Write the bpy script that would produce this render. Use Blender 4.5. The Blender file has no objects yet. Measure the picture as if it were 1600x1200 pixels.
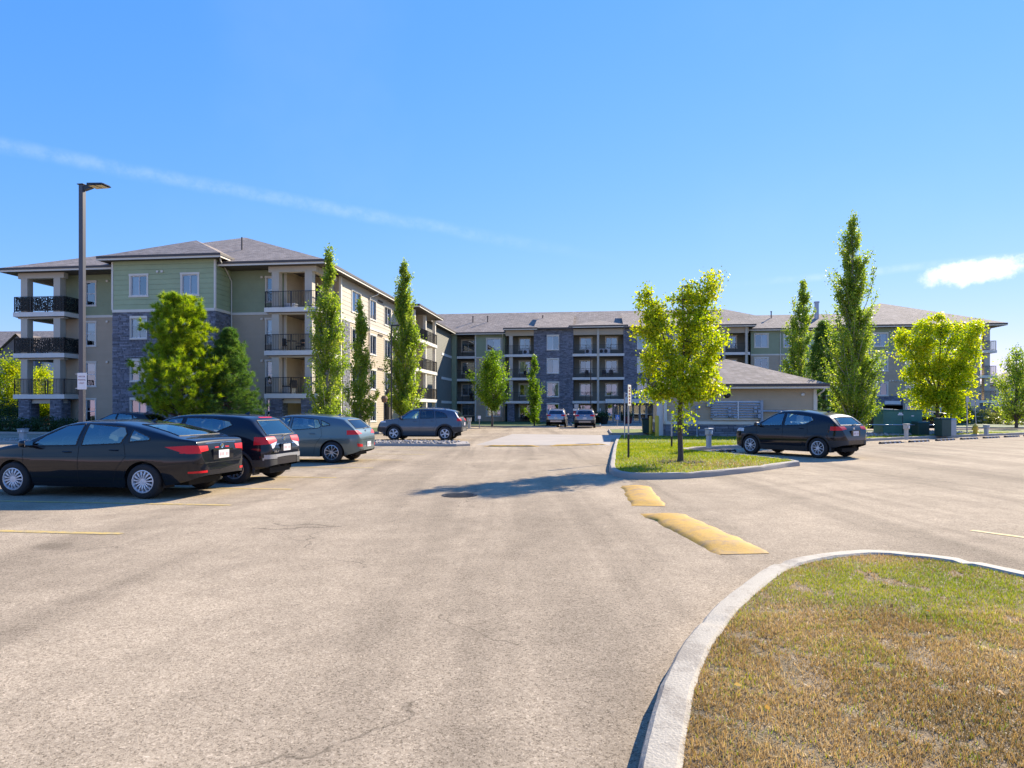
import bpy, bmesh, math, random
import numpy as np
from mathutils import Vector, Matrix
from mathutils.bvhtree import BVHTree
R = math.radians
random.seed(7); rng = np.random.default_rng(7)
scene = bpy.context.scene
C = scene.collection
# ------------------------------------------------------------------ camera, sky, sun, exposure
F, HZ, HC = 1066.667, 640.0, 1.6          # focal length in photo pixels, horizon row, camera height
cam_d = bpy.data.cameras.new('camera'); cam = bpy.data.objects.new('camera', cam_d); C.objects.link(cam)
cam.location = (0, 0, HC); cam.rotation_euler = (R(90), 0, 0)
cam_d.sensor_width = 36; cam_d.lens = 24; cam_d.shift_y = 0.025
cam_d.clip_start = 0.1; cam_d.clip_end = 3000
scene.camera = cam
SUN_AZ, SUN_EL = 42.0, 31.0               # degrees right of the view axis, degrees above the horizon
world = bpy.data.worlds.new('World'); scene.world = world; world.use_nodes = True
nt = world.node_tree; nt.nodes.clear()
def N(tree, typ, **kw):
    n = tree.nodes.new(typ)
    for k, v in kw.items():
        if k in n.inputs: n.inputs[k].default_value = v
        else: setattr(n, k, v)
    return n
sky = N(nt, 'ShaderNodeTexSky', sky_type='NISHITA', sun_disc=False, sun_elevation=R(SUN_EL), sun_rotation=R(SUN_AZ),
        altitude=300.0, air_density=1.0, dust_density=0.0, ozone_density=4.0)
tc = N(nt, 'ShaderNodeTexCoord')
def sdir(px, py):
    return Vector(((px-800)/F, 1.0, (HZ-py)/F)).normalized()
def vm(op, a, b):
    n = N(nt, 'ShaderNodeVectorMath', operation=op)
    for i, s in enumerate((a, b)):
        if s is None: continue
        if isinstance(s, (tuple, Vector)): n.inputs[i].default_value = tuple(s)
        else: nt.links.new(s, n.inputs[i])
    return n.outputs['Value'] if op == 'DOT_PRODUCT' else n.outputs[0]
def mm(op, a, b=None, clamp=False):
    n = N(nt, 'ShaderNodeMath', operation=op, use_clamp=clamp)
    for i, s in enumerate((a, b)):
        if s is None: continue
        if isinstance(s, (int, float)): n.inputs[i].default_value = s
        else: nt.links.new(s, n.inputs[i])
    return n.outputs[0]
def ss(val, lo, hi):
    n = N(nt, 'ShaderNodeMapRange', interpolation_type='SMOOTHSTEP', clamp=True)
    n.inputs['From Min'].default_value = lo; n.inputs['From Max'].default_value = hi
    nt.links.new(val, n.inputs['Value']); return n.outputs[0]
D = tc.outputs['Generated']
nz = N(nt, 'ShaderNodeTexNoise', Scale=9.0, Detail=7.0, Roughness=0.6); nt.links.new(D, nz.inputs['Vector'])
nz2 = N(nt, 'ShaderNodeTexNoise', Scale=38.0, Detail=6.0, Roughness=0.65); nt.links.new(D, nz2.inputs['Vector'])
def streak(p0, p1, width, strength, fade_lo=None):
    """a condensation trail: a thin band along the great circle through two sky directions"""
    a, b = sdir(*p0), sdir(*p1); n = a.cross(b).normalized(); mid = (a+b).normalized(); along = n.cross(mid).normalized()
    half = math.acos(max(-1, min(1, a.dot(b))))/2
    d = mm('ABSOLUTE', mm('ADD', vm('DOT_PRODUCT', D, tuple(n)), mm('MULTIPLY', mm('SUBTRACT', nz.outputs[0], 0.5), width*1.2)))
    band = mm('SUBTRACT', 1.0, ss(d, width*0.05, width))
    t = vm('DOT_PRODUCT', D, tuple(along))
    if (b-a).dot(along) < 0: t = mm('MULTIPLY', t, -1.0)
    win = mm('SUBTRACT', 1.0, ss(t, math.sin(half)*0.25, math.sin(half)*1.02))
    if fade_lo: win = mm('MULTIPLY', win, ss(t, -math.sin(half)*1.02, -math.sin(half)*0.3))
    fro = ss(vm('DOT_PRODUCT', D, tuple(mid)), 0.2, 0.5)
    return mm('MULTIPLY', mm('MULTIPLY', mm('MULTIPLY', band, win), fro), mm('MULTIPLY', ss(nz2.outputs[0], 0.2, 0.75), strength))
c1 = streak((-420, 150), (1000, 414), 0.0125, 0.15)
c2 = streak((1100, 450), (2000, 360), 0.0075, 0.2, True)
cc = sdir(1524, 425)                        # one small cumulus puff
off = vm('SUBTRACT', D, tuple(cc))
side = Vector((0.86, -0.5, 0)).normalized(); upv = Vector((0, 0, 1))
ex = mm('DIVIDE', vm('DOT_PRODUCT', off, tuple(side)), 0.066); ez = mm('DIVIDE', mm('SUBTRACT', vm('DOT_PRODUCT', off, (0, 0, 1)), mm('MULTIPLY', ex, 0.004)), 0.0185)
rad = mm('SQRT', mm('ADD', mm('MULTIPLY', ex, ex), mm('MULTIPLY', ez, ez)))
rad = mm('ADD', rad, mm('MULTIPLY', mm('SUBTRACT', nz2.outputs[0], 0.5), 1.5))
puff = mm('MULTIPLY', mm('MULTIPLY', mm('SUBTRACT', 1.0, ss(rad, 0.45, 1.0)), ss(vm('DOT_PRODUCT', D, tuple(cc)), 0.9, 0.95)), 0.95)
nz3 = N(nt, 'ShaderNodeTexNoise', Scale=2.2, Detail=5.0, Roughness=0.55); nt.links.new(D, nz3.inputs['Vector'])
veil = mm('MULTIPLY', ss(nz3.outputs[0], 0.5, 0.8), 0.04)
cover = mm('MAXIMUM', mm('MAXIMUM', c1, c2), mm('MAXIMUM', puff, veil))
SKY_STRENGTH = 0.10
# one even grade for the whole dome: the photograph's clear, low-contrast azure
sp_ = N(nt, 'ShaderNodeSeparateColor'); nt.links.new(sky.outputs[0], sp_.inputs[0]); cb_ = N(nt, 'ShaderNodeCombineColor')
for i, (pw, sc) in enumerate(((1.05, 0.106), (0.57, 0.238), (0.18, 0.75))): nt.links.new(mm('MULTIPLY', mm('POWER', sp_.outputs[i], pw), sc/(SKY_STRENGTH*2.3)), cb_.inputs[i])
mixc = N(nt, 'ShaderNodeMix', data_type='RGBA'); nt.links.new(cover, mixc.inputs[0]); nt.links.new(cb_.outputs[0], mixc.inputs[6]); mixc.inputs[7].default_value = (4.6, 4.9, 5.2, 1)
bg = N(nt, 'ShaderNodeBackground', Strength=SKY_STRENGTH); nt.links.new(mixc.outputs[2], bg.inputs[0])
wo = N(nt, 'ShaderNodeOutputWorld'); nt.links.new(bg.outputs[0], wo.inputs[0])
sun_d = bpy.data.lights.new('sun', 'SUN'); sun_d.energy = 3.95; sun_d.angle = R(0.53); sun_d.color = (1.0, 0.88, 0.71)
sun = bpy.data.objects.new('sun', sun_d); C.objects.link(sun)
sv = Vector((math.sin(R(SUN_AZ))*math.cos(R(SUN_EL)), math.cos(R(SUN_AZ))*math.cos(R(SUN_EL)), math.sin(R(SUN_EL))))
sun.rotation_euler = sv.to_track_quat('Z', 'Y').to_euler(); sun.location = (30, 30, 40)
scene.view_settings.view_transform = 'Standard'; scene.view_settings.look = 'None'
scene.view_settings.exposure = 1.42; scene.view_settings.gamma = 1.0; scene.view_settings.use_curve_mapping = False
try:
    scene.cycles.max_bounces = 8; scene.cycles.transparent_max_bounces = 16; scene.cycles.diffuse_bounces = 3
    scene.cycles.sample_clamp_indirect = 4.0; scene.cycles.caustics_reflective = False; scene.cycles.caustics_refractive = False
except Exception: pass
# ------------------------------------------------------------------ pixel -> place
def gp(x, y, z=0.0):                      # a photo pixel on the ground
    d = F*(HC-z)/(y-HZ); return ((x-800)/F*d, d)
def at(x, y, d):                          # a photo pixel at a known depth
    return Vector(((x-800)/F*d, d, HC+(HZ-y)*d/F))
TH = R(7.0); CT, ST = math.cos(TH), math.sin(TH)
def UV(px, v):                            # u coordinate of photo column px on the plane v = const of the building grid
    k = (px-800)/F; Y = v/(k*ST+CT); return Y*(k*CT-ST)
def VU(px, u):                            # v coordinate of column px on the plane u = const
    k = (px-800)/F; Y = u/(k*CT-ST); return Y*(k*ST+CT)
def W2(u, v): return (u*CT+v*ST, -u*ST+v*CT)
def G2(X, Y): return (X*CT-Y*ST, X*ST+Y*CT)
# ------------------------------------------------------------------ mesh helpers
class MB:
    def __init__(s): s.v = []; s.f = []
    def add(s, vs, fs):
        o = len(s.v); s.v += [tuple(p) for p in vs]; s.f += [tuple(o+i for i in f) for f in fs]
    def box(s, x0, x1, y0, y1, z0, z1):
        s.add([(x0,y0,z0),(x1,y0,z0),(x1,y1,z0),(x0,y1,z0),(x0,y0,z1),(x1,y0,z1),(x1,y1,z1),(x0,y1,z1)],
              [(3,2,1,0),(4,5,6,7),(0,1,5,4),(1,2,6,5),(2,3,7,6),(3,0,4,7)])
    def cbox(s, x0, x1, y0, y1, z0, z1, b=0.01):      # chamfered box
        pts = []; 
        for (z, i) in ((z0, b), (z0+b, 0), (z1-b, 0), (z1, b)):
            c = b if i == 0 else b*1.0
            xs0, xs1, ys0, ys1 = x0+i, x1-i, y0+i, y1-i
            pts += [(xs0+c,ys0,z),(xs1-c,ys0,z),(xs1,ys0+c,z),(xs1,ys1-c,z),(xs1-c,ys1,z),(xs0+c,ys1,z),(xs0,ys1-c,z),(xs0,ys0+c,z)]
        fs = [tuple(range(7,-1,-1)), tuple(range(24,32))]
        for k in range(3):
            for i in range(8): fs.append((k*8+i, k*8+(i+1)%8, k*8+8+(i+1)%8, k*8+8+i))
        s.add(pts, fs)
    def bar(s, p, q, w, h=None, up=(0,0,1)):           # rectangular bar from p to q
        p, q = Vector(p), Vector(q); h = h or w; d = (q-p).normalized(); u = Vector(up)
        if abs(d.dot(u)) > 0.95: u = Vector((1,0,0))
        a = d.cross(u).normalized()*w/2; b = d.cross(a).normalized()*h/2
        s.add([p-a-b,p+a-b,p+a+b,p-a+b,q-a-b,q+a-b,q+a+b,q-a+b], [(0,1,2,3),(7,6,5,4),(0,4,5,1),(1,5,6,2),(2,6,7,3),(3,7,4,0)])
    def tube(s, path, r, n=8, closed=False, caps=True):
        P = [Vector(p) for p in path]; m = len(P); rs = r if isinstance(r, (list, tuple)) else [r]*m
        base = len(s.v); ref = None
        for i in range(m):
            if closed: d = P[(i+1) % m]-P[i-1]
            else: d = P[min(i+1, m-1)]-P[max(i-1, 0)]
            d = d.normalized() if d.length > 1e-9 else Vector((0,0,1))
            if ref is None: ref = Vector((0,0,1)) if abs(d.z) < 0.9 else Vector((1,0,0))
            a = d.cross(ref); 
            if a.length < 1e-6: a = d.orthogonal()
            a.normalize(); b = a.cross(d).normalized(); ref = b
            for k in range(n):
                t = 2*math.pi*k/n; s.v.append(tuple(P[i]+(a*math.cos(t)+b*math.sin(t))*rs[i]))
        for i in range(m if closed else m-1):
            j = (i+1) % m
            for k in range(n):
                s.f.append((base+i*n+k, base+i*n+(k+1)%n, base+j*n+(k+1)%n, base+j*n+k))
        if caps and not closed:
            s.f.append(tuple(base+k for k in range(n-1,-1,-1))); s.f.append(tuple(base+(m-1)*n+k for k in range(n)))
    def lathe(s, prof, n=24, axis='z', o=(0,0,0), cap=True):  # prof: (radius, height)
        base = len(s.v); o = Vector(o)
        for (r, h) in prof:
            for k in range(n):
                t = 2*math.pi*k/n; a, b = r*math.cos(t), r*math.sin(t)
                s.v.append(tuple(o+(Vector((a,b,h)) if axis == 'z' else Vector((a,h,b)) if axis == 'y' else Vector((h,a,b)))))
        for i in range(len(prof)-1):
            for k in range(n):
                s.f.append((base+i*n+k, base+i*n+(k+1)%n, base+(i+1)*n+(k+1)%n, base+(i+1)*n+k))
        if cap:
            s.f.append(tuple(base+k for k in range(n-1,-1,-1))); s.f.append(tuple(base+(len(prof)-1)*n+k for k in range(n)))
    def prism(s, poly, z0, z1):
        n = len(poly); base = len(s.v)
        s.v += [(p[0],p[1],z0) for p in poly]+[(p[0],p[1],z1) for p in poly]
        s.f.append(tuple(base+i for i in range(n-1,-1,-1))); s.f.append(tuple(base+n+i for i in range(n)))
        for i in range(n): j = (i+1)%n; s.f.append((base+i, base+j, base+n+j, base+n+i))
    def quad(s, a, b, c, d): s.add([a,b,c,d], [(0,1,2,3)])
    def build(s, name, mat, parent=None, org=(0,0,0), smooth=False, fix=False):
        me = bpy.data.meshes.new(name); ox, oy, oz = org
        me.from_pydata([(x-ox,y-oy,z-oz) for x,y,z in s.v], [], s.f)
        if fix:
            bm = bmesh.new(); bm.from_mesh(me); bmesh.ops.recalc_face_normals(bm, faces=bm.faces); bm.to_mesh(me); bm.free()
        return link(name, me, mat, parent, smooth)
def link(name, me, mat, parent=None, smooth=False, angle=40):
    if mat is not None:
        me.materials.clear()
        for m in (mat if isinstance(mat, (list, tuple)) else [mat]): me.materials.append(M[m] if isinstance(m, str) else m)
    if smooth:
        me.polygons.foreach_set('use_smooth', [True]*len(me.polygons)); me.set_sharp_from_angle(angle=R(angle))
    o = bpy.data.objects.new(name, me); C.objects.link(o)
    if parent is not None: o.parent = parent
    return o
def np_mesh(name, verts, faces):           # verts (n,3), faces (m,k) numpy
    me = bpy.data.meshes.new(name); m, k = faces.shape
    me.vertices.add(len(verts)); me.vertices.foreach_set('co', verts.astype(np.float32).ravel())
    me.loops.add(m*k); me.loops.foreach_set('vertex_index', faces.astype(np.int32).ravel())
    me.polygons.add(m); me.polygons.foreach_set('loop_start', np.arange(0, m*k, k, dtype=np.int32)); me.polygons.foreach_set('loop_total', np.full(m, k, dtype=np.int32))
    me.update(calc_edges=True); return me
def empty(name, loc=(0,0,0), rz=0.0):
    o = bpy.data.objects.new(name, None); C.objects.link(o); o.location = loc; o.rotation_euler = (0,0,rz); o.empty_display_size = 0.3; return o
def tag(o, label=None, cat=None, group=None, kind=None):
    if label: o['label'] = label
    if cat: o['category'] = cat
    if group: o['group'] = group
    if kind: o['kind'] = kind
    return o
def dup(o, parent=None):
    c = o.copy(); C.objects.link(c); c.parent = parent
    for ch in list(o.children): dup(ch, c)
    return c
# ------------------------------------------------------------------ materials
M = {}
def mat(name, col, rough=0.6, metal=0.0, var=0.0, vscale=3.0, bump=0.0, bscale=40.0, coat=0.0, island=0.0, spec=None, col2=None, cscale=2.0, stretch=None):
    m = bpy.data.materials.new(name); m.use_nodes = True; t = m.node_tree; b = t.nodes['Principled BSDF']
    c4 = (*col, 1.0); b.inputs['Base Color'].default_value = c4; b.inputs['Roughness'].default_value = rough; b.inputs['Metallic'].default_value = metal
    if coat: b.inputs['Coat Weight'].default_value = coat; b.inputs['Coat Roughness'].default_value = 0.04
    if spec is not None: b.inputs['Specular IOR Level'].default_value = spec
    co = N(t, 'ShaderNodeTexCoord'); src = co.outputs['Object']
    if stretch:
        mp = N(t, 'ShaderNodeMapping'); mp.inputs['Scale'].default_value = stretch; t.links.new(src, mp.inputs[0]); src = mp.outputs[0]
    out = None
    if col2 is not None:
        n = N(t, 'ShaderNodeTexNoise', Scale=cscale, Detail=6.0, Roughness=0.65); t.links.new(src, n.inputs['Vector'])
        rp = N(t, 'ShaderNodeMapRange', interpolation_type='SMOOTHSTEP'); rp.inputs['From Min'].default_value = 0.38; rp.inputs['From Max'].default_value = 0.66; t.links.new(n.outputs[0], rp.inputs[0])
        mx = N(t, 'ShaderNodeMix', data_type='RGBA'); t.links.new(rp.outputs[0], mx.inputs[0]); mx.inputs[6].default_value = c4; mx.inputs[7].default_value = (*col2, 1); out = mx.outputs[2]
    if var or island:
        hs = N(t, 'ShaderNodeHueSaturation')
        if out is not None: t.links.new(out, hs.inputs['Color'])
        else: hs.inputs['Color'].default_value = c4
        val = None
        if var:
            n = N(t, 'ShaderNodeTexNoise', Scale=vscale, Detail=5.0, Roughness=0.6); t.links.new(src, n.inputs['Vector'])
            mr = N(t, 'ShaderNodeMapRange'); mr.inputs['From Min'].default_value = 0.25; mr.inputs['From Max'].default_value = 0.75
            mr.inputs['To Min'].default_value = 1-var; mr.inputs['To Max'].default_value = 1+var; t.links.new(n.outputs[0], mr.inputs[0]); val = mr.outputs[0]
        if island:
            g = N(t, 'ShaderNodeNewGeometry'); mr = N(t, 'ShaderNodeMapRange'); mr.inputs['To Min'].default_value = 1-island; mr.inputs['To Max'].default_value = 1+island
            t.links.new(g.outputs['Random Per Island'], mr.inputs[0])
            if val is not None:
                k = N(t, 'ShaderNodeMath', operation='MULTIPLY'); t.links.new(val, k.inputs[0]); t.links.new(mr.outputs[0], k.inputs[1]); val = k.outputs[0]
            else: val = mr.outputs[0]
        t.links.new(val, hs.inputs['Value']); out = hs.outputs[0]
    if out is not None: t.links.new(out, b.inputs['Base Color'])
    if bump:
        n = N(t, 'ShaderNodeTexNoise', Scale=bscale, Detail=4.0); t.links.new(src, n.inputs['Vector'])
        bp = N(t, 'ShaderNodeBump', Strength=bump, Distance=0.02); t.links.new(n.outputs[0], bp.inputs['Height']); t.links.new(bp.outputs[0], b.inputs['Normal'])
    M[name] = m; return m
def ramp(t, src, stops):
    r = N(t, 'ShaderNodeValToRGB'); e = r.color_ramp.elements
    while len(e) < len(stops): e.new(0.5)
    for el, (p, c) in zip(e, stops): el.position = p; el.color = (*c, 1)
    t.links.new(src, r.inputs[0]); return r.outputs[0]
# paints and building surfaces
mat('green_siding', (0.29, 0.33, 0.195), 0.7, var=0.08, vscale=1.3, bump=0.05, island=0.02)
mat('green_board', (0.355, 0.42, 0.235), 0.7, var=0.10, vscale=1.1, bump=0.05)
mat('beige_siding', (0.45, 0.365, 0.25), 0.7, var=0.07, vscale=1.2, bump=0.05, island=0.02)
mat('sunlit_siding', (0.47, 0.425, 0.34), 0.7, var=0.06, vscale=1.2, bump=0.05, island=0.02)  # sage siding of the long side, paled to stand for sun on it
mat('trim', (0.7, 0.65, 0.54), 0.6, var=0.05, vscale=2.0)
mat('slab', (0.72, 0.68, 0.59), 0.7, var=0.07, vscale=2.5)
mat('column', (0.5, 0.45, 0.355), 0.7, var=0.05, vscale=2.0)
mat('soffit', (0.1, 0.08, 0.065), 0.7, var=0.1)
mat('fascia', (0.06, 0.05, 0.045), 0.5, var=0.1)
mat('stone', (0.178, 0.186, 0.212), 0.8, var=0.25, vscale=9.0, bump=0.5, bscale=22.0, island=0.36)
mat('mortar', (0.05, 0.055, 0.07), 0.9)
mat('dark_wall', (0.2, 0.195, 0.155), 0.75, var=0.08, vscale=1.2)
mat('vinyl', (0.72, 0.72, 0.70), 0.4)
mat('blind', (0.42, 0.44, 0.46), 0.6, var=0.06, vscale=1.0, stretch=(1,1,30))
mat('curtain', (0.28, 0.29, 0.31), 0.8, var=0.25, vscale=2.0, stretch=(14,14,0.3))
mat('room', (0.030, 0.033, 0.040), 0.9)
mat('railing', (0.012, 0.013, 0.015), 0.35)
mat('door_dark', (0.10, 0.095, 0.085), 0.5)
mat('white_metal', (0.68, 0.68, 0.66), 0.4)
mat('black_metal', (0.016, 0.015, 0.016), 0.35, spec=0.5)
mat('pole_paint', (0.045, 0.044, 0.055), 0.35, var=0.1, spec=0.6)
mat('galv', (0.36, 0.38, 0.40), 0.38, metal=0.7, var=0.12, vscale=8)
mat('pipe', (0.30, 0.36, 0.42), 0.4, var=0.12, vscale=6)
mat('grey_box', (0.36, 0.40, 0.41), 0.45, var=0.08, vscale=5)
mat('beige_box', (0.46, 0.45, 0.39), 0.5, var=0.08, vscale=5)
mat('transformer', (0.03, 0.165, 0.13), 0.42, var=0.14, vscale=2.5)
mat('dark_green_box', (0.018, 0.062, 0.050), 0.45, var=0.12, vscale=4)
mat('yellow_post', (0.62, 0.42, 0.03), 0.5, var=0.1, vscale=5)
mat('sign_white', (0.80, 0.78, 0.76), 0.5)
mat('sign_red', (0.42, 0.03, 0.05), 0.5)
mat('sign_blue', (0.03, 0.16, 0.50), 0.5)
mat('sign_text', (0.25, 0.05, 0.06), 0.6)
mat('sign_dark', (0.03, 0.03, 0.04), 0.6)
mat('number', (0.80, 0.80, 0.80), 0.4)
mat('rubber_stop', (0.045, 0.040, 0.038), 0.8, var=0.15, vscale=6)
mat('wood', (0.22, 0.12, 0.065), 0.75, var=0.2, vscale=4, stretch=(4,4,0.5))
mat('furniture', (0.025, 0.022, 0.022), 0.6)
mat('ac_white', (0.55, 0.56, 0.57), 0.5)
mat('red_planter', (0.16, 0.02, 0.03), 0.5)
mat('rust', (0.05, 0.045, 0.04), 0.6, metal=0.6, var=0.3, vscale=14, bump=0.3)
mat('rock', (0.33, 0.29, 0.24), 0.85, island=0.5, bump=0.3, bscale=30)
mat('mulch', (0.15, 0.11, 0.08), 0.9, island=0.5)
mat('render_white', (0.55, 0.55, 0.57), 0.8, var=0.05)
mat('render_grey', (0.20, 0.20, 0.23), 0.8, var=0.05)
mat('lamp_lens', (0.70, 0.60, 0.32), 0.25)
mat('house_roof', (0.19, 0.16, 0.14), 0.9, var=0.1, vscale=6, bump=0.3, bscale=20)
def shingle_mat(name, col, rot=0.0):
    m = bpy.data.materials.new(name); m.use_nodes = True; t = m.node_tree; b = t.nodes['Principled BSDF']; b.inputs['Roughness'].default_value = 0.9
    co = N(t, 'ShaderNodeTexCoord'); sx = N(t, 'ShaderNodeSeparateXYZ'); t.links.new(co.outputs['Object'], sx.inputs[0])
    ad = N(t, 'ShaderNodeMath', operation='ADD'); t.links.new(sx.outputs[0], ad.inputs[0]); t.links.new(sx.outputs[1], ad.inputs[1])
    zs = N(t, 'ShaderNodeMath', operation='MULTIPLY'); t.links.new(sx.outputs[2], zs.inputs[0]); zs.inputs[1].default_value = 2.7
    cb = N(t, 'ShaderNodeCombineXYZ'); t.links.new(ad.outputs[0], cb.inputs[0]); t.links.new(zs.outputs[0], cb.inputs[1])
    br = N(t, 'ShaderNodeTexBrick', Scale=1.0, offset=0.37); br.inputs['Brick Width'].default_value = 0.32; br.inputs['Row Height'].default_value = 0.17; br.inputs['Mortar Size'].default_value = 0.012; br.inputs['Bias'].default_value = 0.0
    br.inputs['Color1'].default_value = (*[c*0.72 for c in col], 1); br.inputs['Color2'].default_value = (*[min(1, c*1.32) for c in col], 1); br.inputs['Mortar'].default_value = (*[c*0.45 for c in col], 1)
    t.links.new(cb.outputs[0], br.inputs['Vector'])
    nn = N(t, 'ShaderNodeTexNoise', Scale=0.7, Detail=6.0); t.links.new(co.outputs['Object'], nn.inputs['Vector'])
    hs = N(t, 'ShaderNodeHueSaturation'); t.links.new(br.outputs[0], hs.inputs['Color'])
    mr = N(t, 'ShaderNodeMapRange'); mr.inputs['From Min'].default_value = 0.3; mr.inputs['From Max'].default_value = 0.7; mr.inputs['To Min'].default_value = 0.88; mr.inputs['To Max'].default_value = 1.12
    t.links.new(nn.outputs[0], mr.inputs[0]); t.links.new(mr.outputs[0], hs.inputs['Value']); t.links.new(hs.outputs[0], b.inputs['Base Color'])
    bp = N(t, 'ShaderNodeBump', Strength=0.5, Distance=0.02); t.links.new(br.outputs['Fac'], bp.inputs['Height']); bp.invert = True; t.links.new(bp.outputs[0], b.inputs['Normal'])
    M[name] = m
shingle_mat('shingles', (0.31, 0.25, 0.195))
def glass_mat(name, tint, refl=0.22, rough=0.02, rc=(0.85,0.93,1.0)):
    """thin pane: fresnel mirror over tinted see-through"""
    m = bpy.data.materials.new(name); m.use_nodes = True; t = m.node_tree; t.nodes.clear()
    o = N(t, 'ShaderNodeOutputMaterial'); gl = N(t, 'ShaderNodeBsdfGlossy', Roughness=rough); gl.inputs[0].default_value = (*rc, 1)
    tr = N(t, 'ShaderNodeBsdfTransparent'); tr.inputs[0].default_value = (*tint, 1)
    fr = N(t, 'ShaderNodeFresnel', IOR=1.5); mr = N(t, 'ShaderNodeMapRange'); mr.inputs['To Min'].default_value = refl; mr.inputs['To Max'].default_value = 1.0
    t.links.new(fr.outputs[0], mr.inputs[0])
    mx = N(t, 'ShaderNodeMixShader'); t.links.new(mr.outputs[0], mx.inputs[0]); t.links.new(tr.outputs[0], mx.inputs[1]); t.links.new(gl.outputs[0], mx.inputs[2]); t.links.new(mx.outputs[0], o.inputs[0])
    M[name] = m
glass_mat('pane', (0.72, 0.80, 0.86), 0.20, rc=(0.78,0.88,1.0))
glass_mat('car_glass', (0.84, 0.96, 0.94), 0.20, rc=(0.72,0.95,0.95))
glass_mat('car_glass_dark', (0.16, 0.18, 0.20), 0.05)
glass_mat('balcony_glass', (0.40, 0.75, 0.70), 0.2)
def leaf_mat(name, cols, trans=0.45, hue=0.0):
    m = bpy.data.materials.new(name); m.use_nodes = True; t = m.node_tree; t.nodes.clear()
    o = N(t, 'ShaderNodeOutputMaterial'); g = N(t, 'ShaderNodeNewGeometry'); co = N(t, 'ShaderNodeTexCoord')
    nn = N(t, 'ShaderNodeTexNoise', Scale=1.1, Detail=3.0); t.links.new(co.outputs['Object'], nn.inputs['Vector'])
    a = N(t, 'ShaderNodeMath', operation='MULTIPLY'); t.links.new(g.outputs['Random Per Island'], a.inputs[0]); a.inputs[1].default_value = 0.62
    b = N(t, 'ShaderNodeMapRange'); b.inputs['From Min'].default_value = 0.32; b.inputs['From Max'].default_value = 0.68; b.inputs['To Max'].default_value = 0.42; t.links.new(nn.outputs[0], b.inputs[0])
    s = N(t, 'ShaderNodeMath', operation='ADD', use_clamp=True); t.links.new(a.outputs[0], s.inputs[0]); t.links.new(b.outputs[0], s.inputs[1])
    c = ramp(t, s.outputs[0], [(i/(len(cols)-1), k) for i, k in enumerate(cols)])
    df = N(t, 'ShaderNodeBsdfPrincipled', Roughness=0.45); t.links.new(c, df.inputs['Base Color']); df.inputs['Specular IOR Level'].default_value = 0.18
    tl = N(t, 'ShaderNodeBsdfTranslucent'); hs = N(t, 'ShaderNodeHueSaturation', Saturation=1.12, Value=1.9); t.links.new(c, hs.inputs['Color']); t.links.new(hs.outputs[0], tl.inputs[0])
    mx = N(t, 'ShaderNodeMixShader'); mx.inputs[0].default_value = trans; t.links.new(df.outputs[0], mx.inputs[1]); t.links.new(tl.outputs[0], mx.inputs[2]); t.links.new(mx.outputs[0], o.inputs[0])
    M[name] = m
leaf_mat('leaf_maple', [(0.12,0.20,0.018), (0.22,0.30,0.02), (0.37,0.40,0.025), (0.54,0.47,0.035)], 0.5)
leaf_mat('leaf_maple_yellow', [(0.15,0.24,0.02), (0.27,0.36,0.022), (0.44,0.46,0.025), (0.58,0.50,0.035)], 0.52)
leaf_mat('leaf_poplar', [(0.08,0.14,0.025), (0.17,0.25,0.035), (0.28,0.35,0.05), (0.46,0.46,0.10)], 0.48)
leaf_mat('leaf_green', [(0.08,0.15,0.02), (0.14,0.23,0.025), (0.23,0.30,0.03)], 0.48)
leaf_mat('needle_pine', [(0.07,0.13,0.02), (0.16,0.25,0.025), (0.30,0.38,0.03), (0.44,0.44,0.05)], 0.45)
leaf_mat('needle_spruce', [(0.05,0.11,0.03), (0.085,0.165,0.035), (0.20,0.27,0.04)], 0.4)
leaf_mat('leaf_hedge', [(0.02,0.05,0.018), (0.035,0.075,0.025), (0.06,0.09,0.03)], 0.25)
leaf_mat('leaf_shrub', [(0.08,0.12,0.03), (0.16,0.18,0.04), (0.26,0.24,0.06)], 0.35)
leaf_mat('blade_dry', [(0.09,0.07,0.025), (0.25,0.165,0.065), (0.42,0.29,0.125), (0.58,0.45,0.25)], 0.3)
leaf_mat('blade_green', [(0.085,0.14,0.01), (0.15,0.21,0.012), (0.25,0.27,0.02), (0.36,0.32,0.06)], 0.4)
mat('bark', (0.085, 0.065, 0.055), 0.9, var=0.3, vscale=10, bump=0.6, bscale=30, stretch=(3,3,0.6))
mat('bark_pale', (0.30, 0.28, 0.24), 0.85, var=0.3, vscale=8, bump=0.4, bscale=25)
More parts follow.
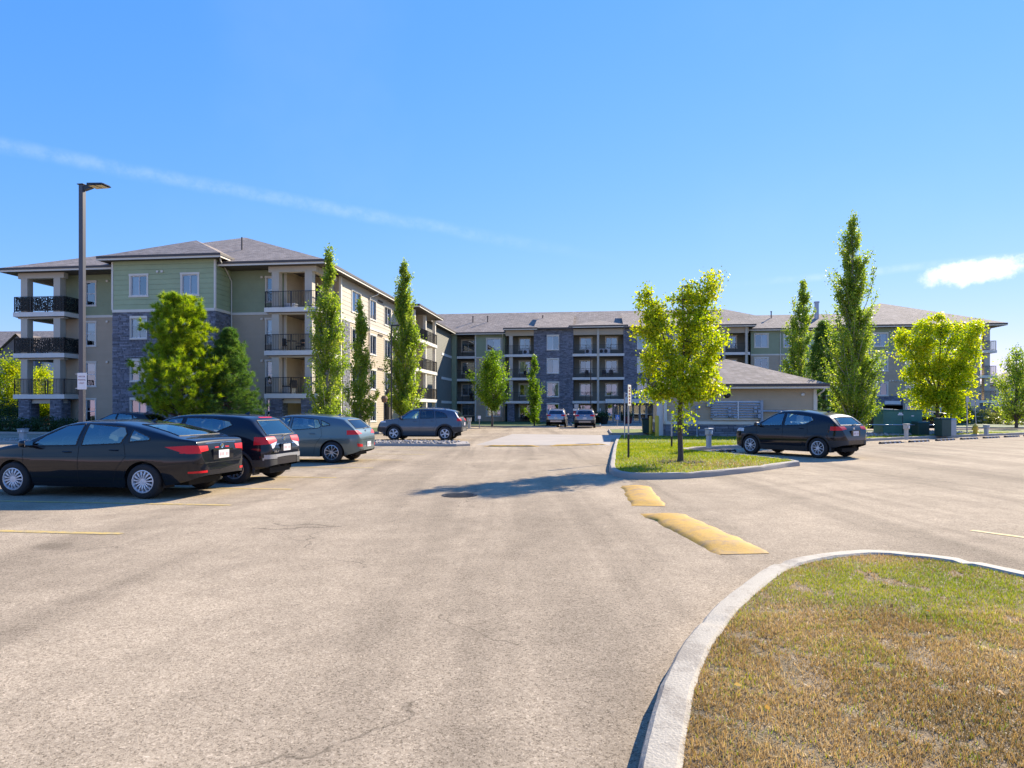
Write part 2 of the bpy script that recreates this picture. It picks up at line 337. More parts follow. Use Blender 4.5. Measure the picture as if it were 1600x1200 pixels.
# ------------------------------------------------------------------ ground materials
def asphalt_mat(name, c_lo, c_hi, tint=1.0):
    m = bpy.data.materials.new(name); m.use_nodes = True; t = m.node_tree; b = t.nodes['Principled BSDF']; b.inputs['Roughness'].default_value = 0.95; b.inputs['Specular IOR Level'].default_value = 0.06
    co = N(t, 'ShaderNodeTexCoord'); P = co.outputs['Object']
    v1 = N(t, 'ShaderNodeTexVoronoi', Scale=75.0); t.links.new(P, v1.inputs['Vector'])
    v2 = N(t, 'ShaderNodeTexVoronoi', Scale=150.0); t.links.new(P, v2.inputs['Vector'])
    s1 = N(t, 'ShaderNodeSeparateColor'); t.links.new(v1.outputs['Color'], s1.inputs[0])
    s2 = N(t, 'ShaderNodeSeparateColor'); t.links.new(v2.outputs['Color'], s2.inputs[0])
    ad = N(t, 'ShaderNodeMath', operation='ADD'); t.links.new(s1.outputs[0], ad.inputs[0]); t.links.new(s2.outputs[1], ad.inputs[1])
    hf = N(t, 'ShaderNodeMath', operation='MULTIPLY'); t.links.new(ad.outputs[0], hf.inputs[0]); hf.inputs[1].default_value = 0.5
    mid = tuple((a+b_)/2 for a, b_ in zip(c_lo, c_hi))
    agg = ramp(t, hf.outputs[0], [(0.12, tuple(c*0.55 for c in c_lo)), (0.32, c_lo), (0.55, mid), (0.8, c_hi), (0.97, tuple(min(1, c*1.35) for c in c_hi))])
    # broad mottling, wheel tracks, sealed patches
    def scale_by(col, noise, lo, hi, f0, f1):
        hs = N(t, 'ShaderNodeHueSaturation'); t.links.new(col, hs.inputs['Color']); mr = N(t, 'ShaderNodeMapRange', interpolation_type='SMOOTHSTEP')
        mr.inputs['From Min'].default_value = f0; mr.inputs['From Max'].default_value = f1; mr.inputs['To Min'].default_value = lo; mr.inputs['To Max'].default_value = hi
        t.links.new(noise, mr.inputs[0]); t.links.new(mr.outputs[0], hs.inputs['Value']); return hs.outputs[0]
    n1 = N(t, 'ShaderNodeTexNoise', Scale=0.22, Detail=7.0, Roughness=0.62); t.links.new(P, n1.inputs['Vector'])
    mp = N(t, 'ShaderNodeMapping'); mp.inputs['Rotation'].default_value = (0, 0, R(-24)); mp.inputs['Scale'].default_value = (0.75, 0.05, 1); t.links.new(P, mp.inputs[0])
    n2 = N(t, 'ShaderNodeTexNoise', Scale=1.0, Detail=5.0, Roughness=0.6, Distortion=0.6); t.links.new(mp.outputs[0], n2.inputs['Vector'])
    n3 = N(t, 'ShaderNodeTexNoise', Scale=2.6, Detail=8.0, Roughness=0.7); t.links.new(P, n3.inputs['Vector'])
    c = scale_by(agg, n1.outputs[0], 0.86, 1.1, 0.34, 0.64); c = scale_by(c, n2.outputs[0], 0.82, 1.08, 0.36, 0.6); c = scale_by(c, n3.outputs[0], 0.9, 1.08, 0.3, 0.7)
    # hairline cracks
    wn = N(t, 'ShaderNodeTexNoise', Scale=1.3, Detail=5.0); t.links.new(P, wn.inputs['Vector'])
    wa = N(t, 'ShaderNodeVectorMath', operation='MULTIPLY_ADD'); t.links.new(wn.outputs['Color'], wa.inputs[0]); wa.inputs[1].default_value = (0.9, 0.9, 0); t.links.new(P, wa.inputs[2])
    vc = N(t, 'ShaderNodeTexVoronoi', feature='DISTANCE_TO_EDGE', Scale=0.16); t.links.new(wa.outputs[0], vc.inputs['Vector'])
    ck = N(t, 'ShaderNodeMapRange'); ck.inputs['From Min'].default_value = 0.0; ck.inputs['From Max'].default_value = 0.0022; t.links.new(vc.outputs[0], ck.inputs[0])
    gate = N(t, 'ShaderNodeMath', operation='GREATER_THAN'); t.links.new(n1.outputs[0], gate.inputs[0]); gate.inputs[1].default_value = 0.47
    ck2 = N(t, 'ShaderNodeMath', operation='MAXIMUM'); t.links.new(ck.outputs[0], ck2.inputs[0]); t.links.new(gate.outputs[0], ck2.inputs[1])
    hs = N(t, 'ShaderNodeHueSaturation'); t.links.new(c, hs.inputs['Color']); mr = N(t, 'ShaderNodeMapRange'); mr.inputs['To Min'].default_value = 0.55; mr.inputs['To Max'].default_value = 1.0
    t.links.new(ck2.outputs[0], mr.inputs[0]); t.links.new(mr.outputs[0], hs.inputs['Value']); c = hs.outputs[0]
    # oil drips in the stalls and worn tyre arcs on the drive (stains with a shape of their own)
    def op(o, a, b2=None):
        n = N(t, 'ShaderNodeMath', operation=o)
        for i, s_ in enumerate((a, b2)):
            if s_ is None: continue
            if isinstance(s_, (int, float)): n.inputs[i].default_value = s_
            else: t.links.new(s_, n.inputs[i])
        return n.outputs[0]
    def dist(pt):
        n = N(t, 'ShaderNodeVectorMath', operation='DISTANCE'); t.links.new(wob, n.inputs[0]); n.inputs[1].default_value = (*pt, 0); return n.outputs['Value']
    wz = N(t, 'ShaderNodeVectorMath', operation='MULTIPLY_ADD'); nw = N(t, 'ShaderNodeTexNoise', Scale=1.6, Detail=5.0); t.links.new(P, nw.inputs['Vector']); t.links.new(nw.outputs['Color'], wz.inputs[0]); wz.inputs[1].default_value = (0.5, 0.5, 0); t.links.new(P, wz.inputs[2]); wob = wz.outputs[0]
    def sm(val, lo, hi):
        n = N(t, 'ShaderNodeMapRange', interpolation_type='SMOOTHSTEP'); n.inputs['From Min'].default_value = lo; n.inputs['From Max'].default_value = hi; t.links.new(val, n.inputs[0]); return n.outputs[0]
    dark = None
    for pt, r in ((gp(82, 853), .32), (W2(-9.2, 16.6), .45), (W2(-8.0, 16.9), .25), (W2(-8.6, 22.4), .5), (W2(-9.4, 9.4), .4), (W2(-7.6, 25.2), .4), (W2(-2.0, 22.0), .5), (W2(14.5, 17.0), .5)):
        v = op('MULTIPLY', op('SUBTRACT', 1.0, sm(dist((pt[0]+.25, pt[1]+.25)), r*.35, r)), .30); dark = v if dark is None else op('MAXIMUM', dark, v)
    for (cx, cy, r) in ((-14.0, 9.0, 12.6), (-14.0, 9.0, 14.1), (13.0, 3.0, 12.2), (13.0, 3.0, 13.7), (-20.0, 26.0, 21.0), (-20.0, 26.0, 22.5), (15.0, 31.0, 14.5), (15.0, 31.0, 16.0)):
        v = op('ABSOLUTE', op('SUBTRACT', dist((cx, cy)), r)); v = op('MULTIPLY', op('MULTIPLY', op('SUBTRACT', 1.0, sm(v, .02, .30)), sm(n1.outputs[0], .42, .6)), .13); dark = op('MAXIMUM', dark, v)
    hd2 = N(t, 'ShaderNodeHueSaturation'); t.links.new(c, hd2.inputs['Color']); t.links.new(op('SUBTRACT', 1.0, dark), hd2.inputs['Value']); t.links.new(hd2.outputs[0], b.inputs['Base Color'])
    bp = N(t, 'ShaderNodeBump', Strength=0.55, Distance=0.006); t.links.new(hf.outputs[0], bp.inputs['Height']); t.links.new(bp.outputs[0], b.inputs['Normal'])
    M[name] = m
asphalt_mat('asphalt', (0.330, 0.264, 0.182), (0.452, 0.368, 0.260))
def worn_paint(name, paint, under, lo=0.40, hi=0.55, scale=7.0):
    m = mat(name, under, 0.8, bump=0.3, bscale=60); t = m.node_tree; b = t.nodes['Principled BSDF']
    co = N(t, 'ShaderNodeTexCoord'); n = N(t, 'ShaderNodeTexNoise', Scale=scale, Detail=9.0, Roughness=0.75); t.links.new(co.outputs['Object'], n.inputs['Vector'])
    mr = N(t, 'ShaderNodeMapRange', interpolation_type='SMOOTHSTEP'); mr.inputs['From Min'].default_value = lo; mr.inputs['From Max'].default_value = hi; t.links.new(n.outputs[0], mr.inputs[0])
    n2 = N(t, 'ShaderNodeTexNoise', Scale=90.0, Detail=2.0); t.links.new(co.outputs['Object'], n2.inputs['Vector'])
    mx = N(t, 'ShaderNodeMix', data_type='RGBA'); t.links.new(mr.outputs[0], mx.inputs[0]); mx.inputs[6].default_value = (*under, 1); mx.inputs[7].default_value = (*paint, 1)
    hs = N(t, 'ShaderNodeHueSaturation'); t.links.new(mx.outputs[2], hs.inputs['Color']); m2 = N(t, 'ShaderNodeMapRange'); m2.inputs['From Min'].default_value = 0.3; m2.inputs['From Max'].default_value = 0.7; m2.inputs['To Min'].default_value = 0.8; m2.inputs['To Max'].default_value = 1.15
    t.links.new(n2.outputs[0], m2.inputs[0]); t.links.new(m2.outputs[0], hs.inputs['Value']); t.links.new(hs.outputs[0], b.inputs['Base Color']); return m
worn_paint('line_paint', (0.60, 0.42, 0.10), (0.34, 0.28, 0.20), 0.30, 0.62, 9.0)
worn_paint('line_pale', (0.52, 0.44, 0.26), (0.31, 0.27, 0.22), 0.34, 0.64, 8.0)
worn_paint('hump_paint', (0.50, 0.275, 0.022), (0.30, 0.185, 0.07), 0.34, 0.56, 3.2)
worn_paint('kerb_white', (0.38, 0.34, 0.265), (0.26, 0.225, 0.175), 0.40, 0.50, 1.8)
mat('kerb_grey', (0.37, 0.325, 0.265), 0.85, var=0.16, vscale=2.0, bump=0.4, bscale=50, col2=(0.30,0.265,0.22), cscale=1.0)
mat('concrete', (0.35, 0.305, 0.245), 0.85, var=0.1, vscale=0.6, bump=0.2, bscale=60, col2=(0.39,0.34,0.275), cscale=0.4)
mat('lawn', (0.10, 0.145, 0.014), 0.9, var=0.3, vscale=3.0, bump=0.6, bscale=60, col2=(0.19,0.20,0.03), cscale=0.5)
mat('lawn_far', (0.045, 0.085, 0.016), 0.9, var=0.3, vscale=2.0, bump=0.6, bscale=40, col2=(0.075,0.115,0.02), cscale=0.4)
mat('dry_soil', (0.25, 0.18, 0.10), 0.95, var=0.3, vscale=14, bump=0.8, bscale=70, col2=(0.16,0.125,0.06), cscale=5.0)
mat('gravel_base', (0.34, 0.30, 0.26), 0.9, var=0.35, vscale=25, bump=0.8, bscale=30)
mat('far_land', (0.07, 0.085, 0.03), 0.95, var=0.2, vscale=0.05)
# ------------------------------------------------------------------ paths and sheets
def catmull(pts, step=0.12, closed=False):
    P = [Vector(p) for p in pts]; out = []; n = len(P)
    for i in range(n if closed else n-1):
        p0 = P[(i-1) % n] if (closed or i > 0) else P[0]*2-P[1]
        p1, p2 = P[i], P[(i+1) % n]
        p3 = P[(i+2) % n] if (closed or i+2 < n) else P[-1]*2-P[-2]
        k = max(2, int((p2-p1).length/step))
        for j in range(k):
            t = j/k; out.append(0.5*((2*p1)+(p2-p0)*t+(2*p0-5*p1+4*p2-p3)*t*t+(-p0+3*p1-3*p2+p3)*t**3))
    if not closed: out.append(P[-1])
    return out
def sheet(name, poly, z, m, label=None):
    me = bpy.data.meshes.new(name); bm = bmesh.new(); vs = [bm.verts.new((p[0], p[1], z)) for p in poly]
    f = bm.faces.new(vs); 
    if f.normal.z < 0: f.normal_flip()
    f.normal_update()
    if f.normal.z < 0: f.normal_flip()
    bmesh.ops.triangulate(bm, faces=bm.faces); bm.to_mesh(me); bm.free()
    return tag(link(name, me, m), kind='structure')
def offset_path(path, w):                  # shift a polyline to its left by w
    out = []
    for i, p in enumerate(path):
        a = path[max(i-1, 0)]; b = path[min(i+1, len(path)-1)]; d = Vector((b[0]-a[0], b[1]-a[1])).normalized()
        out.append(Vector((p[0]-d.y*w, p[1]+d.x*w)))
    return out
def kerb(name, path, w, h, m, rough=0.006, joint=3.0):
    """cast concrete kerb swept along a path (road side on the right of travel), with worn edges and joints"""
    mb = MB(); sg = 1 if w > 0 else -1; W_ = abs(w); prof = [(sg*o, z) for o, z in [(0, -0.03), (0.012, h*0.6), (0.022, h-0.022), (0.045, h), (W_*0.5, h+0.004), (W_-0.03, h), (W_-0.008, h-0.018), (W_, -0.03)]]
    n = len(path); k = len(prof); acc = 0; last = 0
    rings = []
    for i in range(n):
        a = path[max(i-1, 0)]; b = path[min(i+1, n-1)]; d = Vector((b[0]-a[0], b[1]-a[1])).normalized(); nn = Vector((-d.y, d.x))
        if i: acc += (Vector(path[i][:2])-Vector(path[i-1][:2])).length
        jt = 0.0
        if acc-last > joint: jt = 0.018; last = acc
        ring = []
        for j, (o, z) in enumerate(prof):
            e = rough*random.uniform(-1, 1) if 0 < j < k-1 else 0
            ring.append((path[i][0]+nn.x*(o+e), path[i][1]+nn.y*(o+e), z+(rough*0.6*random.uniform(-1, 1)-jt if 0 < j < k-1 else 0)))
        rings.append(ring)
    for ring in rings: mb.v += ring
    for i in range(n-1):
        for j in range(k-1): mb.f.append((i*k+j, i*k+j+1, (i+1)*k+j+1, (i+1)*k+j))
    mb.f.append(tuple(range(k))); mb.f.append(tuple((n-1)*k+j for j in range(k-1, -1, -1)))
    o = mb.build(name, m, smooth=True, fix=True); o.data.set_sharp_from_angle(angle=R(24)); return tag(o, kind='structure')
def in_poly(x, y, poly):
    poly = np.array([(p[0], p[1]) for p in poly]); inside = np.zeros(len(x), bool); j = len(poly)-1
    for i in range(len(poly)):
        xi, yi = poly[i]; xj, yj = poly[j]
        c = ((yi > y) != (yj > y)) & (x < (xj-xi)*(y-yi)/(yj-yi+1e-12)+xi); inside ^= c; j = i
    return inside
def blades(name, x, y, z, length, width, m, lean=0.9):
    n = len(x); a = rng.uniform(0, 2*np.pi, n); L = length*rng.uniform(0.5, 1.2, n); le = rng.uniform(0.1, lean, n)
    b = rng.uniform(0, 2*np.pi, n); dx, dy = np.cos(a)*width/2, np.sin(a)*width/2
    V = np.zeros((n, 3, 3)); base = np.stack([x, y, np.full(n, z)], 1)
    V[:, 0] = base+np.stack([dx, dy, np.zeros(n)], 1); V[:, 1] = base-np.stack([dx, dy, np.zeros(n)], 1)
    V[:, 2] = base+np.stack([np.cos(b)*L*np.sin(le), np.sin(b)*L*np.sin(le), L*np.cos(le)], 1)
    me = np_mesh(name, V.reshape(-1, 3), np.arange(n*3).reshape(-1, 3)); return link(name, me, m)
def stones(name, x, y, z, smin, smax, m):
    """loose stones: small irregular lumps, one joined mesh"""
    ico = bpy.data.meshes.new('t'); bm = bmesh.new(); bmesh.ops.create_icosphere(bm, subdivisions=1, radius=1); bv = np.array([v.co[:] for v in bm.verts]); bf = np.array([[v.index for v in f.verts] for f in bm.faces]); bm.free(); bpy.data.meshes.remove(ico)
    n = len(x); s = rng.uniform(smin, smax, n); V = np.repeat(bv[None], n, 0)*(1+rng.uniform(-0.28, 0.28, (n, len(bv), 1)))
    V *= (s[:, None]*np.stack([rng.uniform(0.8, 1.3, n), rng.uniform(0.7, 1.1, n), rng.uniform(0.5, 0.8, n)], 1))[:, None, :]
    a = rng.uniform(0, 6.28, n); ca, sa = np.cos(a)[:, None], np.sin(a)[:, None]
    V = np.stack([V[..., 0]*ca-V[..., 1]*sa, V[..., 0]*sa+V[..., 1]*ca, V[..., 2]], -1)+np.stack([x, y, z+s*0.25], 1)[:, None, :]
    Fc = (bf[None]+np.arange(n)[:, None, None]*len(bv)).reshape(-1, 3)
    return link(name, np_mesh(name, V.reshape(-1, 3), Fc), m)
# ------------------------------------------------------------------ the setting
sheet('ground', [(-700, -60), (700, -60), (700, 1200), (-700, 1200)], -0.05, 'far_land')
sheet('parking_lot', [W2(-75, -25), W2(70, -25), W2(90, 100), W2(-75, 100)], 0.0, 'asphalt')
# near island: kerb top outer edge traced from the picture, then its turf
KH = 0.13
out_px = [(985, 1215), (994, 1170), (1005, 1132), (1019, 1085), (1032, 1052), (1058, 1005), (1080, 978), (1118, 938), (1160, 906), (1185, 889), (1212, 877), (1260, 866), (1307, 860), (1355, 857.5), (1410, 861), (1500, 871), (1600, 891), (1700, 914)]
opath = catmull([Vector((*gp(x, y, KH), 0)) for x, y in out_px] + [Vector((4.95, 4.9, 0)), Vector((5.0, 3.6, 0)), Vector((5.0, 0.5, 0))], 0.10)
opath = opath[::-1]
opath = [p for p in opath]
near_kerb = kerb('kerb', opath[::-1], -0.205, KH, 'kerb_white', 0.003, 2.2)
inner = offset_path(opath[::-1], -0.195)
near_poly = [(p[0], p[1]) for p in inner]+[(4.7, 0.5), (1.0, 0.5)]
sheet('turf_bed', near_poly, 0.105, 'dry_soil')
def scatter(poly, dens, xr, yr):
    n = int(dens*(xr[1]-xr[0])*(yr[1]-yr[0])); x = rng.uniform(*xr, n); y = rng.uniform(*yr, n); k = in_poly(x, y, poly); return x[k], y[k]
def fbm(x, y, s, seed=0):
    r = np.random.default_rng(seed); o = np.zeros_like(x)
    for k in range(9):
        a = r.uniform(0, 6.28); f = s*(1.7**(k/2.0)); o += np.sin(f*(x*np.cos(a)+y*np.sin(a))+r.uniform(0, 6.28))/(1.25**k)
    return o/3.0
x, y = scatter(near_poly, 15000, (0.6, 6.0), (1.9, 5.0)); x2, y2 = scatter(near_poly, 9000, (1.0, 6.0), (5.0, 7.6))
x = np.concatenate([x, x2]); y = np.concatenate([y, y2])
gx, gy = gp(1430, 925, 0.1); g = np.exp(-(((x-gx-0.2)/1.9)**2+((y-gy)/0.75)**2))+0.45*np.exp(-(((x-3.6)/0.9)**2+((y-6.5)/0.5)**2))+0.30*fbm(x, y, 3.4, 3)+0.15*fbm(x, y, 9.0, 4)
bare = fbm(x, y, 5.0, 5) > 0.62
grn = (rng.uniform(0, 1, len(x)) < np.clip(g, 0.05, 0.85)) & ~bare; dry = ~grn & (~bare | (rng.uniform(0, 1, len(x)) < 0.35))
clump = fbm(x, y, 9.0, 11)+0.6*fbm(x, y, 22.0, 12); dry &= ~((clump < -0.55) & (rng.uniform(0, 1, len(x)) < 0.75))
tag(blades('dry_grass', x[dry], y[dry], 0.105, 0.034, 0.0050, 'blade_dry', 1.5), 'short dry straw coloured grass on the kerbed island with bare patches', 'grass', kind='stuff')
tag(blades('green_grass', x[grn], y[grn], 0.105, 0.034, 0.0045, 'blade_green', 1.35), 'patch of yellow green grass surviving among the straw coloured turf', 'grass', kind='stuff')
# maple island and the lawn running back to the utility building
isl_px = [(966, 684), (961, 692), (957, 705), (954, 720), (951.5, 734), (955, 741.5), (968, 746.5), (1000, 748.8), (1050, 748.5), (1100, 746), (1180, 737.5), (1232, 730)]
ipath = catmull([Vector((*gp(x, y), 0)) for x, y in isl_px], 0.25)
tip = gp(1240, 725.5); fing = [Vector((*tip, 0))]+[Vector((*p, 0)) for p in ((6.95, 24.2), (6.55, 25.6), (7.2, 26.7))]
line_k = [Vector((9.7, 28.6, 0)), Vector((17.4, 34.2, 0)), Vector((24.5, 38.7, 0)), Vector((31.4, 42.9, 0)), Vector((44.0, 50.6, 0))]
kpath = ipath+catmull([ipath[-1]]+fing+line_k, 0.3)[1:]
kerb('kerb', kpath, 0.17, 0.14, 'kerb_grey', 0.005, 3.0)
kin = offset_path(kpath, 0.16)
lawn_poly = [(p[0], p[1]) for p in kin]+[(46, 53), (30, 48.3), (23, 49.5), W2(13.5, 50), W2(3.2, 50), W2(3.2, 39.6), (gp(966, 684)[0]+0.2, gp(966, 684)[1]+0.8)]
sheet('lawn', lawn_poly, 0.12, 'lawn')
x, y = scatter(lawn_poly, 520, (2.0, 9.5), (15.5, 30)); x2, y2 = scatter(lawn_poly, 160, (3, 34), (24, 45)); x = np.concatenate([x, x2]); y = np.concatenate([y, y2])
dr = np.exp(-(((x-5.6)/2.2)**2+((y-18.6)/1.9)**2))*0.75+0.18*fbm(x, y, 1.6, 8)
dry = rng.uniform(0, 1, len(x)) < np.clip(dr, 0.02, 0.8)
tag(blades('lawn_grass', x[~dry], y[~dry], 0.12, 0.075, 0.016, 'blade_green', 1.0), 'sunlit yellow green lawn grass round the maple and utility building', 'grass', kind='stuff')
tag(blades('lawn_dry_grass', x[dry], y[dry], 0.12, 0.065, 0.016, 'blade_dry', 1.2), 'browned lawn grass round the foot of the maple', 'grass', kind='stuff')
# concrete apron across the drive, and the lawns beyond
sheet('concrete_apron', [W2(-5.4, 30.6), W2(0.6, 30.6), W2(0.85, 37.6), W2(3.3, 39.6), W2(3.3, 43.2), W2(0.6, 43.2), W2(-5.4, 44.5)], 0.004, 'concrete')
def bed(name, pts, m, h=0.12, kw=0.16, km='kerb_grey', z=None):
    p = [Vector((a, b, 0)) for a, b in pts]; loop = catmull(p+[p[0]], 0.5) if False else []
    for i in range(len(p)):
        a, b = p[i], p[(i+1) % len(p)]; k = max(1, int((b-a).length/0.8)); loop += [a+(b-a)*j/k for j in range(k)]
    loop.append(p[0]); kerb('kerb', loop, kw, h+0.01, km, 0.004, 3.0)
    inn = offset_path(loop, kw-0.01); return sheet(name, [(q[0], q[1]) for q in inn[:-1]], h, m)
bed('lawn', [W2(0.9, 43.6), W2(3.2, 43.9), W2(13, 50.6), W2(13, 56), W2(0.9, 52.0)], 'lawn')
strip = [W2(-52, 29.1), W2(-6.0, 29.1), W2(-5.5, 29.7), W2(-6.0, 31.9), W2(-52, 31.9)]
bed('planting_strip', strip, 'gravel_base', 0.10)
xs = rng.uniform(-45, -6.3, 5200); vs_ = rng.uniform(29.3, 31.7, 5200)
wx = xs*CT+vs_*ST; wy = -xs*ST+vs_*CT
tag(stones('river_rock', wx, wy, np.full(len(wx), 0.10), 0.03, 0.085, 'rock'), 'pale river rock filling the kerbed strip between the parking rows', 'gravel', kind='stuff')
bed('lawn', [W2(-70, 41.2), W2(-17.0, 40.4), W2(-14.6, 41.5), W2(-14.2, 60), W2(-13.0, 63), W2(-6.0, 60.5), W2(-3.5, 61), W2(-3.5, 82.5), W2(-18.0, 90), W2(-70, 90)], 'lawn_far')
bed('lawn', [W2(-2.2, 64.5), W2(0.5, 64.5), W2(0.6, 83.5), W2(-3.2, 83.5)], 'lawn_far')
sheet('entrance_walk', [W2(2.0, 74.0), W2(13, 74.0), W2(13, 85.5), W2(0.8, 85.5)], 0.02, 'concrete')
bed('lawn', [W2(14.5, 66), W2(24, 62), W2(60, 62), W2(75, 66), W2(75, 95), W2(14.5, 95)], 'lawn_far')
# ------------------------------------------------------------------ painted lines, speed humps
def line_strip(p, q, w, m, z=0.005):
    p, q = Vector(p), Vector(q); d = (q-p).normalized(); n = Vector((-d.y, d.x))*w/2; mb = MB(); k = max(2, int((q-p).length/0.15)); L = []; Rr = []
    for i in range(k+1):
        c = p+(q-p)*i/k; L.append(c+n*random.uniform(0.8, 1.1)); Rr.append(c-n*random.uniform(0.8, 1.1))
    for i in range(k): mb.quad((*Rr[i], z), (*Rr[i+1], z), (*L[i+1], z), (*L[i], z))
    return tag(mb.build('parking_line', m), kind='structure')
for v in (5.5, 8.1, 10.75, 13.05, 15.4, 18.1, 21.0, 23.75, 26.4): line_strip(W2(-6.05, v), W2(-11.4, v), 0.13, 'line_paint')
hd = Vector((-0.555, 0.832)); kd = Vector((0.832, 0.555)); s0 = Vector((18.0, 32.2))
for n in range(-3, 9):
    a = s0+kd*(2.7*(n+0.5)); line_strip(a, a-hd*5.6, 0.10, 'line_pale')
a = Vector(gp(1518, 829)); line_strip(a, a+Vector((0.545, -0.84))*5.0, 0.11, 'line_paint')
for n in (1, 2, 3, 4, 5):
    line_strip(a+kd*2.7*n, a+kd*2.7*n+Vector((0.545, -0.84))*5.0, 0.11, 'line_paint')
def hump(name, p, q, w, h, label, m='hump_paint', skew=0.0):
    p, q = Vector(p), Vector(q); d = (q-p).normalized(); n = Vector((-d.y, d.x)); Lg = (q-p).length; mb = MB(); nu, nv = max(8, int(Lg/0.08)), 14
    nzs = [random.uniform(-1, 1) for _ in range(nu+1)]; nz2 = [random.uniform(-1, 1) for _ in range(nu+1)]
    sm = lambda a, i: (a[max(i-1, 0)]+a[i]+a[min(i+1, nu)])/3
    for i in range(nu+1):
        t = i/nu; e = min(1, t*Lg/0.35, (1-t)*Lg/0.35); e = e*e*(3-2*e)
        for j in range(nv+1):
            s = -1+2*j/nv; o = s*w/2+(sm(nzs, i) if s < 0 else sm(nz2, i))*0.05*abs(s)**2
            sk = skew*s*w/2
            z = 0.006+h*e*max(0, 1-s*s)**0.8+(0.003*random.uniform(-1, 1) if abs(s) < 0.95 and e > 0.3 else 0)
            if abs(s) > 0.99: z = -0.01
            c = p+d*(t*Lg+sk)+n*o; mb.v.append((c.x, c.y, z))
    for i in range(nu):
        for j in range(nv): mb.f.append((i*(nv+1)+j, (i+1)*(nv+1)+j, (i+1)*(nv+1)+j+1, i*(nv+1)+j+1))
    return tag(mb.build(name, m, smooth=True, fix=True), label, 'speed bump')
hump('speed_bump', (2.58, 7.55), (2.28, 10.5), 0.66, 0.055, 'long worn yellow asphalt speed bump beside the dry grass island')
hump('speed_bump', (2.27, 11.3), (2.58, 14.3), 0.60, 0.05, 'short yellow asphalt speed bump next to the maple island kerb')
hump('speed_bump', gp(757, 697.5), gp(842, 697.5), 0.42, 0.06, 'faded yellow speed bump across the drive, gravel strip side')
hump('speed_bump', gp(860, 697), gp(949, 695), 0.42, 0.06, 'faded yellow speed bump across the drive, lawn kerb side')
# storm drain
dc = gp(718, 774); root = tag(empty('storm_drain', (*dc, 0.0)), 'round iron storm drain grate set in the asphalt drive', 'drain')
mb = MB(); mb.lathe([(0.33, 0.004), (0.33, 0.012), (0.27, 0.012), (0.27, 0.005), (0.0, 0.005)], 28, cap=False); mb.build('frame', 'rust', root)
mb = MB()
for i in range(-4, 5):
    hw = math.sqrt(max(0, 0.265**2-(i*0.055)**2)); mb.box(-hw, hw, i*0.055-0.015, i*0.055+0.015, 0.007, 0.016)
mb.build('grate', 'rust', root)
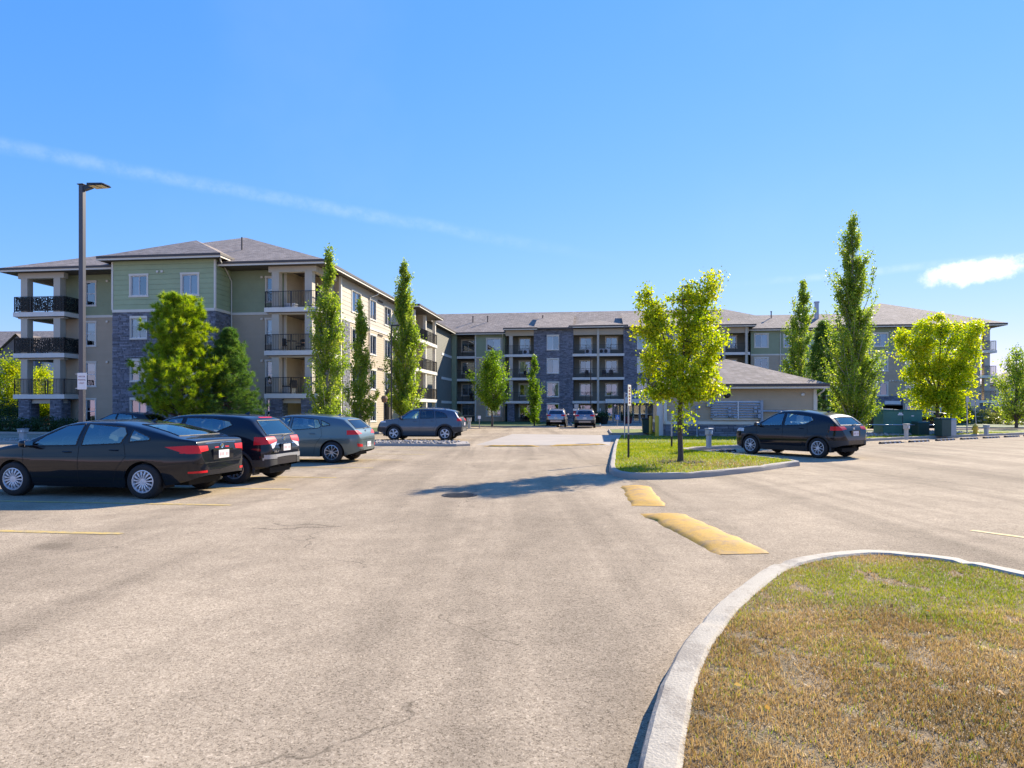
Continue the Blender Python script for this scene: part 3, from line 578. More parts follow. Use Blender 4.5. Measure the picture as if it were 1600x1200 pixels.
# ------------------------------------------------------------------ the apartment building (grid u,v turned 7 degrees)
F1, F2, F3, F4 = 0.05, 2.65, 5.50, 8.35
U0, V0 = -18.1, 42.86
bx, by = W2(U0, V0)
apt = tag(empty('apartment_building', (bx, by, 0.0), -TH), 'four storey apartment building in sage green, beige siding and blue grey stone', 'building')
ORG = (U0, V0, 0)
def islands(mb):
    key = {}; par = []
    def find(i):
        while par[i] != i: i = par[i]
        return i
    ids = []
    for p in mb.v:
        k = (round(p[0], 3), round(p[1], 3)); ids.append(key.setdefault(k, len(key)))
    par = list(range(len(key)))
    for f in mb.f:
        for a in f[1:]: par[find(ids[a])] = find(ids[f[0]])
    out = {}
    for f in mb.f:
        m = out.setdefault(find(ids[f[0]]), MB()); m.add([mb.v[i] for i in f], [tuple(range(len(f)))])
    return list(out.values())
class Wall:
    """a vertical wall from p0 to p1 (seen from outside, left to right) with real openings"""
    def __init__(s, p0, p1): s.p0 = Vector(p0); s.p1 = Vector(p1); s.d = (s.p1-s.p0).normalized(); s.L = (s.p1-s.p0).length; s.n = Vector((s.d.y, -s.d.x)); s.holes = []
    def P(s, a, z, o=0.0): q = s.p0+s.d*a+s.n*o; return (q.x, q.y, z)
    def hole(s, a0, a1, z0, z1): s.holes.append((a0, a1, z0, z1)); return s
    def ivals(s, za, zb, a0=0.0, a1=None):
        a1 = s.L if a1 is None else a1; iv = [(a0, a1)]; zm = (za+zb)/2
        for h in s.holes:
            if h[2]-1e-6 < zm < h[3]+1e-6:
                nv = []
                for (p, q) in iv:
                    if h[1] <= p or h[0] >= q: nv.append((p, q)); continue
                    if h[0] > p+1e-4: nv.append((p, h[0]))
                    if h[1] < q-1e-4: nv.append((h[1], q))
                iv = nv
        return iv
    def cuts(s, z0, z1): return sorted({z0, z1}|{z for h in s.holes for z in (h[2], h[3]) if z0 < z < z1})
    def lap(s, name, z0, z1, m, parent, e=0.155, org=ORG):
        mb = MB(); k = max(1, round((z1-z0)/e)); e = (z1-z0)/k
        for c in range(k):
            a, b = z0+c*e, z0+(c+1)*e; zs = sorted({a, b}|{z for h in s.holes for z in (h[2], h[3]) if a < z < b})
            for za, zb in zip(zs, zs[1:]):
                oa, ob = 0.020-(za-a)/e*0.016, 0.020-(zb-a)/e*0.016
                for (p, q) in s.ivals(za, zb):
                    mb.quad(s.P(p, za, oa), s.P(q, za, oa), s.P(q, zb, ob), s.P(p, zb, ob))
                    if za == a: mb.quad(s.P(p, za, 0.003), s.P(q, za, 0.003), s.P(q, za, oa), s.P(p, za, oa))
        return mb.build(name, m, parent, org)
    def flat(s, name, z0, z1, m, parent, o=0.0, org=ORG):
        mb = MB(); zs = s.cuts(z0, z1)
        for za, zb in zip(zs, zs[1:]):
            for (p, q) in s.ivals(za, zb): mb.quad(s.P(p, za, o), s.P(q, za, o), s.P(q, zb, o), s.P(p, zb, o))
        return mb.build(name, m, parent, org)
    def stone(s, z0, z1, parent, ch=0.105, lmin=0.16, lmax=0.55, org=ORG):
        w = s.flat('stone_wall', z0, z1, 'mortar', parent, 0.0, org); mb = MB(); z = z0+0.006
        while z < z1-0.03:
            h = ch*random.choice((0.65, 0.85, 1.0, 1.25)); zt = min(z+h, z1-0.004)
            for (p, q) in s.ivals(z, zt):
                # keep a course off any opening edge it straddles
                a = p
                while a < q-0.02:
                    b = min(a+random.uniform(lmin, lmax), q)
                    if q-b < 0.08: b = q
                    mid = False
                    for hh in s.holes:
                        if hh[0] < b and hh[1] > a and hh[2] < zt and hh[3] > z: mid = True
                    if not mid:
                        o = random.uniform(0.02, 0.055); g = 0.005
                        A, B = s.P(a+g, z, 0), s.P(b-g, z, 0)
                        r = random.uniform(-0.012, 0.012)
                        mb.add([s.P(a+g, z, 0.002), s.P(b-g, z, 0.002), s.P(b-g, zt-g, 0.002), s.P(a+g, zt-g, 0.002), s.P(a+g+.008, z+.006, o), s.P(b-g-.008, z+.006, o+r), s.P(b-g-.008, zt-g-.006, o+r), s.P(a+g+.008, zt-g-.006, o)],
                               [(4,5,6,7),(0,1,5,4),(1,2,6,5),(2,3,7,6),(3,0,4,7)])
                    a = b
            z = zt
        t = mb.build('stone', 'stone', w, org); t['kind'] = 'stuff'; return w
    def boards(s, z0, z1, m, parent, e=0.40, org=ORG):
        back = s.flat('board_backing', z0, z1, 'mortar', parent, -0.01, org); k = max(1, round((z1-z0)/e)); e = (z1-z0)/k
        for c in range(k):
            a, b = z0+c*e, z0+(c+1)*e-0.012; cutx = sorted([0, s.L]+[x for x in [random.uniform(1.2, s.L-1.2)] if s.L > 5])
            for x0, x1 in zip(cutx, cutx[1:]):
                mb = MB(); zs = sorted({a, b}|{z for h in s.holes for z in (h[2], h[3]) if a < z < b})
                for za, zb in zip(zs, zs[1:]):
                    oa, ob = 0.022-(za-a)/e*0.010, 0.022-(zb-a)/e*0.010
                    for (p, q) in s.ivals(za, zb, x0+0.002, x1-0.002):
                        mb.quad(s.P(p, za, oa), s.P(q, za, oa), s.P(q, zb, ob), s.P(p, zb, ob))
                for (p, q) in s.ivals(a, min(a+.01, b), x0+.002, x1-.002): mb.quad(s.P(p, a, -0.01), s.P(q, a, -0.01), s.P(q, a, 0.022), s.P(p, a, 0.022))
                if mb.v:
                    for piece in islands(mb): piece.build('board', m, back, org)
    def obox(s, mb, a0, a1, z0, z1, o0, o1):
        v = [s.P(a0, z0, o1), s.P(a1, z0, o1), s.P(a1, z0, o0), s.P(a0, z0, o0), s.P(a0, z1, o1), s.P(a1, z1, o1), s.P(a1, z1, o0), s.P(a0, z1, o0)]
        mb.add(v, [(3,2,1,0),(4,5,6,7),(0,1,5,4),(1,2,6,5),(2,3,7,6),(3,0,4,7)])
    def trimline(s, name, z0, z1, m, parent, o=0.045, a0=0.0, a1=None, org=ORG):
        mb = MB(); s.obox(mb, a0, s.L if a1 is None else a1, z0, z1, 0.0, o); return mb.build(name, m, parent, org)
    def window(s, a0, a1, z0, z1, parent, trim=0.10, style='slider', cover=None, org=ORG, head=None, tm='trim'):
        """cuts the opening and fills it: trim boards, frame, panes, something behind the glass"""
        s.hole(a0, a1, z0, z1); mb = MB(); B = s.obox
        if trim:
            B(mb, a0-trim, a0, z0, z1, 0.0, 0.052); B(mb, a1, a1+trim, z0, z1, 0.0, 0.052)
            B(mb, a0-trim-0.03, a1+trim+0.03, z1, z1+trim*1.15, 0.0, 0.060); B(mb, a0-trim-0.03, a1+trim+0.03, z0-trim, z0, 0.0, 0.066)
        else:
            B(mb, a0-0.06, a1+0.06, z1, z1+0.16, 0.0, 0.085); B(mb, a0-0.06, a1+0.06, z0-0.10, z0, 0.0, 0.095)
            B(mb, a0-0.05, a0, z0, z1, 0.0, 0.075); B(mb, a1, a1+0.05, z0, z1, 0.0, 0.075)
        w = mb.build('window', tm, parent, org)
        f = MB(); t = 0.045; o0, o1 = -0.10, -0.012
        B(f, a0, a0+t, z0, z1, o0, o1); B(f, a1-t, a1, z0, z1, o0, o1); B(f, a0+t, a1-t, z0, z0+t, o0, o1); B(f, a0+t, a1-t, z1-t, z1, o0, o1)
        am, zm = (a0+a1)/2, (z0+z1)/2; panes = []
        if style == 'slider': B(f, am-t/2, am+t/2, z0+t, z1-t, o0, o1); panes = [(a0+t, am-t/2, z0+t, z1-t), (am+t/2, a1-t, z0+t, z1-t)]
        elif style == 'hung': B(f, a0+t, a1-t, zm-t/2, zm+t/2, o0, o1); panes = [(a0+t, a1-t, z0+t, zm-t/2), (a0+t, a1-t, zm+t/2, z1-t)]
        else: panes = [(a0+t, a1-t, z0+t, z1-t)]
        f.build('frame', 'vinyl', w, org)
        for p in panes:
            g = MB(); g.quad(s.P(p[0], p[2], -0.05), s.P(p[1], p[2], -0.05), s.P(p[1], p[3], -0.05), s.P(p[0], p[3], -0.05)); g.build('pane', 'pane', w, org)
        r = MB(); d = -1.3
        A = [s.P(a0-.3, z0-.3, d), s.P(a1+.3, z0-.3, d), s.P(a1+.3, z1+.3, d), s.P(a0-.3, z1+.3, d)]; Bk = [s.P(a0-.0, z0, -0.1), s.P(a1, z0, -0.1), s.P(a1, z1, -0.1), s.P(a0, z1, -0.1)]
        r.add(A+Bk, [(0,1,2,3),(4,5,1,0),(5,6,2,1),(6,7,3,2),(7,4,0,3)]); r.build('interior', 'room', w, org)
        cover = cover if cover is not None else random.choice(('half', 'right', 'full', 'right', 'low', 'none', 'curtain'))
        if cover != 'none':
            c = MB(); q = {'half': (a0, a1, zm+0.15*(z1-z0), z1), 'right': (am, a1, z0, z1), 'full': (a0, a1, z0+random.uniform(0, .4), z1), 'low': (a0, am, z0, z1), 'curtain': (a0, a1, z0, z1)}[cover]
            c.quad(s.P(q[0], q[2], -0.14), s.P(q[1], q[2], -0.14), s.P(q[1], q[3], -0.14), s.P(q[0], q[3], -0.14)); c.build('curtain' if cover in ('curtain',) else 'blind', 'curtain' if cover == 'curtain' else 'blind', w, org)
        return w
def railing(path, z, parent, h=1.07, sp=0.115, org=ORG, name='railing'):
    mb = MB()
    for p, q in zip(path, path[1:]):
        p, q = Vector(p), Vector(q); L = (q-p).length; d = (q-p)/L
        mb.bar((p.x, p.y, z+h), (q.x, q.y, z+h), 0.05, 0.035); mb.bar((p.x, p.y, z+0.09), (q.x, q.y, z+0.09), 0.03, 0.03)
        k = max(1, round(L/sp))
        for i in range(1, k):
            c = p+d*(L*i/k); mb.bar((c.x, c.y, z+0.09), (c.x, c.y, z+h), 0.018)
        kk = max(1, round(L/1.5))
        for i in range(kk+1):
            c = p+d*(L*i/kk); mb.bar((c.x, c.y, z+0.0), (c.x, c.y, z+h), 0.05)
    return mb.build(name, 'railing', parent, org)
def bxp(name, m, parent, u0, u1, v0, v1, z0, z1, org=ORG):
    mb = MB(); mb.box(u0, u1, v0, v1, z0, z1); return mb.build(name, m, parent, org)
def stone_column(u0, u1, v0, v1, z0, z1, parent=apt, org=ORG):
    for p, q in (((u0, v0), (u1, v0)), ((u1, v0), (u1, v1)), ((u1, v1), (u0, v1)), ((u0, v1), (u0, v0))): Wall(p, q).stone(z0, z1, parent, org=org)
def hip(name, u0, u1, v0, v1, z, pitch, parent, axis, org=ORG, fascia=0.26, front=True, back=True, over=0.6, soff=True):
    """hipped roof over an eave rectangle: shingle slopes, dark fascia with pale lower edge, soffit"""
    if axis == 'v':
        w = (u1-u0)/2; c = (u0+u1)/2; zr = z+pitch*w; a = (c, v0+w if front else v0, zr); b = (c, v1-w if back else v1, zr)
    else:
        w = (v1-v0)/2; c = (v0+v1)/2; zr = z+pitch*w; a = (u0+w if front else u0, c, zr); b = (u1-w if back else u1, c, zr)
    A, B, Cc, Dd = (u0, v0, z), (u1, v0, z), (u1, v1, z), (u0, v1, z); mb = MB()
    if axis == 'v': mb.add([A, B, Cc, Dd, a, b], [(0,1,4), (1,2,5,4), (2,3,5), (3,0,4,5)])
    else: mb.add([A, B, Cc, Dd, a, b], [(0,1,5,4), (1,2,5), (2,3,4,5), (3,0,4)])
    rf = mb.build(name, 'shingles', parent, org)
    f = MB(); e = 0.012
    for (p, q) in ((A, B), (B, Cc), (Cc, Dd), (Dd, A)):
        p2, q2 = Vector(p), Vector(q); d = (q2-p2).normalized(); n = Vector((d.y, -d.x, 0))
        p2, q2 = p2+n*e-d*e, q2+n*e+d*e; i = -n*0.04
        f.add([p2+Vector((0,0,0.02)), q2+Vector((0,0,0.02)), q2+Vector((0,0,-0.13)), p2+Vector((0,0,-0.13)), p2+i+Vector((0,0,0.02)), q2+i+Vector((0,0,0.02)), q2+i+Vector((0,0,-0.13)), p2+i+Vector((0,0,-0.13))], [(3,2,1,0),(0,1,5,4),(2,3,7,6)])
    f.build('gutter', 'fascia', rf, org)
    f = MB()
    for (p, q) in ((A, B), (B, Cc), (Cc, Dd), (Dd, A)):
        p2, q2 = Vector(p), Vector(q); d = (q2-p2).normalized(); n = Vector((d.y, -d.x, 0)); i = -n*0.035
        f.add([p2+i+Vector((0,0,-0.1)), q2+i+Vector((0,0,-0.1)), q2+i+Vector((0,0,-fascia)), p2+i+Vector((0,0,-fascia))], [(3,2,1,0)])
    f.build('fascia', 'trim', rf, org)
    if soff:
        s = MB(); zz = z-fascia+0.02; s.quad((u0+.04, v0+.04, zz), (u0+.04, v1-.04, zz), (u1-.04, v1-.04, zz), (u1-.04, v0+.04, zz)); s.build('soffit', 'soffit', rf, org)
    # ridge caps along the hips
    return rf
def vents(wall, a, z, n, parent, org=ORG, m='trim'):
    for i in range(n):
        mb = MB(); wall.obox(mb, a+i*0.32, a+i*0.32+0.15, z, z+0.14, 0.0, 0.10); mb.build('vent_hood', m, parent, org)
def downspout(pts, parent=apt, org=ORG, r=0.045):
    mb = MB(); mb.tube(pts, r, 6); return mb.build('downspout', 'trim', parent, org)
EAVE = 11.36
# ---- front wing facing the parking: walls
BL, BR = -32.25, -24.92                    # stone and green bay
VB, VW, VBAL, VN = 42.3, 44.25, 42.86, 46.9
UL, UR = -40.2, -18.1
bay = Wall((BL, VB), (BR, VB)); wl = Wall((-37.4, VW), (BL, VW)); wr = Wall((BR, VW), (-20.97, VW)); bs = Wall((BR, VB), (BR, VW)); bl = Wall((BL, VW), (BL, VB))
for zb, f in ((F4, 0), (F3, 1), (F2, 2), (F1, 3)):
    cov = {0: ('low', 'curtain'), 1: ('half', 'full'), 2: ('right', 'curtain'), 3: ('right', 'right')}[f]
    for (px0, px1), cv in zip(((205, 229.5), (285, 309)), cov):
        bay.window(UV(px0, VB)-BL, UV(px1, VB)-BL, zb+0.88, zb+2.20, apt, 0.12 if f == 0 else 0, 'slider', cv)
    a = UV(134.5, VW)+37.4; wl.window(a, a+0.72, zb+0.62, zb+2.25, apt, 0.10, 'hung', 'half' if f else 'none')
    a = UV(417, VW)-BR; wr.window(a, a+0.72, zb+0.62, zb+2.25, apt, 0.10, 'hung')
bay.boards(8.30, 11.62, 'green_board', apt, 0.335); bay.stone(0.0, 8.12, apt); bay.trimline('trim_band', 8.12, 8.30, 'trim', apt, 0.07)
bs.boards(8.30, 11.62, 'green_board', apt, 0.335); bs.stone(0.0, 8.12, apt); bs.trimline('trim_band', 8.12, 8.30, 'trim', apt, 0.07)
bl.boards(8.30, 11.62, 'green_board', apt, 0.335); bl.stone(0.0, 8.12, apt)
for u, v in ((BL, VB), (BR, VB)):
    mb = MB(); mb.box(u-0.06, u+0.06, v-0.06, v+0.06, 8.30, 11.5); mb.build('corner_trim', 'trim', apt, ORG)
for w in (wl, wr):
    w.lap('siding', 8.25, 11.12, 'green_siding', apt); w.lap('siding', 0.0, 8.08, 'beige_siding', apt); w.trimline('trim_band', 8.08, 8.25, 'trim', apt, 0.06)
for zb in (F4, F3, F2): vents(wl, 3.2, zb+2.22, 1, apt); vents(wr, 2.2, zb+2.22, 1, apt)
vents(bay, 3.2, 10.72, 2, apt)
# notched corner balconies: recess walls
lw = [Wall((-37.4, VN), (-37.4, VW)), Wall((UL+0.2, VN), (-37.4, VN))]
rw = [Wall((-20.97, VW), (-20.97, VN)), Wall((-20.97, VN), (UR, VN))]
for zb in (F4, F3, F2, F1):
    for wl2, a in ((lw[0], 0.7), (lw[1], 0.8), (rw[1], 0.5)):
        pass
    mb = MB(); w = rw[1]; w.hole(0.55, 1.50, zb+0.02, zb+2.1); w.obox(mb, 0.45, 0.55, zb+.02, zb+2.1, 0, .05); w.obox(mb, 1.50, 1.60, zb+.02, zb+2.1, 0, .05); w.obox(mb, 0.45, 1.60, zb+2.1, zb+2.2, 0, .05)
    d = mb.build('balcony_door', 'trim', apt, ORG); g = MB(); g.quad(w.P(.55, zb+.02, -.06), w.P(1.5, zb+.02, -.06), w.P(1.5, zb+2.1, -.06), w.P(.55, zb+2.1, -.06)); g.build('pane', 'pane', d, ORG)
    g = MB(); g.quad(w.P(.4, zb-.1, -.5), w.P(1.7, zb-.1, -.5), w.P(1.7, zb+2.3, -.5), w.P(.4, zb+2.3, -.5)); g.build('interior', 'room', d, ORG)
    w = lw[0]; w.window(0.5, 1.7, zb+0.3, zb+2.1, apt, 0.09, 'slider', 'full')
    mb = MB(); mb.lathe([(0.05, 0), (0.11, .02), (0.12, .2), (0.05, .26)], 10, o=(-20.2, VN-0.14, zb+1.95)); mb.build('wall_lamp', 'black_metal', apt, ORG)
for w in lw+rw:
    w.lap('siding', 8.25, 11.12, 'beige_siding', apt); w.lap('siding', 0.0, 8.25, 'beige_siding', apt)
for u, v in ((-20.97, VW), (-37.4, VW)): bxp('corner_trim', 'trim', apt, u-0.07, u+0.07, v-0.07, v+0.07, 0.0, 11.1)
def corner_balcony(ua, ub, open_right):
    z_of = (F2, F3, F4)
    for z in z_of:
        s = bxp('balcony_slab', 'slab', apt, ua, ub, VBAL, VN+0.02, z-0.30, z)
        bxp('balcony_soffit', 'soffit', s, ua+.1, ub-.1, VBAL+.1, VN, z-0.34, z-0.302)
        p = [(ua+.06, VW), (ua+.06, VBAL+.06), (ub-.06, VBAL+.06), (ub-.06, VN)] if open_right else [(ua+.06, VN), (ua+.06, VBAL+.06), (ub-.06, VBAL+.06), (ub-.06, VW)]
        railing(p, z, s)
        for a, b in ((z, z+2.42) if z < F4 else (z, 10.72),):
            for cu in (ua+.45, ub-.95):
                bxp('balcony_column', 'column', s, cu, cu+.5, VBAL+.16, VBAL+.66, a, b)
        bz = z+2.42 if z < F4 else 10.72
        bxp('balcony_beam', 'column', s, ua+.2, ub-.2, VBAL+.2, VBAL+.6, bz, bz+0.24 if z < F4 else 11.1)
        bb = ub-.6 if open_right else ua+.2
        bxp('balcony_beam', 'column', s, bb, bb+.4, VBAL+.66, VN, bz, bz+0.24 if z < F4 else 11.1)
        for cu in ((ub-.95, ub-.45) if open_right else (ua+.2, ua+.7),): bxp('balcony_column', 'fascia' if not open_right else 'column', s, cu[0], cu[1], VN-.45, VN-.03, z, bz)
    for cu in (ua+.35, ub-1.15): stone_column(cu, cu+.85, VBAL+.1, VBAL+.9, 0.0, F2-0.34)
    bxp('balcony_beam', 'column', apt, ua+.25, ub-.25, VBAL+.25, VBAL+.6, F2-0.62, F2-0.345)
corner_balcony(UL, -36.3, False); corner_balcony(-21.8, UR, True)
# woven privacy screens on the two upper balconies
def screen_mat():
    m = bpy.data.materials.new('screen'); m.use_nodes = True; t = m.node_tree; b = t.nodes['Principled BSDF']; b.inputs['Base Color'].default_value = (0.018, 0.02, 0.014, 1); b.inputs['Roughness'].default_value = 0.7
    co = N(t, 'ShaderNodeTexCoord'); v = N(t, 'ShaderNodeTexVoronoi', Scale=24.0); t.links.new(co.outputs['Object'], v.inputs['Vector'])
    n = N(t, 'ShaderNodeTexNoise', Scale=1.2, Detail=2.0); t.links.new(co.outputs['Object'], n.inputs['Vector'])
    s = N(t, 'ShaderNodeSeparateColor'); t.links.new(v.outputs['Color'], s.inputs[0]); k = N(t, 'ShaderNodeMath', operation='MULTIPLY_ADD'); t.links.new(n.outputs[0], k.inputs[0]); k.inputs[1].default_value = 0.9; t.links.new(s.outputs[0], k.inputs[2])
    c = N(t, 'ShaderNodeMath', operation='LESS_THAN'); t.links.new(k.outputs[0], c.inputs[0]); c.inputs[1].default_value = 1.18; t.links.new(c.outputs[0], b.inputs['Alpha']); M['screen'] = m
screen_mat()
for z in (F3, F4):
    mb = MB(); mb.box(UL+.1, -36.4, VBAL+.085, VBAL+.10, z+.1, z+1.04); mb.build('privacy_screen', 'screen', apt, ORG)
    mb = MB(); mb.box(-36.40, -36.385, VBAL+.11, VW, z+.1, z+1.04); mb.build('privacy_screen', 'screen', apt, ORG)
# long side of the front wing
side = Wall((UR, VN), (UR, 70.6)); dark_side = Wall((UR-.02, 70.6), (UR-.02, 87.3)); dark_side.lap('siding', 0, 11.1, 'dark_wall', apt, 0.19)  # dark siding here also stands in for the shade past the balconies
for zb in (F4, F3, F2, F1):
    for (pa, pb) in ((549.5, 563), (577.5, 587), (600.5, 610.5)):
        a, b = VU(pa, UR)-VN, VU(pb, UR)-VN; side.window(a, b, zb+0.62, zb+2.15, apt, 0.10, 'slider')
    for a in (15.2, 17.8, 20.4): side.window(a, a+1.4, zb+0.5, zb+2.1, apt, 0.09, 'slider')
    for k in range(5):
        if zb < F4: continue
side.lap('siding', 8.25, 11.12, 'sunlit_siding', apt, 0.31); side.lap('siding', 0.0, 8.08, 'beige_siding', apt, 0.19); side.trimline('trim_band', 8.08, 8.25, 'trim', apt, 0.06)
bxp('corner_trim', 'trim', apt, UR-0.1, UR+0.07, VN-0.07, VN+0.12, 0.0, 11.1)
sp = Wall((UR+0.06, VN+0.25), (UR+0.06, VN+1.7)); sp.stone(0.0, 8.05, apt)
for zb in (F4, F3, F2): vents(side, 8.4, zb+2.3, 4, apt, m='soffit')
bxp('electrical_cabinet', 'fascia', apt, UR+.03, UR+.3, 57.5, 58.1, 0.3, 3.4)
# balconies standing out from the long side
UP = -16.55
for z in (F2, F3, F4):
    s = bxp('balcony_slab', 'slab', apt, UR+.05, UP, 61.5, 70.3, z-0.30, z); railing([(UR+.1, 61.55), (UP-.05, 61.55), (UP-.05, 70.25), (UR+.1, 70.25)], z, s, sp=0.13)
    for v in (61.7, 65.8, 69.8): bxp('balcony_column', 'trim', s, UP-.4, UP-.1, v, v+.3, z, z+2.55)
    if z == F4:
        mb = MB(); mb.box(UP-.09, UP-.075, 62.2, 66.5, z+.12, z+1.05); mb.build('glass_screen', 'balcony_glass', s, ORG)
    bxp('party_wall', 'beige_siding', s, UR+.05, UP-.4, 65.85, 66.05, z, z+2.55)
for v in (61.7, 65.8, 69.8): bxp('balcony_column', 'trim', apt, UP-.45, UP-.05, v, v+.4, 0.0, F2-.30)
# ---- middle wing, far side of the court
VP, VR = 83.0, 85.0                        # projecting plane, recessed plane
def uP(px): return UV(px, VP)
def uR(px): return UV(px, VR)
FACE = {}
def facade(px0, px1, v, style):
    w = Wall((UV(px0, v), v), (UV(px1, v), v)); w.px = lambda p, v=v, u0=UV(px0, v): UV(p, v)-u0; return w
def green_over_beige(w, top=11.1):
    w.lap('siding', 8.25, top, 'green_siding', apt, 0.19); w.lap('siding', 0.0, 8.08, 'beige_siding', apt, 0.19); w.trimline('trim_band', 8.08, 8.25, 'trim', apt, 0.06)
FL = (F4, F3, F2, F1)
# inner corner balconies
cor = facade(676, 743, VR+2.2, ''); ucol = uR(700)
for z in FL:
    cor.window(cor.px(722), cor.px(741), z+0.8, z+2.2, apt, 0.12, 'slider', 'half'); cor.window(cor.px(703.5), cor.px(711.5), z+0.1, z+2.1, apt, 0.08, 'one', 'none')
    if z > 1:
        s = bxp('balcony_slab', 'slab', apt, ucol-1.4, uR(743), VR, VR+2.2, z-.30, z); railing([(ucol+.3, VR+.06), (uR(743)-.05, VR+.06)], z, s, sp=0.14); bxp('balcony_soffit', 'soffit', s, ucol-1.3, uR(743)-.1, VR+.1, VR+2.1, z-.34, z-.302)
        bxp('balcony_slab', 'slab', apt, UR+.05, ucol+.05, 79.0, VR, z-.30, z)
cor.lap('siding', 0.0, 11.1, 'dark_wall', apt, 0.19)
bxp('corner_column', 'green_siding', apt, UR+.02, UR+.62, VR-.35, VR+.2, 0.0, 11.1)
wA = facade(743, 789, VR, '')
for z, c in zip(FL, ('right', 'right', 'half', 'full')): wA.window(wA.px(761), wA.px(782), z+.75, z+2.15, apt, 0.13, 'slider', c)
green_over_beige(wA); bxp('corner_trim', 'trim', apt, uR(743)-.08, uR(743)+.08, VR-.08, VR+.1, 0, 11.1); Wall((uR(743), VR+2.2), (uR(743), VR)).lap('siding', 0, 11.1, 'dark_wall', apt, 0.19)
downspout([(uR(786), VR-.55, 11.1), (uR(786), VR-.5, 10.9), (uR(786), VR-.1, 10.6), (uR(786), VR-.1, 0.2)])
def balcony_stack(px0, px1, wins, posts=(), beam=True, depth=1.9, top=11.35, stone_base=True, wm='dark_wall'):
    u0, u1 = uP(px0), uP(px1); back = Wall((u0, VP+depth), (u1, VP+depth))
    for z in FL:
        for (a, b) in wins:
            back.window(UV(a, VP+depth)-u0, UV(b, VP+depth)-u0, z+.72, z+2.1, apt, 0.12, 'slider', random.choice(('right', 'half', 'right', 'low')))
        if z > 1:
            s = bxp('balcony_slab', 'slab', apt, u0-.12, u1+.12, VP-.12, VP+depth, z-.30, z); railing([(u0, VP-.04), (u1, VP-.04)], z, s, sp=0.14)
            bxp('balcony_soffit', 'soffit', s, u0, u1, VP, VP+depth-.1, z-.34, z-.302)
    back.lap('siding', 0.0, top, wm, apt, 0.19)
    if beam: bxp('balcony_beam', 'beige_siding', apt, u0, u1, VP-.02, VP+.25, top-.72, top)
    for p in posts: bxp('balcony_post', 'column', apt, uP(p)-.13, uP(p)+.13, VP-.16, VP+.14, 0.0, top)
    return u0, u1
balcony_stack(790, 834, [(812, 828)], ()); bxp('balcony_column', 'column', apt, uP(795.5), uP(801), VP+.02, VP+.5, F2, 11.2); stone_column(uP(793), uP(803), VP, VP+.8, 0.0, F2-.32)
Wall((uP(790), VP+1.9), (uP(790), VP)).lap('siding', 0, 11.3, 'green_siding', apt, 0.19)
pier = facade(834, 896, VP, '')
for z, c in zip(FL, ('low', 'right', 'right', 'none')): pier.window(pier.px(855), pier.px(873), z+.55, z+2.2, apt, 0, 'slider', c)
pier.stone(0.0, 11.45, apt, 0.12, 0.2, 0.5); Wall((uP(896), VP), (uP(896), VP+1.9)).flat('pier_return', 0, 11.4, 'mortar', apt)
balcony_stack(896, 974, [(907, 924), (947, 964)], (934.5,))
for px, z in ((919, F4), (941, F4), (948, F4), (829-8, F4)):
    mb = MB(); mb.cbox(uP(px)-.42, uP(px)+.42, VP+.5, VP+.85, F4+.02, F4+.65, .03); a = mb.build('air_conditioner', 'ac_white', apt, ORG)
    g = MB(); g.lathe([(.22, 0), (.22, .02), (.05, .03)], 16, 'y', (uP(px)-.1, VP+.47, F4+.34)); g.build('fan_grille', 'furniture', a, ORG)
pier2 = facade(974, 1108, VP, '')
for z in FL[:3]:
    pier2.window(pier2.px(996), pier2.px(1013), z+.55, z+2.2, apt, 0, 'slider', 'low'); pier2.window(pier2.px(1052), pier2.px(1070), z+.55, z+2.2, apt, 0, 'slider')
ent_a, ent_b = pier2.px(976), pier2.px(1020)
pier2.hole(ent_a, ent_b, 0.0, 2.35); pier2.stone(0.0, 11.45, apt, 0.12, 0.2, 0.5); Wall((uP(974), VP+1.9), (uP(974), VP)).flat('pier_return', 0, 11.4, 'mortar', apt)
balcony_stack(1108, 1170, [(1113, 1124), (1138, 1150)], (1131, 1166)); stone_column(uP(1164), uP(1170), VP, VP+.8, 0, F2-.3)
Wall((uP(1170), VP), (uP(1170), VP+2.0)).lap('siding', 0, 11.2, 'green_siding', apt, 0.19)
wB = facade(1173, 1285, VR-.2, '')
for z, c in zip(FL, ('right', 'none', 'half', 'half')):
    wB.window(wB.px(1180), wB.px(1199), z+.75, z+2.25, apt, 0.13, 'slider', c); wB.window(wB.px(1225.5), wB.px(1239), z+.75, z+2.15, apt, 0.12, 'slider', c); wB.window(wB.px(1259), wB.px(1272), z+.75, z+2.15, apt, 0.12, 'slider')
green_over_beige(wB)
downspout([(UV(1219, VR-.2), VR-.75, 11.1), (UV(1219, VR-.2), VR-.3, 10.7), (UV(1219, VR-.2), VR-.3, 0.2)])
# end wing to the right
VE = 83.7; uE0, uE1 = UV(1287, VE), UV(1531, VE)
wE = Wall((uE0, VE), (uE1, VE)); wE.px = lambda p: UV(p, VE)-uE0
for z, c in zip(FL, ('right', 'half', 'none', 'half')):
    for a, b in ((1320, 1341), (1366.5, 1386), (1416, 1435), (1470, 1488)):
        if z == F1 and a == 1366.5: continue
        wE.window(wE.px(a), wE.px(b), z+.62, z+2.05, apt, 0.13, 'slider', c)
wE.hole(wE.px(1379), wE.px(1411), 0.0, 2.05)
wE.lap('siding', 8.25, 11.1, 'green_siding', apt, 0.19); wE.trimline('trim_band', 8.08, 8.25, 'trim', apt, 0.06)
w1 = Wall((uE0, VE), (uE0+wE.px(1355), VE)); w2 = Wall((uE0+wE.px(1355), VE), (uE0+wE.px(1411), VE)); w3 = Wall((uE0+wE.px(1411), VE), (uE1, VE))
for w in (w1, w2, w3):
    o = (w.p0-wE.p0).length; w.holes = [(a-o, b-o, c, d) for a, b, c, d in wE.holes]
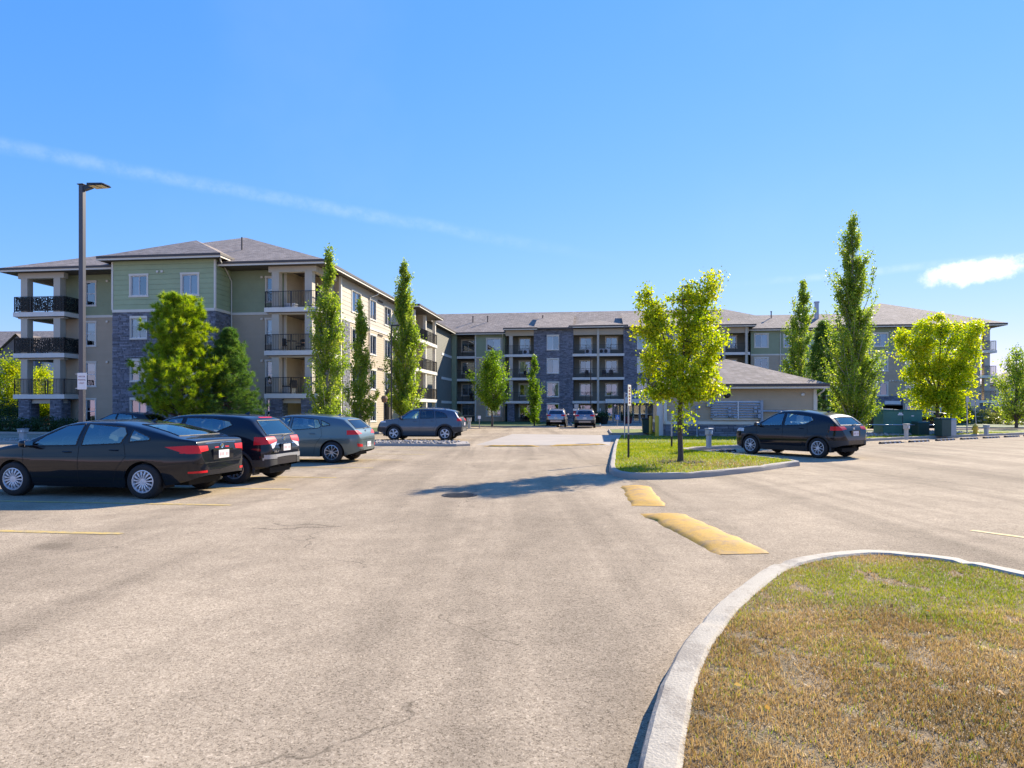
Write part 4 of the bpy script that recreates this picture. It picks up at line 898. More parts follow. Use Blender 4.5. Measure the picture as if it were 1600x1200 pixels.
w1.lap('siding', 0, 8.08, 'beige_siding', apt, 0.19); w3.lap('siding', 0, 8.08, 'beige_siding', apt, 0.19); w2.lap('siding', 3.2, 8.08, 'beige_siding', apt, 0.19); w2.stone(0, 3.2, apt, 0.12, 0.2, 0.5)
bxp('garage_canopy', 'white_metal', apt, uE0+wE.px(1381), uE0+wE.px(1406), VE-.25, VE-.06, 2.2, 2.6)
mb = MB(); a, b = wE.px(1379), wE.px(1411)
mb.add([wE.P(a, 0.02, -4), wE.P(b, 0.02, -4), wE.P(b, 2.05, -4), wE.P(a, 2.05, -4), wE.P(a, 0.02, 0), wE.P(b, 0.02, 0), wE.P(b, 2.05, 0), wE.P(a, 2.05, 0)], [(0,1,2,3),(4,5,1,0),(5,6,2,1),(6,7,3,2),(7,4,0,3)]); mb.build('garage_ramp', 'room', apt, ORG)
for z in (F4, F3, F2): vents(wE, wE.px(1389), z+2.2, 3, apt); vents(wE, wE.px(1399), z+2.2, 3, apt)
uEE = UV(1557, VE)
for z in (F2, F3, F4):
    s = bxp('balcony_slab', 'slab', apt, uE1-.1, uEE, VE-.1, VE+4.2, z-.30, z); railing([(uE1, VE), (uEE-.06, VE), (uEE-.06, VE+4.1)], z, s, sp=0.14)
    bxp('balcony_column', 'column', s, uEE-1.2, uEE-.6, VE+.15, VE+.7, z, z+2.55 if z < F4 else 11.1); bxp('balcony_column', 'column', s, uEE-1.2, uEE-.6, VE+3.4, VE+3.9, z, z+2.55 if z < F4 else 11.1)
    if z == F4: bxp('balcony_beam', 'column', s, uE1, uEE-.5, VE+.2, VE+.6, 10.72, 11.1)
stone_column(uEE-1.5, uEE-.3, VE+.1, VE+1.0, 0, F2-.3); stone_column(uE1+.0, uE1+.7, VE+.1, VE+1.0, 0, F2-.3)
Wall((uE1, VE), (uE1, VE+4.2)).lap('siding', 0, 11.1, 'beige_siding', apt, 0.19); Wall((uE1, VE+4.2), (uEE-.2, VE+4.2)).lap('siding', 0, 11.1, 'green_siding', apt, 0.19) if False else None
Wall((uE1, VE+4.2), (uE1, 103)).lap('siding', 0, 11.1, 'beige_siding', apt, 0.19)
# ---- entrance: canopy, glazed doors, house number
cz = bxp('entrance_canopy', 'slab', apt, uP(946), uP(1021), VP-1.5, VP+.3, 2.36, 2.85); bxp('canopy_soffit', 'soffit', cz, uP(946)+.1, uP(1021)-.1, VP-1.4, VP+.2, 2.32, 2.358)
gw = Wall((uP(948), VP+.6), (uP(1021), VP+.6)); gx0 = 0.0
mb = MB(); mb.quad(gw.P(-1, 0, -4), gw.P(gw.L+1, 0, -4), gw.P(gw.L+1, 2.4, -4), gw.P(-1, 2.4, -4)); mb.build('lobby_wall', 'wood', apt, ORG)
mb = MB(); mb.quad(gw.P(-1, 0.03, 0), gw.P(gw.L+1, 0.03, 0), gw.P(gw.L+1, 0.03, -4), gw.P(-1, 0.03, -4)); mb.build('lobby_floor', 'concrete', apt, ORG)
kd_ = 7
for i in range(kd_):
    a, b = gw.L*i/kd_, gw.L*(i+1)/kd_; mb = MB()
    gw.obox(mb, a+.02, a+.12, 0.03, 2.35, -.06, .02); gw.obox(mb, b-.12, b-.02, 0.03, 2.35, -.06, .02); gw.obox(mb, a+.12, b-.12, 0.03, .25, -.06, .02); gw.obox(mb, a+.12, b-.12, 2.2, 2.35, -.06, .02); gw.obox(mb, a+.12, b-.12, 1.0, 1.06, -.05, .01)
    d = mb.build('entrance_door', 'grey_box', apt, ORG); g = MB(); g.quad(gw.P(a+.12, .25, -.02), gw.P(b-.12, .25, -.02), gw.P(b-.12, 2.2, -.02), gw.P(a+.12, 2.2, -.02)); g.build('pane', 'pane', d, ORG)
def text_mesh(s, size, depth=0.01):
    cu = bpy.data.curves.new('t', 'FONT'); cu.body = s; cu.size = size; cu.extrude = depth; cu.align_x = 'CENTER'; cu.align_y = 'CENTER'
    o = bpy.data.objects.new('t', cu); C.objects.link(o); dg = bpy.context.evaluated_depsgraph_get(); me = bpy.data.meshes.new_from_object(o.evaluated_get(dg)); bpy.data.objects.remove(o); return me
def put_text(name, s, size, m, loc, rz, parent, depth=0.01):
    o = link(name, text_mesh(s, size, depth), m, parent); o.location = loc; o.rotation_euler = (R(90), 0, rz); return o
put_text('house_number', '204', 0.95, 'number', ((uP(977)+uP(992))/2-U0, VP-1.42-V0, 3.17), 0, apt, 0.03)
bxp('entry_panel', 'dark_wall', apt, uP(935), uP(946), VP-.02, VP+1.8, 0.0, 2.36)
bxp('intercom', 'sign_white', apt, uP(937), uP(938.6), VP-.06, VP-.021, 1.25, 1.75)
# ---- ground-floor patio furniture and balcony things are separate objects further down; roofs now
P4 = 0.40
hip('roof', -41.0, -17.45, 42.46, 97.0, EAVE, P4, apt, 'v')
hip('bay_roof', BL-.72, BR+.72, VB-.62, 56.0, 11.78, 0.46, apt, 'v', back=False, soff=False)
mb = MB(); z = 11.54; mb.quad((BL-.68, VB-.58, z), (BL-.68, VW, z), (BR+.68, VW, z), (BR+.68, VB-.58, z)); mb.build('bay_soffit', 'soffit', apt, ORG)
hip('roof', -40, uR(1222)+4, VR-.65, VR-.65+18.4, 11.28, P4, apt, 'u', front=False)
hip('balcony_roof', uP(787), uP(840), VP-.6, VR+9, 11.55, 0.38, apt, 'v', back=False)
hip('balcony_roof', uP(889), uP(981), VP-.55, VR+12, 11.72, 0.30, apt, 'v', back=False)
rr = MB(); rr.add([(uP(834), VP-.5, 11.5), (uP(895), VP-.5, 11.5), (uP(895), VR+6, 11.5+7.4*0.38), (uP(834), VR+6, 11.5+7.4*0.38)], [(0,1,2,3)]); rr.build('pier_roof', 'shingles', apt, ORG); bxp('gutter', 'fascia', apt, uP(834), uP(895), VP-.53, VP-.48, 11.36, 11.53)
rr = MB(); rr.add([(uP(974), VP-.5, 11.5), (uP(1110), VP-.5, 11.5), (uP(1110), VR+6, 11.5+7.4*0.38), (uP(974), VR+6, 11.5+7.4*0.38)], [(0,1,2,3)]); rr.build('pier_roof', 'shingles', apt, ORG); bxp('gutter', 'fascia', apt, uP(974), uP(1110), VP-.53, VP-.48, 11.36, 11.53)
hip('balcony_roof', uP(1102), uP(1180), VP-.6, VR+10, 11.58, 0.36, apt, 'v', back=False)
hip('side_balcony_roof', UR-8, UP+.55, 61.0, 70.9, 11.28, 0.22, apt, 'u', front=False)
hip('roof', 26.4, 46.0, 83.0, 110.0, EAVE, P4, apt, 'v')
hip('roof', uR(1200), 36, 88.0, 104.0, 11.2, 0.40, apt, 'u', front=False, back=False)
mb = MB(); mb.lathe([(.28, 0), (.28, 2.6), (.36, 2.62), (.36, 2.8)], 12, o=(UV(1276, 94), 94, 13.0)); mb.build('flue_pipe', 'galv', apt, ORG)
for (px, v, z) in ((739, 89, 13.1), (762, 89, 13.1), (848, 88.5, 13.0), (1205, 89, 13.1)):
    mb = MB(); mb.lathe([(.07, -.3), (.07, .75), (.12, .76), (.12, .84)], 8, o=(UV(px, v), v, z)); mb.build('roof_vent', 'fascia', apt, ORG)
mb = MB(); mb.lathe([(.06, -.3), (.06, .75)], 8, o=(UV(378, 47.5), 47.5, 13.55)); mb.build('roof_vent', 'fascia', apt, ORG)
# downspouts on the front wing
downspout([(BR+.55, VB-.3, 11.5), (BR+.5, VB-.2, 11.35), (BR+.12, VW-.9, 11.1), (BR+.12, VW-.12, 10.4), (BR+.12, VW-.12, 0.2)])
downspout([(BL-.45, VB+.9, 11.15), (BL-.3, VB+.9, 10.98), (BL-.08, VW-.14, 10.7), (BL-.08, VW-.14, 0.2)])
downspout([(UR+.6, 53.8, 11.1), (UR+.5, 53.8, 10.95), (UR+.1, 53.0, 10.6), (UR+.1, 53.0, 0.2)])
# solid core so that no light passes through
mb = MB(); mb.box(-37.2, -21.2, VW+1.5, 88, 0, 11.0); mb.box(-21.2, UR-1.45, VN+1.5, 88, 0, 11.0); mb.box(-40.0, -37.2, VN+1.6, 88, 0, 11.0); mb.box(UR-1.45, UR-1.4, VN+3, 88, 0, 11)
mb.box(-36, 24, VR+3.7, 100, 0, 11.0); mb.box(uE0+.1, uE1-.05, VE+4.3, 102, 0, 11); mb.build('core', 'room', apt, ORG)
Wall((UL+0.2, 96.5), (UL+.2, VN)).lap('siding', 0, 11.1, 'beige_siding', apt, 0.3)
# ------------------------------------------------------------------ utility building beside the lawn
gu0, gu1, gv0, gv1 = 3.85, 11.8, 38.8, 46.8; GO = (gu0, gv0, 0); GZ = 0.10
ub = tag(empty('utility_building', (*W2(gu0, gv0), 0.0), -TH), 'low beige sided utility building with hipped shingle roof and gas pipes', 'building')
gf = Wall((gu0, gv0), (gu1, gv0)); gl = Wall((gu0, gv1), (gu0, gv0)); gr = Wall((gu1, gv0), (gu1, gv1)); gb = Wall((gu1, gv1), (gu0, gv1))

for w in (gf, gl, gr, gb):
    w.lap('siding', 0.95, 2.75, 'beige_siding', ub, 0.16, GO); w.trimline('wainscot_cap', 0.78, 0.95, 'trim', ub, 0.07, org=GO)
for w in (gf, gr): w.stone(0.0, 0.78, ub, 0.13, 0.3, 0.8, GO)
gl.stone(0.0, 0.78, ub, 0.13, 0.3, 0.8, GO)
for u in (gu0, gu1): bxp('corner_trim', 'trim', ub, u-.08, u+.08, gv0-.07, gv0+.1, 0.95, 2.72, GO)
bxp('core', 'room', ub, gu0+.25, gu1-.25, gv0+.25, gv1-.25, 0, 2.7, GO)
hip('roof', gu0-.6, gu1+.6, gv0-.6, gv1+.6, 2.98, 0.37, ub, 'u', GO, fascia=0.24)
for a in ():
    mb = MB(); o = [(1.55, 4.0), (4.0, 6.45)][a]; gl.obox(mb, o[0], o[1], 0.1, 2.3, -.02, .04)
    for k in range(1, 5): gl.obox(mb, o[0]+k*(o[1]-o[0])/5-.015, o[0]+k*(o[1]-o[0])/5+.015, 0.1, 2.3, .04, .06)
    mb.build('door_leaf', 'white_metal', ub, GO)
mb = MB(); c = gl.P(6.55, 0, 0); mb.box(gu0-.44, gu0-.09, gv0+.30, gv0+.38, 0.12, 2.3); mb.build('open_door_leaf', 'white_metal', ub, GO)
mb = MB(); mb.tube([(gu1+.35, gv0-.55, 2.75), (gu1+.3, gv0-.45, 2.6), (gu1+.13, gv0+.12, 2.35), (gu1+.13, gv0+.12, 0.15)], .045, 6); mb.build('downspout', 'trim', ub, GO)
mb = MB(); mb.lathe([(.0, -.10), (.07, -.09), (.1, -.03), (.1, 0)], 12, 'y', (UV(1254, gv0), gv0-.02, 2.42)); mb.build('camera_dome', 'white_metal', ub, GO)
mb = MB(); mb.lathe([(.0, -.12), (.12, -.1), (.17, -.03), (.17, 0)], 14, 'y', (UV(1136, gv0), gv0-.02, 2.4)); mb.build('wall_lamp', 'black_metal', ub, GO)
# gas meter manifold on its front wall
gm0, gm1 = UV(1113, gv0), UV(1191, gv0)
man = tag(empty('gas_manifold', (*W2(gm0, gv0), 0), -TH), 'grey gas pipe manifold board mounted on the beige utility wall', 'pipes'); MO = (gm0, gv0, 0); z0_, z1_ = 1.02, 2.08
mb = MB(); mb.box(gm0, gm1, gv0-.10, gv0-.045, z0_, z1_); mb.build('backboard', 'white_metal', man, MO)
for k in range(7):
    mb = MB(); zz = z0_+.16+k*(z1_-z0_-.26)/6; mb.tube([(gm0-.12, gv0-.2, zz), (gm1-.12, gv0-.2, zz)], .042, 8); mb.build('pipe', 'pipe', man, MO)
for k in range(14):
    mb = MB(); uu = random.choice((gm0+.05, gm0+.15, gm0+.8, gm0+1.1, gm1-.5, gm1-.3)); zz = z0_+.10+random.choice((0, 0, .04, .12, .3, .5)); mb.cbox(uu, uu+.16, gv0-.34, gv0-.2, zz, zz+.14, .02); mb.build('valve', 'pipe', man, MO)
mb = MB(); mb.tube([(gm1-.08, gv0-.2, z1_+.02), (gm1-.08, gv0-.2, 0.10)], .09, 10); mb.build('header_pipe', 'pipe', man, MO)
mb = MB(); mb.tube([(gm1-.06, gv0-.2, 1.52), (gm1+1.15, gv0-.2, 1.50), (gm1+1.28, gv0-.2, 1.44), (gm1+1.30, gv0-.2, 1.3), (gm1+1.30, gv0-.2, 0.1)], .055, 8); mb.build('outlet_pipe', 'pipe', man, MO)
mb = MB(); mb.cbox(gm0-.32, gm0-.14, gv0-.3, gv0-.06, 1.75, 2.0, .02); mb.build('regulator', 'grey_box', man, MO)
mb = MB(); mb.box((gm0+gm1)/2-.03, (gm0+gm1)/2+.03, gv0-.27, gv0-.245, z0_+.05, z1_); mb.build('bracket', 'white_metal', man, MO)
# ------------------------------------------------------------------ cars
def paint(name, col, metal=0.0, rough=0.35):
    m = mat(name, col, 0.28, metal, coat=0.85, spec=0.05); return name
paint('paint_black', (0.006, 0.007, 0.011)); paint('paint_midnight', (0.005, 0.006, 0.012)); paint('paint_teal', (0.125, 0.165, 0.165), 0.5, 0.4)
paint('paint_slate', (0.085, 0.105, 0.13), 0.5, 0.4); paint('paint_silver', (0.42, 0.38, 0.36), 0.6, 0.4); paint('paint_bronze', (0.30, 0.27, 0.25), 0.6, 0.4); paint('paint_charcoal', (0.03, 0.032, 0.036), 0.4)
mat('cladding', (0.022, 0.022, 0.023), 0.6); mat('seam', (0.003, 0.003, 0.003), 0.8); mat('tyre', (0.018, 0.018, 0.018), 0.85, var=0.2, vscale=8); mat('rim', (0.55, 0.55, 0.57), 0.3, metal=0.85); mat('rim_white', (0.62, 0.62, 0.63), 0.4, metal=0.3)
mat('rim_dark', (0.05, 0.05, 0.055), 0.4, metal=0.6); mat('well', (0.006, 0.006, 0.006), 0.9); mat('interior', (0.07, 0.07, 0.075), 0.7); mat('seat', (0.11, 0.11, 0.115), 0.8)
mat('tail_red', (0.62, 0.010, 0.016), 0.3, coat=0.35, spec=0.2); mat('tail_clear', (0.62, 0.58, 0.58), 0.15, coat=1.0); mat('head_clear', (0.55, 0.58, 0.62), 0.12, coat=1.0); mat('plate', (0.68, 0.66, 0.66), 0.4); mat('chrome', (0.65, 0.66, 0.68), 0.12, metal=1.0); mat('silver_trim', (0.33, 0.33, 0.34), 0.4, metal=0.5)
mat('plate_text', (0.45, 0.28, 0.28), 0.6)
def pchip(pts):
    xs = np.array([p[0] for p in pts], float); ys = np.array([p[1] for p in pts], float); h = np.diff(xs); d = np.diff(ys)/h; m = np.zeros(len(xs)); m[0], m[-1] = d[0], d[-1]
    for i in range(1, len(xs)-1):
        if d[i-1]*d[i] > 0: w1, w2 = 2*h[i]+h[i-1], h[i]+2*h[i-1]; m[i] = (w1+w2)/(w1/d[i-1]+w2/d[i])
    def f(x):
        x = min(max(x, xs[0]), xs[-1]); i = int(min(max(np.searchsorted(xs, x)-1, 0), len(h)-1)); t = (x-xs[i])/h[i]
        return float((1+2*t)*(1-t)**2*ys[i]+t*(1-t)**2*h[i]*m[i]+t*t*(3-2*t)*ys[i+1]+t*t*(t-1)*h[i]*m[i+1])
    return f
class Car:
    def __init__(s, name, label, p, loc, heading, group=None):
        s.p = p; s.root = tag(empty(name, (*loc, 0.0), heading), label, 'car', group); p = s.p
        s.W = p['W']; s.top = pchip(p['top']); s.bot = pchip(p['bot']); s.plan = pchip(p['plan']); s.belt = pchip(p['belt'])
        s.xf, s.xr, s.R = p['xf'], p['xr'], p['R']; s.arch = p.get('arch', s.R+0.055)
        s.shell(); s.wheels(); s.inside()
    def zb(s, x):
        z = s.bot(x)
        for xw in (s.xf, s.xr):
            d = abs(x-xw)
            if d < s.arch: z = max(z, s.R+math.sqrt(s.arch**2-d*d)-0.0)
        return z
    def yside(s, x, z):                    # body side half-width at height z
        g = s.gz(z); return s.plan(x)*s.W*g
    def section(s, x):
        zt = s.top(x); zb = min(s.zb(x), zt-0.12); zs = min(s.belt(x), zt-0.015); zs = max(zs, zb+0.05); pts = []
        nl = 12
        for i in range(nl+1):
            z = zb+(zs-zb)*i/nl; pts.append((s.yside(x, z), z))
        yb = pts[-1][0]; h = zt-zs
        k = min(1.0, h/0.30); tum = s.p.get('tumble', 0.40); crown = 0.012+0.040*k if h > 0.05 else 0.012+0.03*max(0, h/0.05)*0.2
        crown = min(crown, h*0.8); ye = yb-tum*max(0, h-crown)*(0.55+0.45*k)-0.012*(1-k); ze = zt-crown
        Epre = (yb+(ye-yb)*0.86, zs+(ze-zs)*0.86); Fp = (ye*0.86, zt-crown*0.86**2)
        for i in range(1, 8):
            t = i/7; b = 0.018*math.sin(math.pi*t)*k; pts.append((yb+(Epre[0]-yb)*t+b, zs+(Epre[1]-zs)*t))
        for i in range(1, 6):
            t = i/5; a, b, c = (1-t)**2, 2*t*(1-t), t*t; pts.append((a*Epre[0]+b*ye+c*Fp[0], a*Epre[1]+b*ze+c*Fp[1]))
        for i in range(1, 8):
            y = Fp[0]*(1-i/7); pts.append((y, zt-crown*(y/ye)**2 if ye > 1e-3 else zt))
        return pts
    def gz(s, z):
        t = s.p.get('gz') or [(0.15, 0.90), (0.30, 0.955), (0.45, 0.985), (0.62, 1.0), (0.74, 0.998), (0.80, 0.985), (0.95, 0.962), (1.15, 0.93)]
        if not hasattr(s, '_g'): s._g = pchip(t)
        return s._g(z)
    def shell(s):
        p = s.p; x0, x1 = p['top'][0][0], p['top'][-1][0]; xs = [x0]; x = x0
        while x < x1:                       # stations by arc length of the roof line, dense at the arches
            e = 1e-3; sl = abs(s.top(min(x+e, x1))-s.top(x))/e; st = 0.045/math.sqrt(1+sl*sl)
            for xw in (s.xf, s.xr):
                if abs(abs(x-xw)-s.arch) < 0.07: st = min(st, 0.010)
            if x-x0 < 0.1 or x1-x < 0.12: st = min(st, 0.014)
            x += max(st, 0.004); xs.append(min(x, x1))
        S = [s.section(x) for x in xs]; n = len(S[0]); V = []; Fc = []
        for x, sec in zip(xs, S):
            V += [(x, y, z) for y, z in sec]+[(x, -y, z) for y, z in sec[-2::-1]]
        m = 2*n-1
        for i in range(len(xs)-1):
            for j in range(m-1): Fc.append((i*m+j, i*m+j+1, (i+1)*m+j+1, (i+1)*m+j))
        Fc.append(tuple(range(m))); Fc.append(tuple((len(xs)-1)*m+j for j in range(m-1, -1, -1)))
        bm = bmesh.new(); vs = [bm.verts.new(v) for v in V]
        for f in Fc: bm.faces.new([vs[i] for i in f])
        bmesh.ops.recalc_face_normals(bm, faces=bm.faces); bm.normal_update(); s.bvh = BVHTree.FromBMesh(bm); s.bm = bm
        for spec in p['cuts']: s.cut(**spec)
        me = bpy.data.meshes.new('body'); bm.to_mesh(me); bm.free(); s.body = link('body', me, p['paint'], s.root, True, 42)
        for fn in p.get('extras', []): fn(s)
        for pl in p.get('seams', []): s.ribbon(pl, 0.007, 'seam', 'door_seam', s.body)
        for hx, hz in p.get('handles', []):
            for sd in (1, -1):
                q = s.hit(hx, hz, sd)
                if q: 
                    mb = MB(); mb.tube([(hx-0.09, q.y-sd*.005, hz), (hx-0.06, q.y+sd*.03, hz+.003), (hx+0.06, q.y+sd*.03, hz+.005), (hx+0.09, q.y-sd*.005, hz+.004)], 0.013, 6); mb.build('door_handle', p.get('handle_mat', p['paint']), s.body, smooth=True)
        if 'mirror' in p:
            mx, mz = p['mirror']
            for sd in (1, -1):
                q = s.hit(mx, mz, sd); y = (q.y if q else sd*s.W*0.93); mb = MB(); b = bmesh.new(); bmesh.ops.create_icosphere(b, subdivisions=3, radius=1)
                for v in b.verts:
                    c = v.co; v.co = Vector((math.copysign(abs(c.x)**0.7, c.x)*0.075-0.02*c.y*sd, math.copysign(abs(c.y)**0.7, c.y)*0.115, math.copysign(abs(c.z)**0.7, c.z)*0.075))+Vector((mx+.02, y+sd*0.135, mz+0.05))
                me = bpy.data.meshes.new('mirror'); b.to_mesh(me); b.free(); mo = link('mirror', me, p.get('mirror_mat', p['paint']), s.root, True, 60)
                mb.tube([(mx+.02, y-sd*.02, mz-.01), (mx+.02, y+sd*.06, mz+.01)], .03, 8); mb.build('mirror_stalk', 'cladding', mo)
                g = MB(); g.box(mx-.064, mx-.058, y+sd*.135-.08, y+sd*.135+.08, mz+.0, mz+.10); g.build('mirror_glass', 'chrome', mo)
    def hit(s, x, z, sd):
        r = s.bvh.ray_cast(Vector((x, sd*3, z)), Vector((0, -sd, 0))); return r[0]
    def hit_end(s, y, z, back=True):
        sg = -1 if back else 1; r = s.bvh.ray_cast(Vector((sg*4, y, z)), Vector((-sg, 0, 0))); return r[0], r[1]
    def cut(s, poly, view, name, m, cond, seal=None, mirror=True, push=0.0, inset=0.0):
        """split the shell along a convex outline seen from the side ('xz') or the end ('yz') and lift the faces inside into a part"""
        bm = s.bm; sets = [1, -1] if (view == 'yz' and mirror) else [1]
        for sg in sets:
            P = [(a*(sg if view == 'yz' else 1), b) for a, b in poly]; A = sum(P[i][0]*P[(i+1) % len(P)][1]-P[(i+1) % len(P)][0]*P[i][1] for i in range(len(P)))
            if A < 0: P = P[::-1]
            lo = [min(q[i] for q in P)-.02 for i in (0, 1)]; hi = [max(q[i] for q in P)+.02 for i in (0, 1)]
            def c2(co): return (co.x, co.z) if view == 'xz' else (co.y, co.z)
            def near(f):
                cs = [c2(v.co) for v in f.verts]; return max(c[0] for c in cs) > lo[0] and min(c[0] for c in cs) < hi[0] and max(c[1] for c in cs) > lo[1] and min(c[1] for c in cs) < hi[1] and cond(f.calc_center_median(), f.normal)
            for i in range(len(P)):
                (a0, b0), (a1, b1) = P[i], P[(i+1) % len(P)]; nr = (b1-b0, -(a1-a0))
                fs = [f for f in bm.faces if len(f.verts) < 30 and near(f)]; g = set(fs)
                for f in fs: g.update(f.edges); g.update(f.verts)
                no = Vector((nr[0], 0, nr[1])) if view == 'xz' else Vector((0, nr[0], nr[1])); co = Vector((a0, 0, b0)) if view == 'xz' else Vector((0, a0, b0))
                bmesh.ops.bisect_plane(bm, geom=list(g), dist=1e-5, plane_co=co, plane_no=no)
            bm.normal_update()
            def inside(f):
                c = c2(f.calc_center_median())
                return all((P[(i+1) % len(P)][0]-P[i][0])*(c[1]-P[i][1])-(P[(i+1) % len(P)][1]-P[i][1])*(c[0]-P[i][0]) > -1e-7 for i in range(len(P)))
            fs = [f for f in bm.faces if len(f.verts) < 30 and inside(f) and cond(f.calc_center_median(), f.normal)]
            groups = [[f for f in fs if f.calc_center_median().y > 0], [f for f in fs if f.calc_center_median().y <= 0]] if view == 'xz' else [fs]
            for gr in groups:
                if not gr: continue
                nb = bmesh.new(); mp = {}
                for f in gr:
                    for v in f.verts:
                        if v not in mp: mp[v] = nb.verts.new(v.co+v.normal*push)
                    nb.faces.new([mp[v] for v in f.verts])
                nb.normal_update(); loops = []
                be = [e for e in nb.edges if e.is_boundary]; adj = {}
                for e in be:
                    for v in e.verts: adj.setdefault(v, []).append(e)
                seen = set()
                for e in be:
                    if e in seen: continue
                    lp = [e.verts[0], e.verts[1]]; seen.add(e)
                    while True:
                        nx = [q for q in adj[lp[-1]] if q not in seen]
                        if not nx: break
                        seen.add(nx[0]); lp.append(nx[0].other_vert(lp[-1]))
                    loops.append([v.co.copy() for v in lp])
                me = bpy.data.meshes.new(name); nb.to_mesh(me); nb.free(); o = link(name, me, m, s.root, True, 50)
                if seal:
                    mb = MB()
                    for lp in loops:
                        if (lp[0]-lp[-1]).length < 1e-6: lp = lp[:-1]
                        if len(lp) > 3: mb.tube(lp, seal[0], 5, closed=True)
                    mb.build('seal', seal[1], o)
            bmesh.ops.delete(bm, geom=fs, context='FACES')
    def ribbon(s, pts, w, m, name, parent, off=0.0025, both=True, end=False):
        P = [Vector((a, b)) for a, b in pts]; dense = []
        for a, b in zip(P, P[1:]):
            k = max(1, int((b-a).length/0.03)); dense += [a+(b-a)*i/k for i in range(k)]
        dense.append(P[-1])
        for sd in ((1, -1) if both else (1,)):
            mb = MB(); row = []
            for i, q in enumerate(dense):
                d = (dense[min(i+1, len(dense)-1)]-dense[max(i-1, 0)]).normalized(); n = Vector((-d.y, d.x))*w/2; pr = []
                for t in (q+n, q-n):
                    if end: h, nn = s.hit_end(t.x*sd, t.y); 
                    else: r = s.bvh.ray_cast(Vector((t.x, sd*3, t.y)), Vector((0, -sd, 0))); h, nn = r[0], r[1]
                    pr.append(None if h is None else h+(nn if nn.dot(Vector((-1, 0, 0)) if end else Vector((0, sd, 0))) > 0 else -nn)*off)
                row.append(pr)
            for a, b in zip(row, row[1:]):
                if None not in a and None not in b: mb.quad(a[0], a[1], b[1], b[0])
            if mb.v: mb.build(name, m, parent)
    def ring(s, xw, r0, r1, a0, a1, m, name, parent, off=0.012):
        """wheel-arch moulding laid on the body side"""
        for sd in (1, -1):
            mb = MB(); rows = []; k = 40
            for i in range(k+1):
                a = a0+(a1-a0)*i/k; row = []
                for j, r in enumerate((r0, r0+.004, (r0+r1)/2, r1-.006, r1)):
                    x, z = xw+r*math.cos(a), s.R+r*math.sin(a); h = s.hit(x, max(z, 0.24), sd)
                    if h is None: h = Vector((x, sd*s.W*0.93, z))
                    h = Vector((x, h.y, z)); row.append(h+Vector((0, sd*(off if 0 < j < 4 else (-.03 if j == 0 else -0.002)), 0)))
                rows.append(row)
            for a, b in zip(rows, rows[1:]):
                for j in range(4): mb.quad(a[j], a[j+1], b[j+1], b[j])
            mb.build(name, m, parent, smooth=True, fix=True)
    def wheels(s):
        p = s.p; R0 = s.R; rr = p.get('rim_r', R0*0.66); wd = 0.10; proto = None
        for xw in (s.xf, s.xr):
            for sd in (1, -1):
                yw = sd*(s.W*s.plan(xw)-0.10)
                if proto is None:
                    mb = MB(); mb.lathe([(rr, -wd), (rr+.02, -wd-.004), (R0-.03, -wd+.0), (R0-.006, -wd*.78), (R0, -wd*.5), (R0, wd*.5), (R0-.006, wd*.78), (R0-.03, wd), (rr+.02, wd+.004), (rr, wd)], 40, 'y', cap=False)
                    w = mb.build('wheel', 'tyre', s.root, smooth=True, fix=True)
                    mb = MB(); mb.lathe([(rr+.004, wd-.002), (rr-.016, wd+.004), (rr-.03, wd-.02), (rr-.035, wd-.09), (rr-.035, -wd)], 40, 'y', cap=False)
                    ns, sty = p.get('spokes', (5, 'single')); 
                    mb.lathe([(0.0, wd-.005), (0.055, wd-.008), (0.065, wd-.03)], 20, 'y', cap=False)
                    rim = mb.build('rim', p.get('rim_mat', 'rim'), w, smooth=True)
                    for i in range(ns):
                        a = 2*math.pi*i/ns+0.3; mb = MB(); c, sn = math.cos(a), math.sin(a)
                        offs = {'single': [(0.045, 0.03, 0)], 'double': [(0.020, 0.016, 0.055), (0.020, 0.016, -0.055)], 'thin': [(0.020, 0.030, 0)], 'wide': [(0.05, 0.085, 0)]}[sty]
                        for wi, wo, sh in offs:
                            def pt(r, o, y): return (r*c-o*sn, y, r*sn+o*c)
                            i0, o0 = sh*0.45, sh*1.25
                            mb.add([pt(.04, i0-wi/2, wd-.012), pt(.04, i0+wi/2, wd-.012), pt(rr-.02, o0+wo/2, wd-.012), pt(rr-.02, o0-wo/2, wd-.012), pt(.04, i0-wi/2, wd-.06), pt(.04, i0+wi/2, wd-.06), pt(rr-.02, o0+wo/2, wd-.06), pt(rr-.02, o0-wo/2, wd-.06), pt((.04+rr)/2, (i0+o0)/2-(wi+wo)/4, wd+.004), pt((.04+rr)/2, (i0+o0)/2+(wi+wo)/4, wd+.004)],
                                   [(0,8,9,1), (8,3,2,9), (0,4,7,3,8), (1,9,2,6,5)])
                        mb.build('spoke', p.get('rim_mat', 'rim'), rim)
                    mb = MB(); mb.lathe([(0.0, wd-.07), (rr-.03, wd-.07)], 24, 'y', cap=False); mb.build('brake_disc', p.get('rim_back', 'rim_dark'), w); proto = w; o = w
                else: o = dup(proto, s.root)
                o.location = (xw, yw, R0); o.rotation_euler = (0, random.uniform(0, 1.2), 0 if sd > 0 else math.pi)
                if sd < 0: o.rotation_euler = (0, random.uniform(0, 1), math.pi)
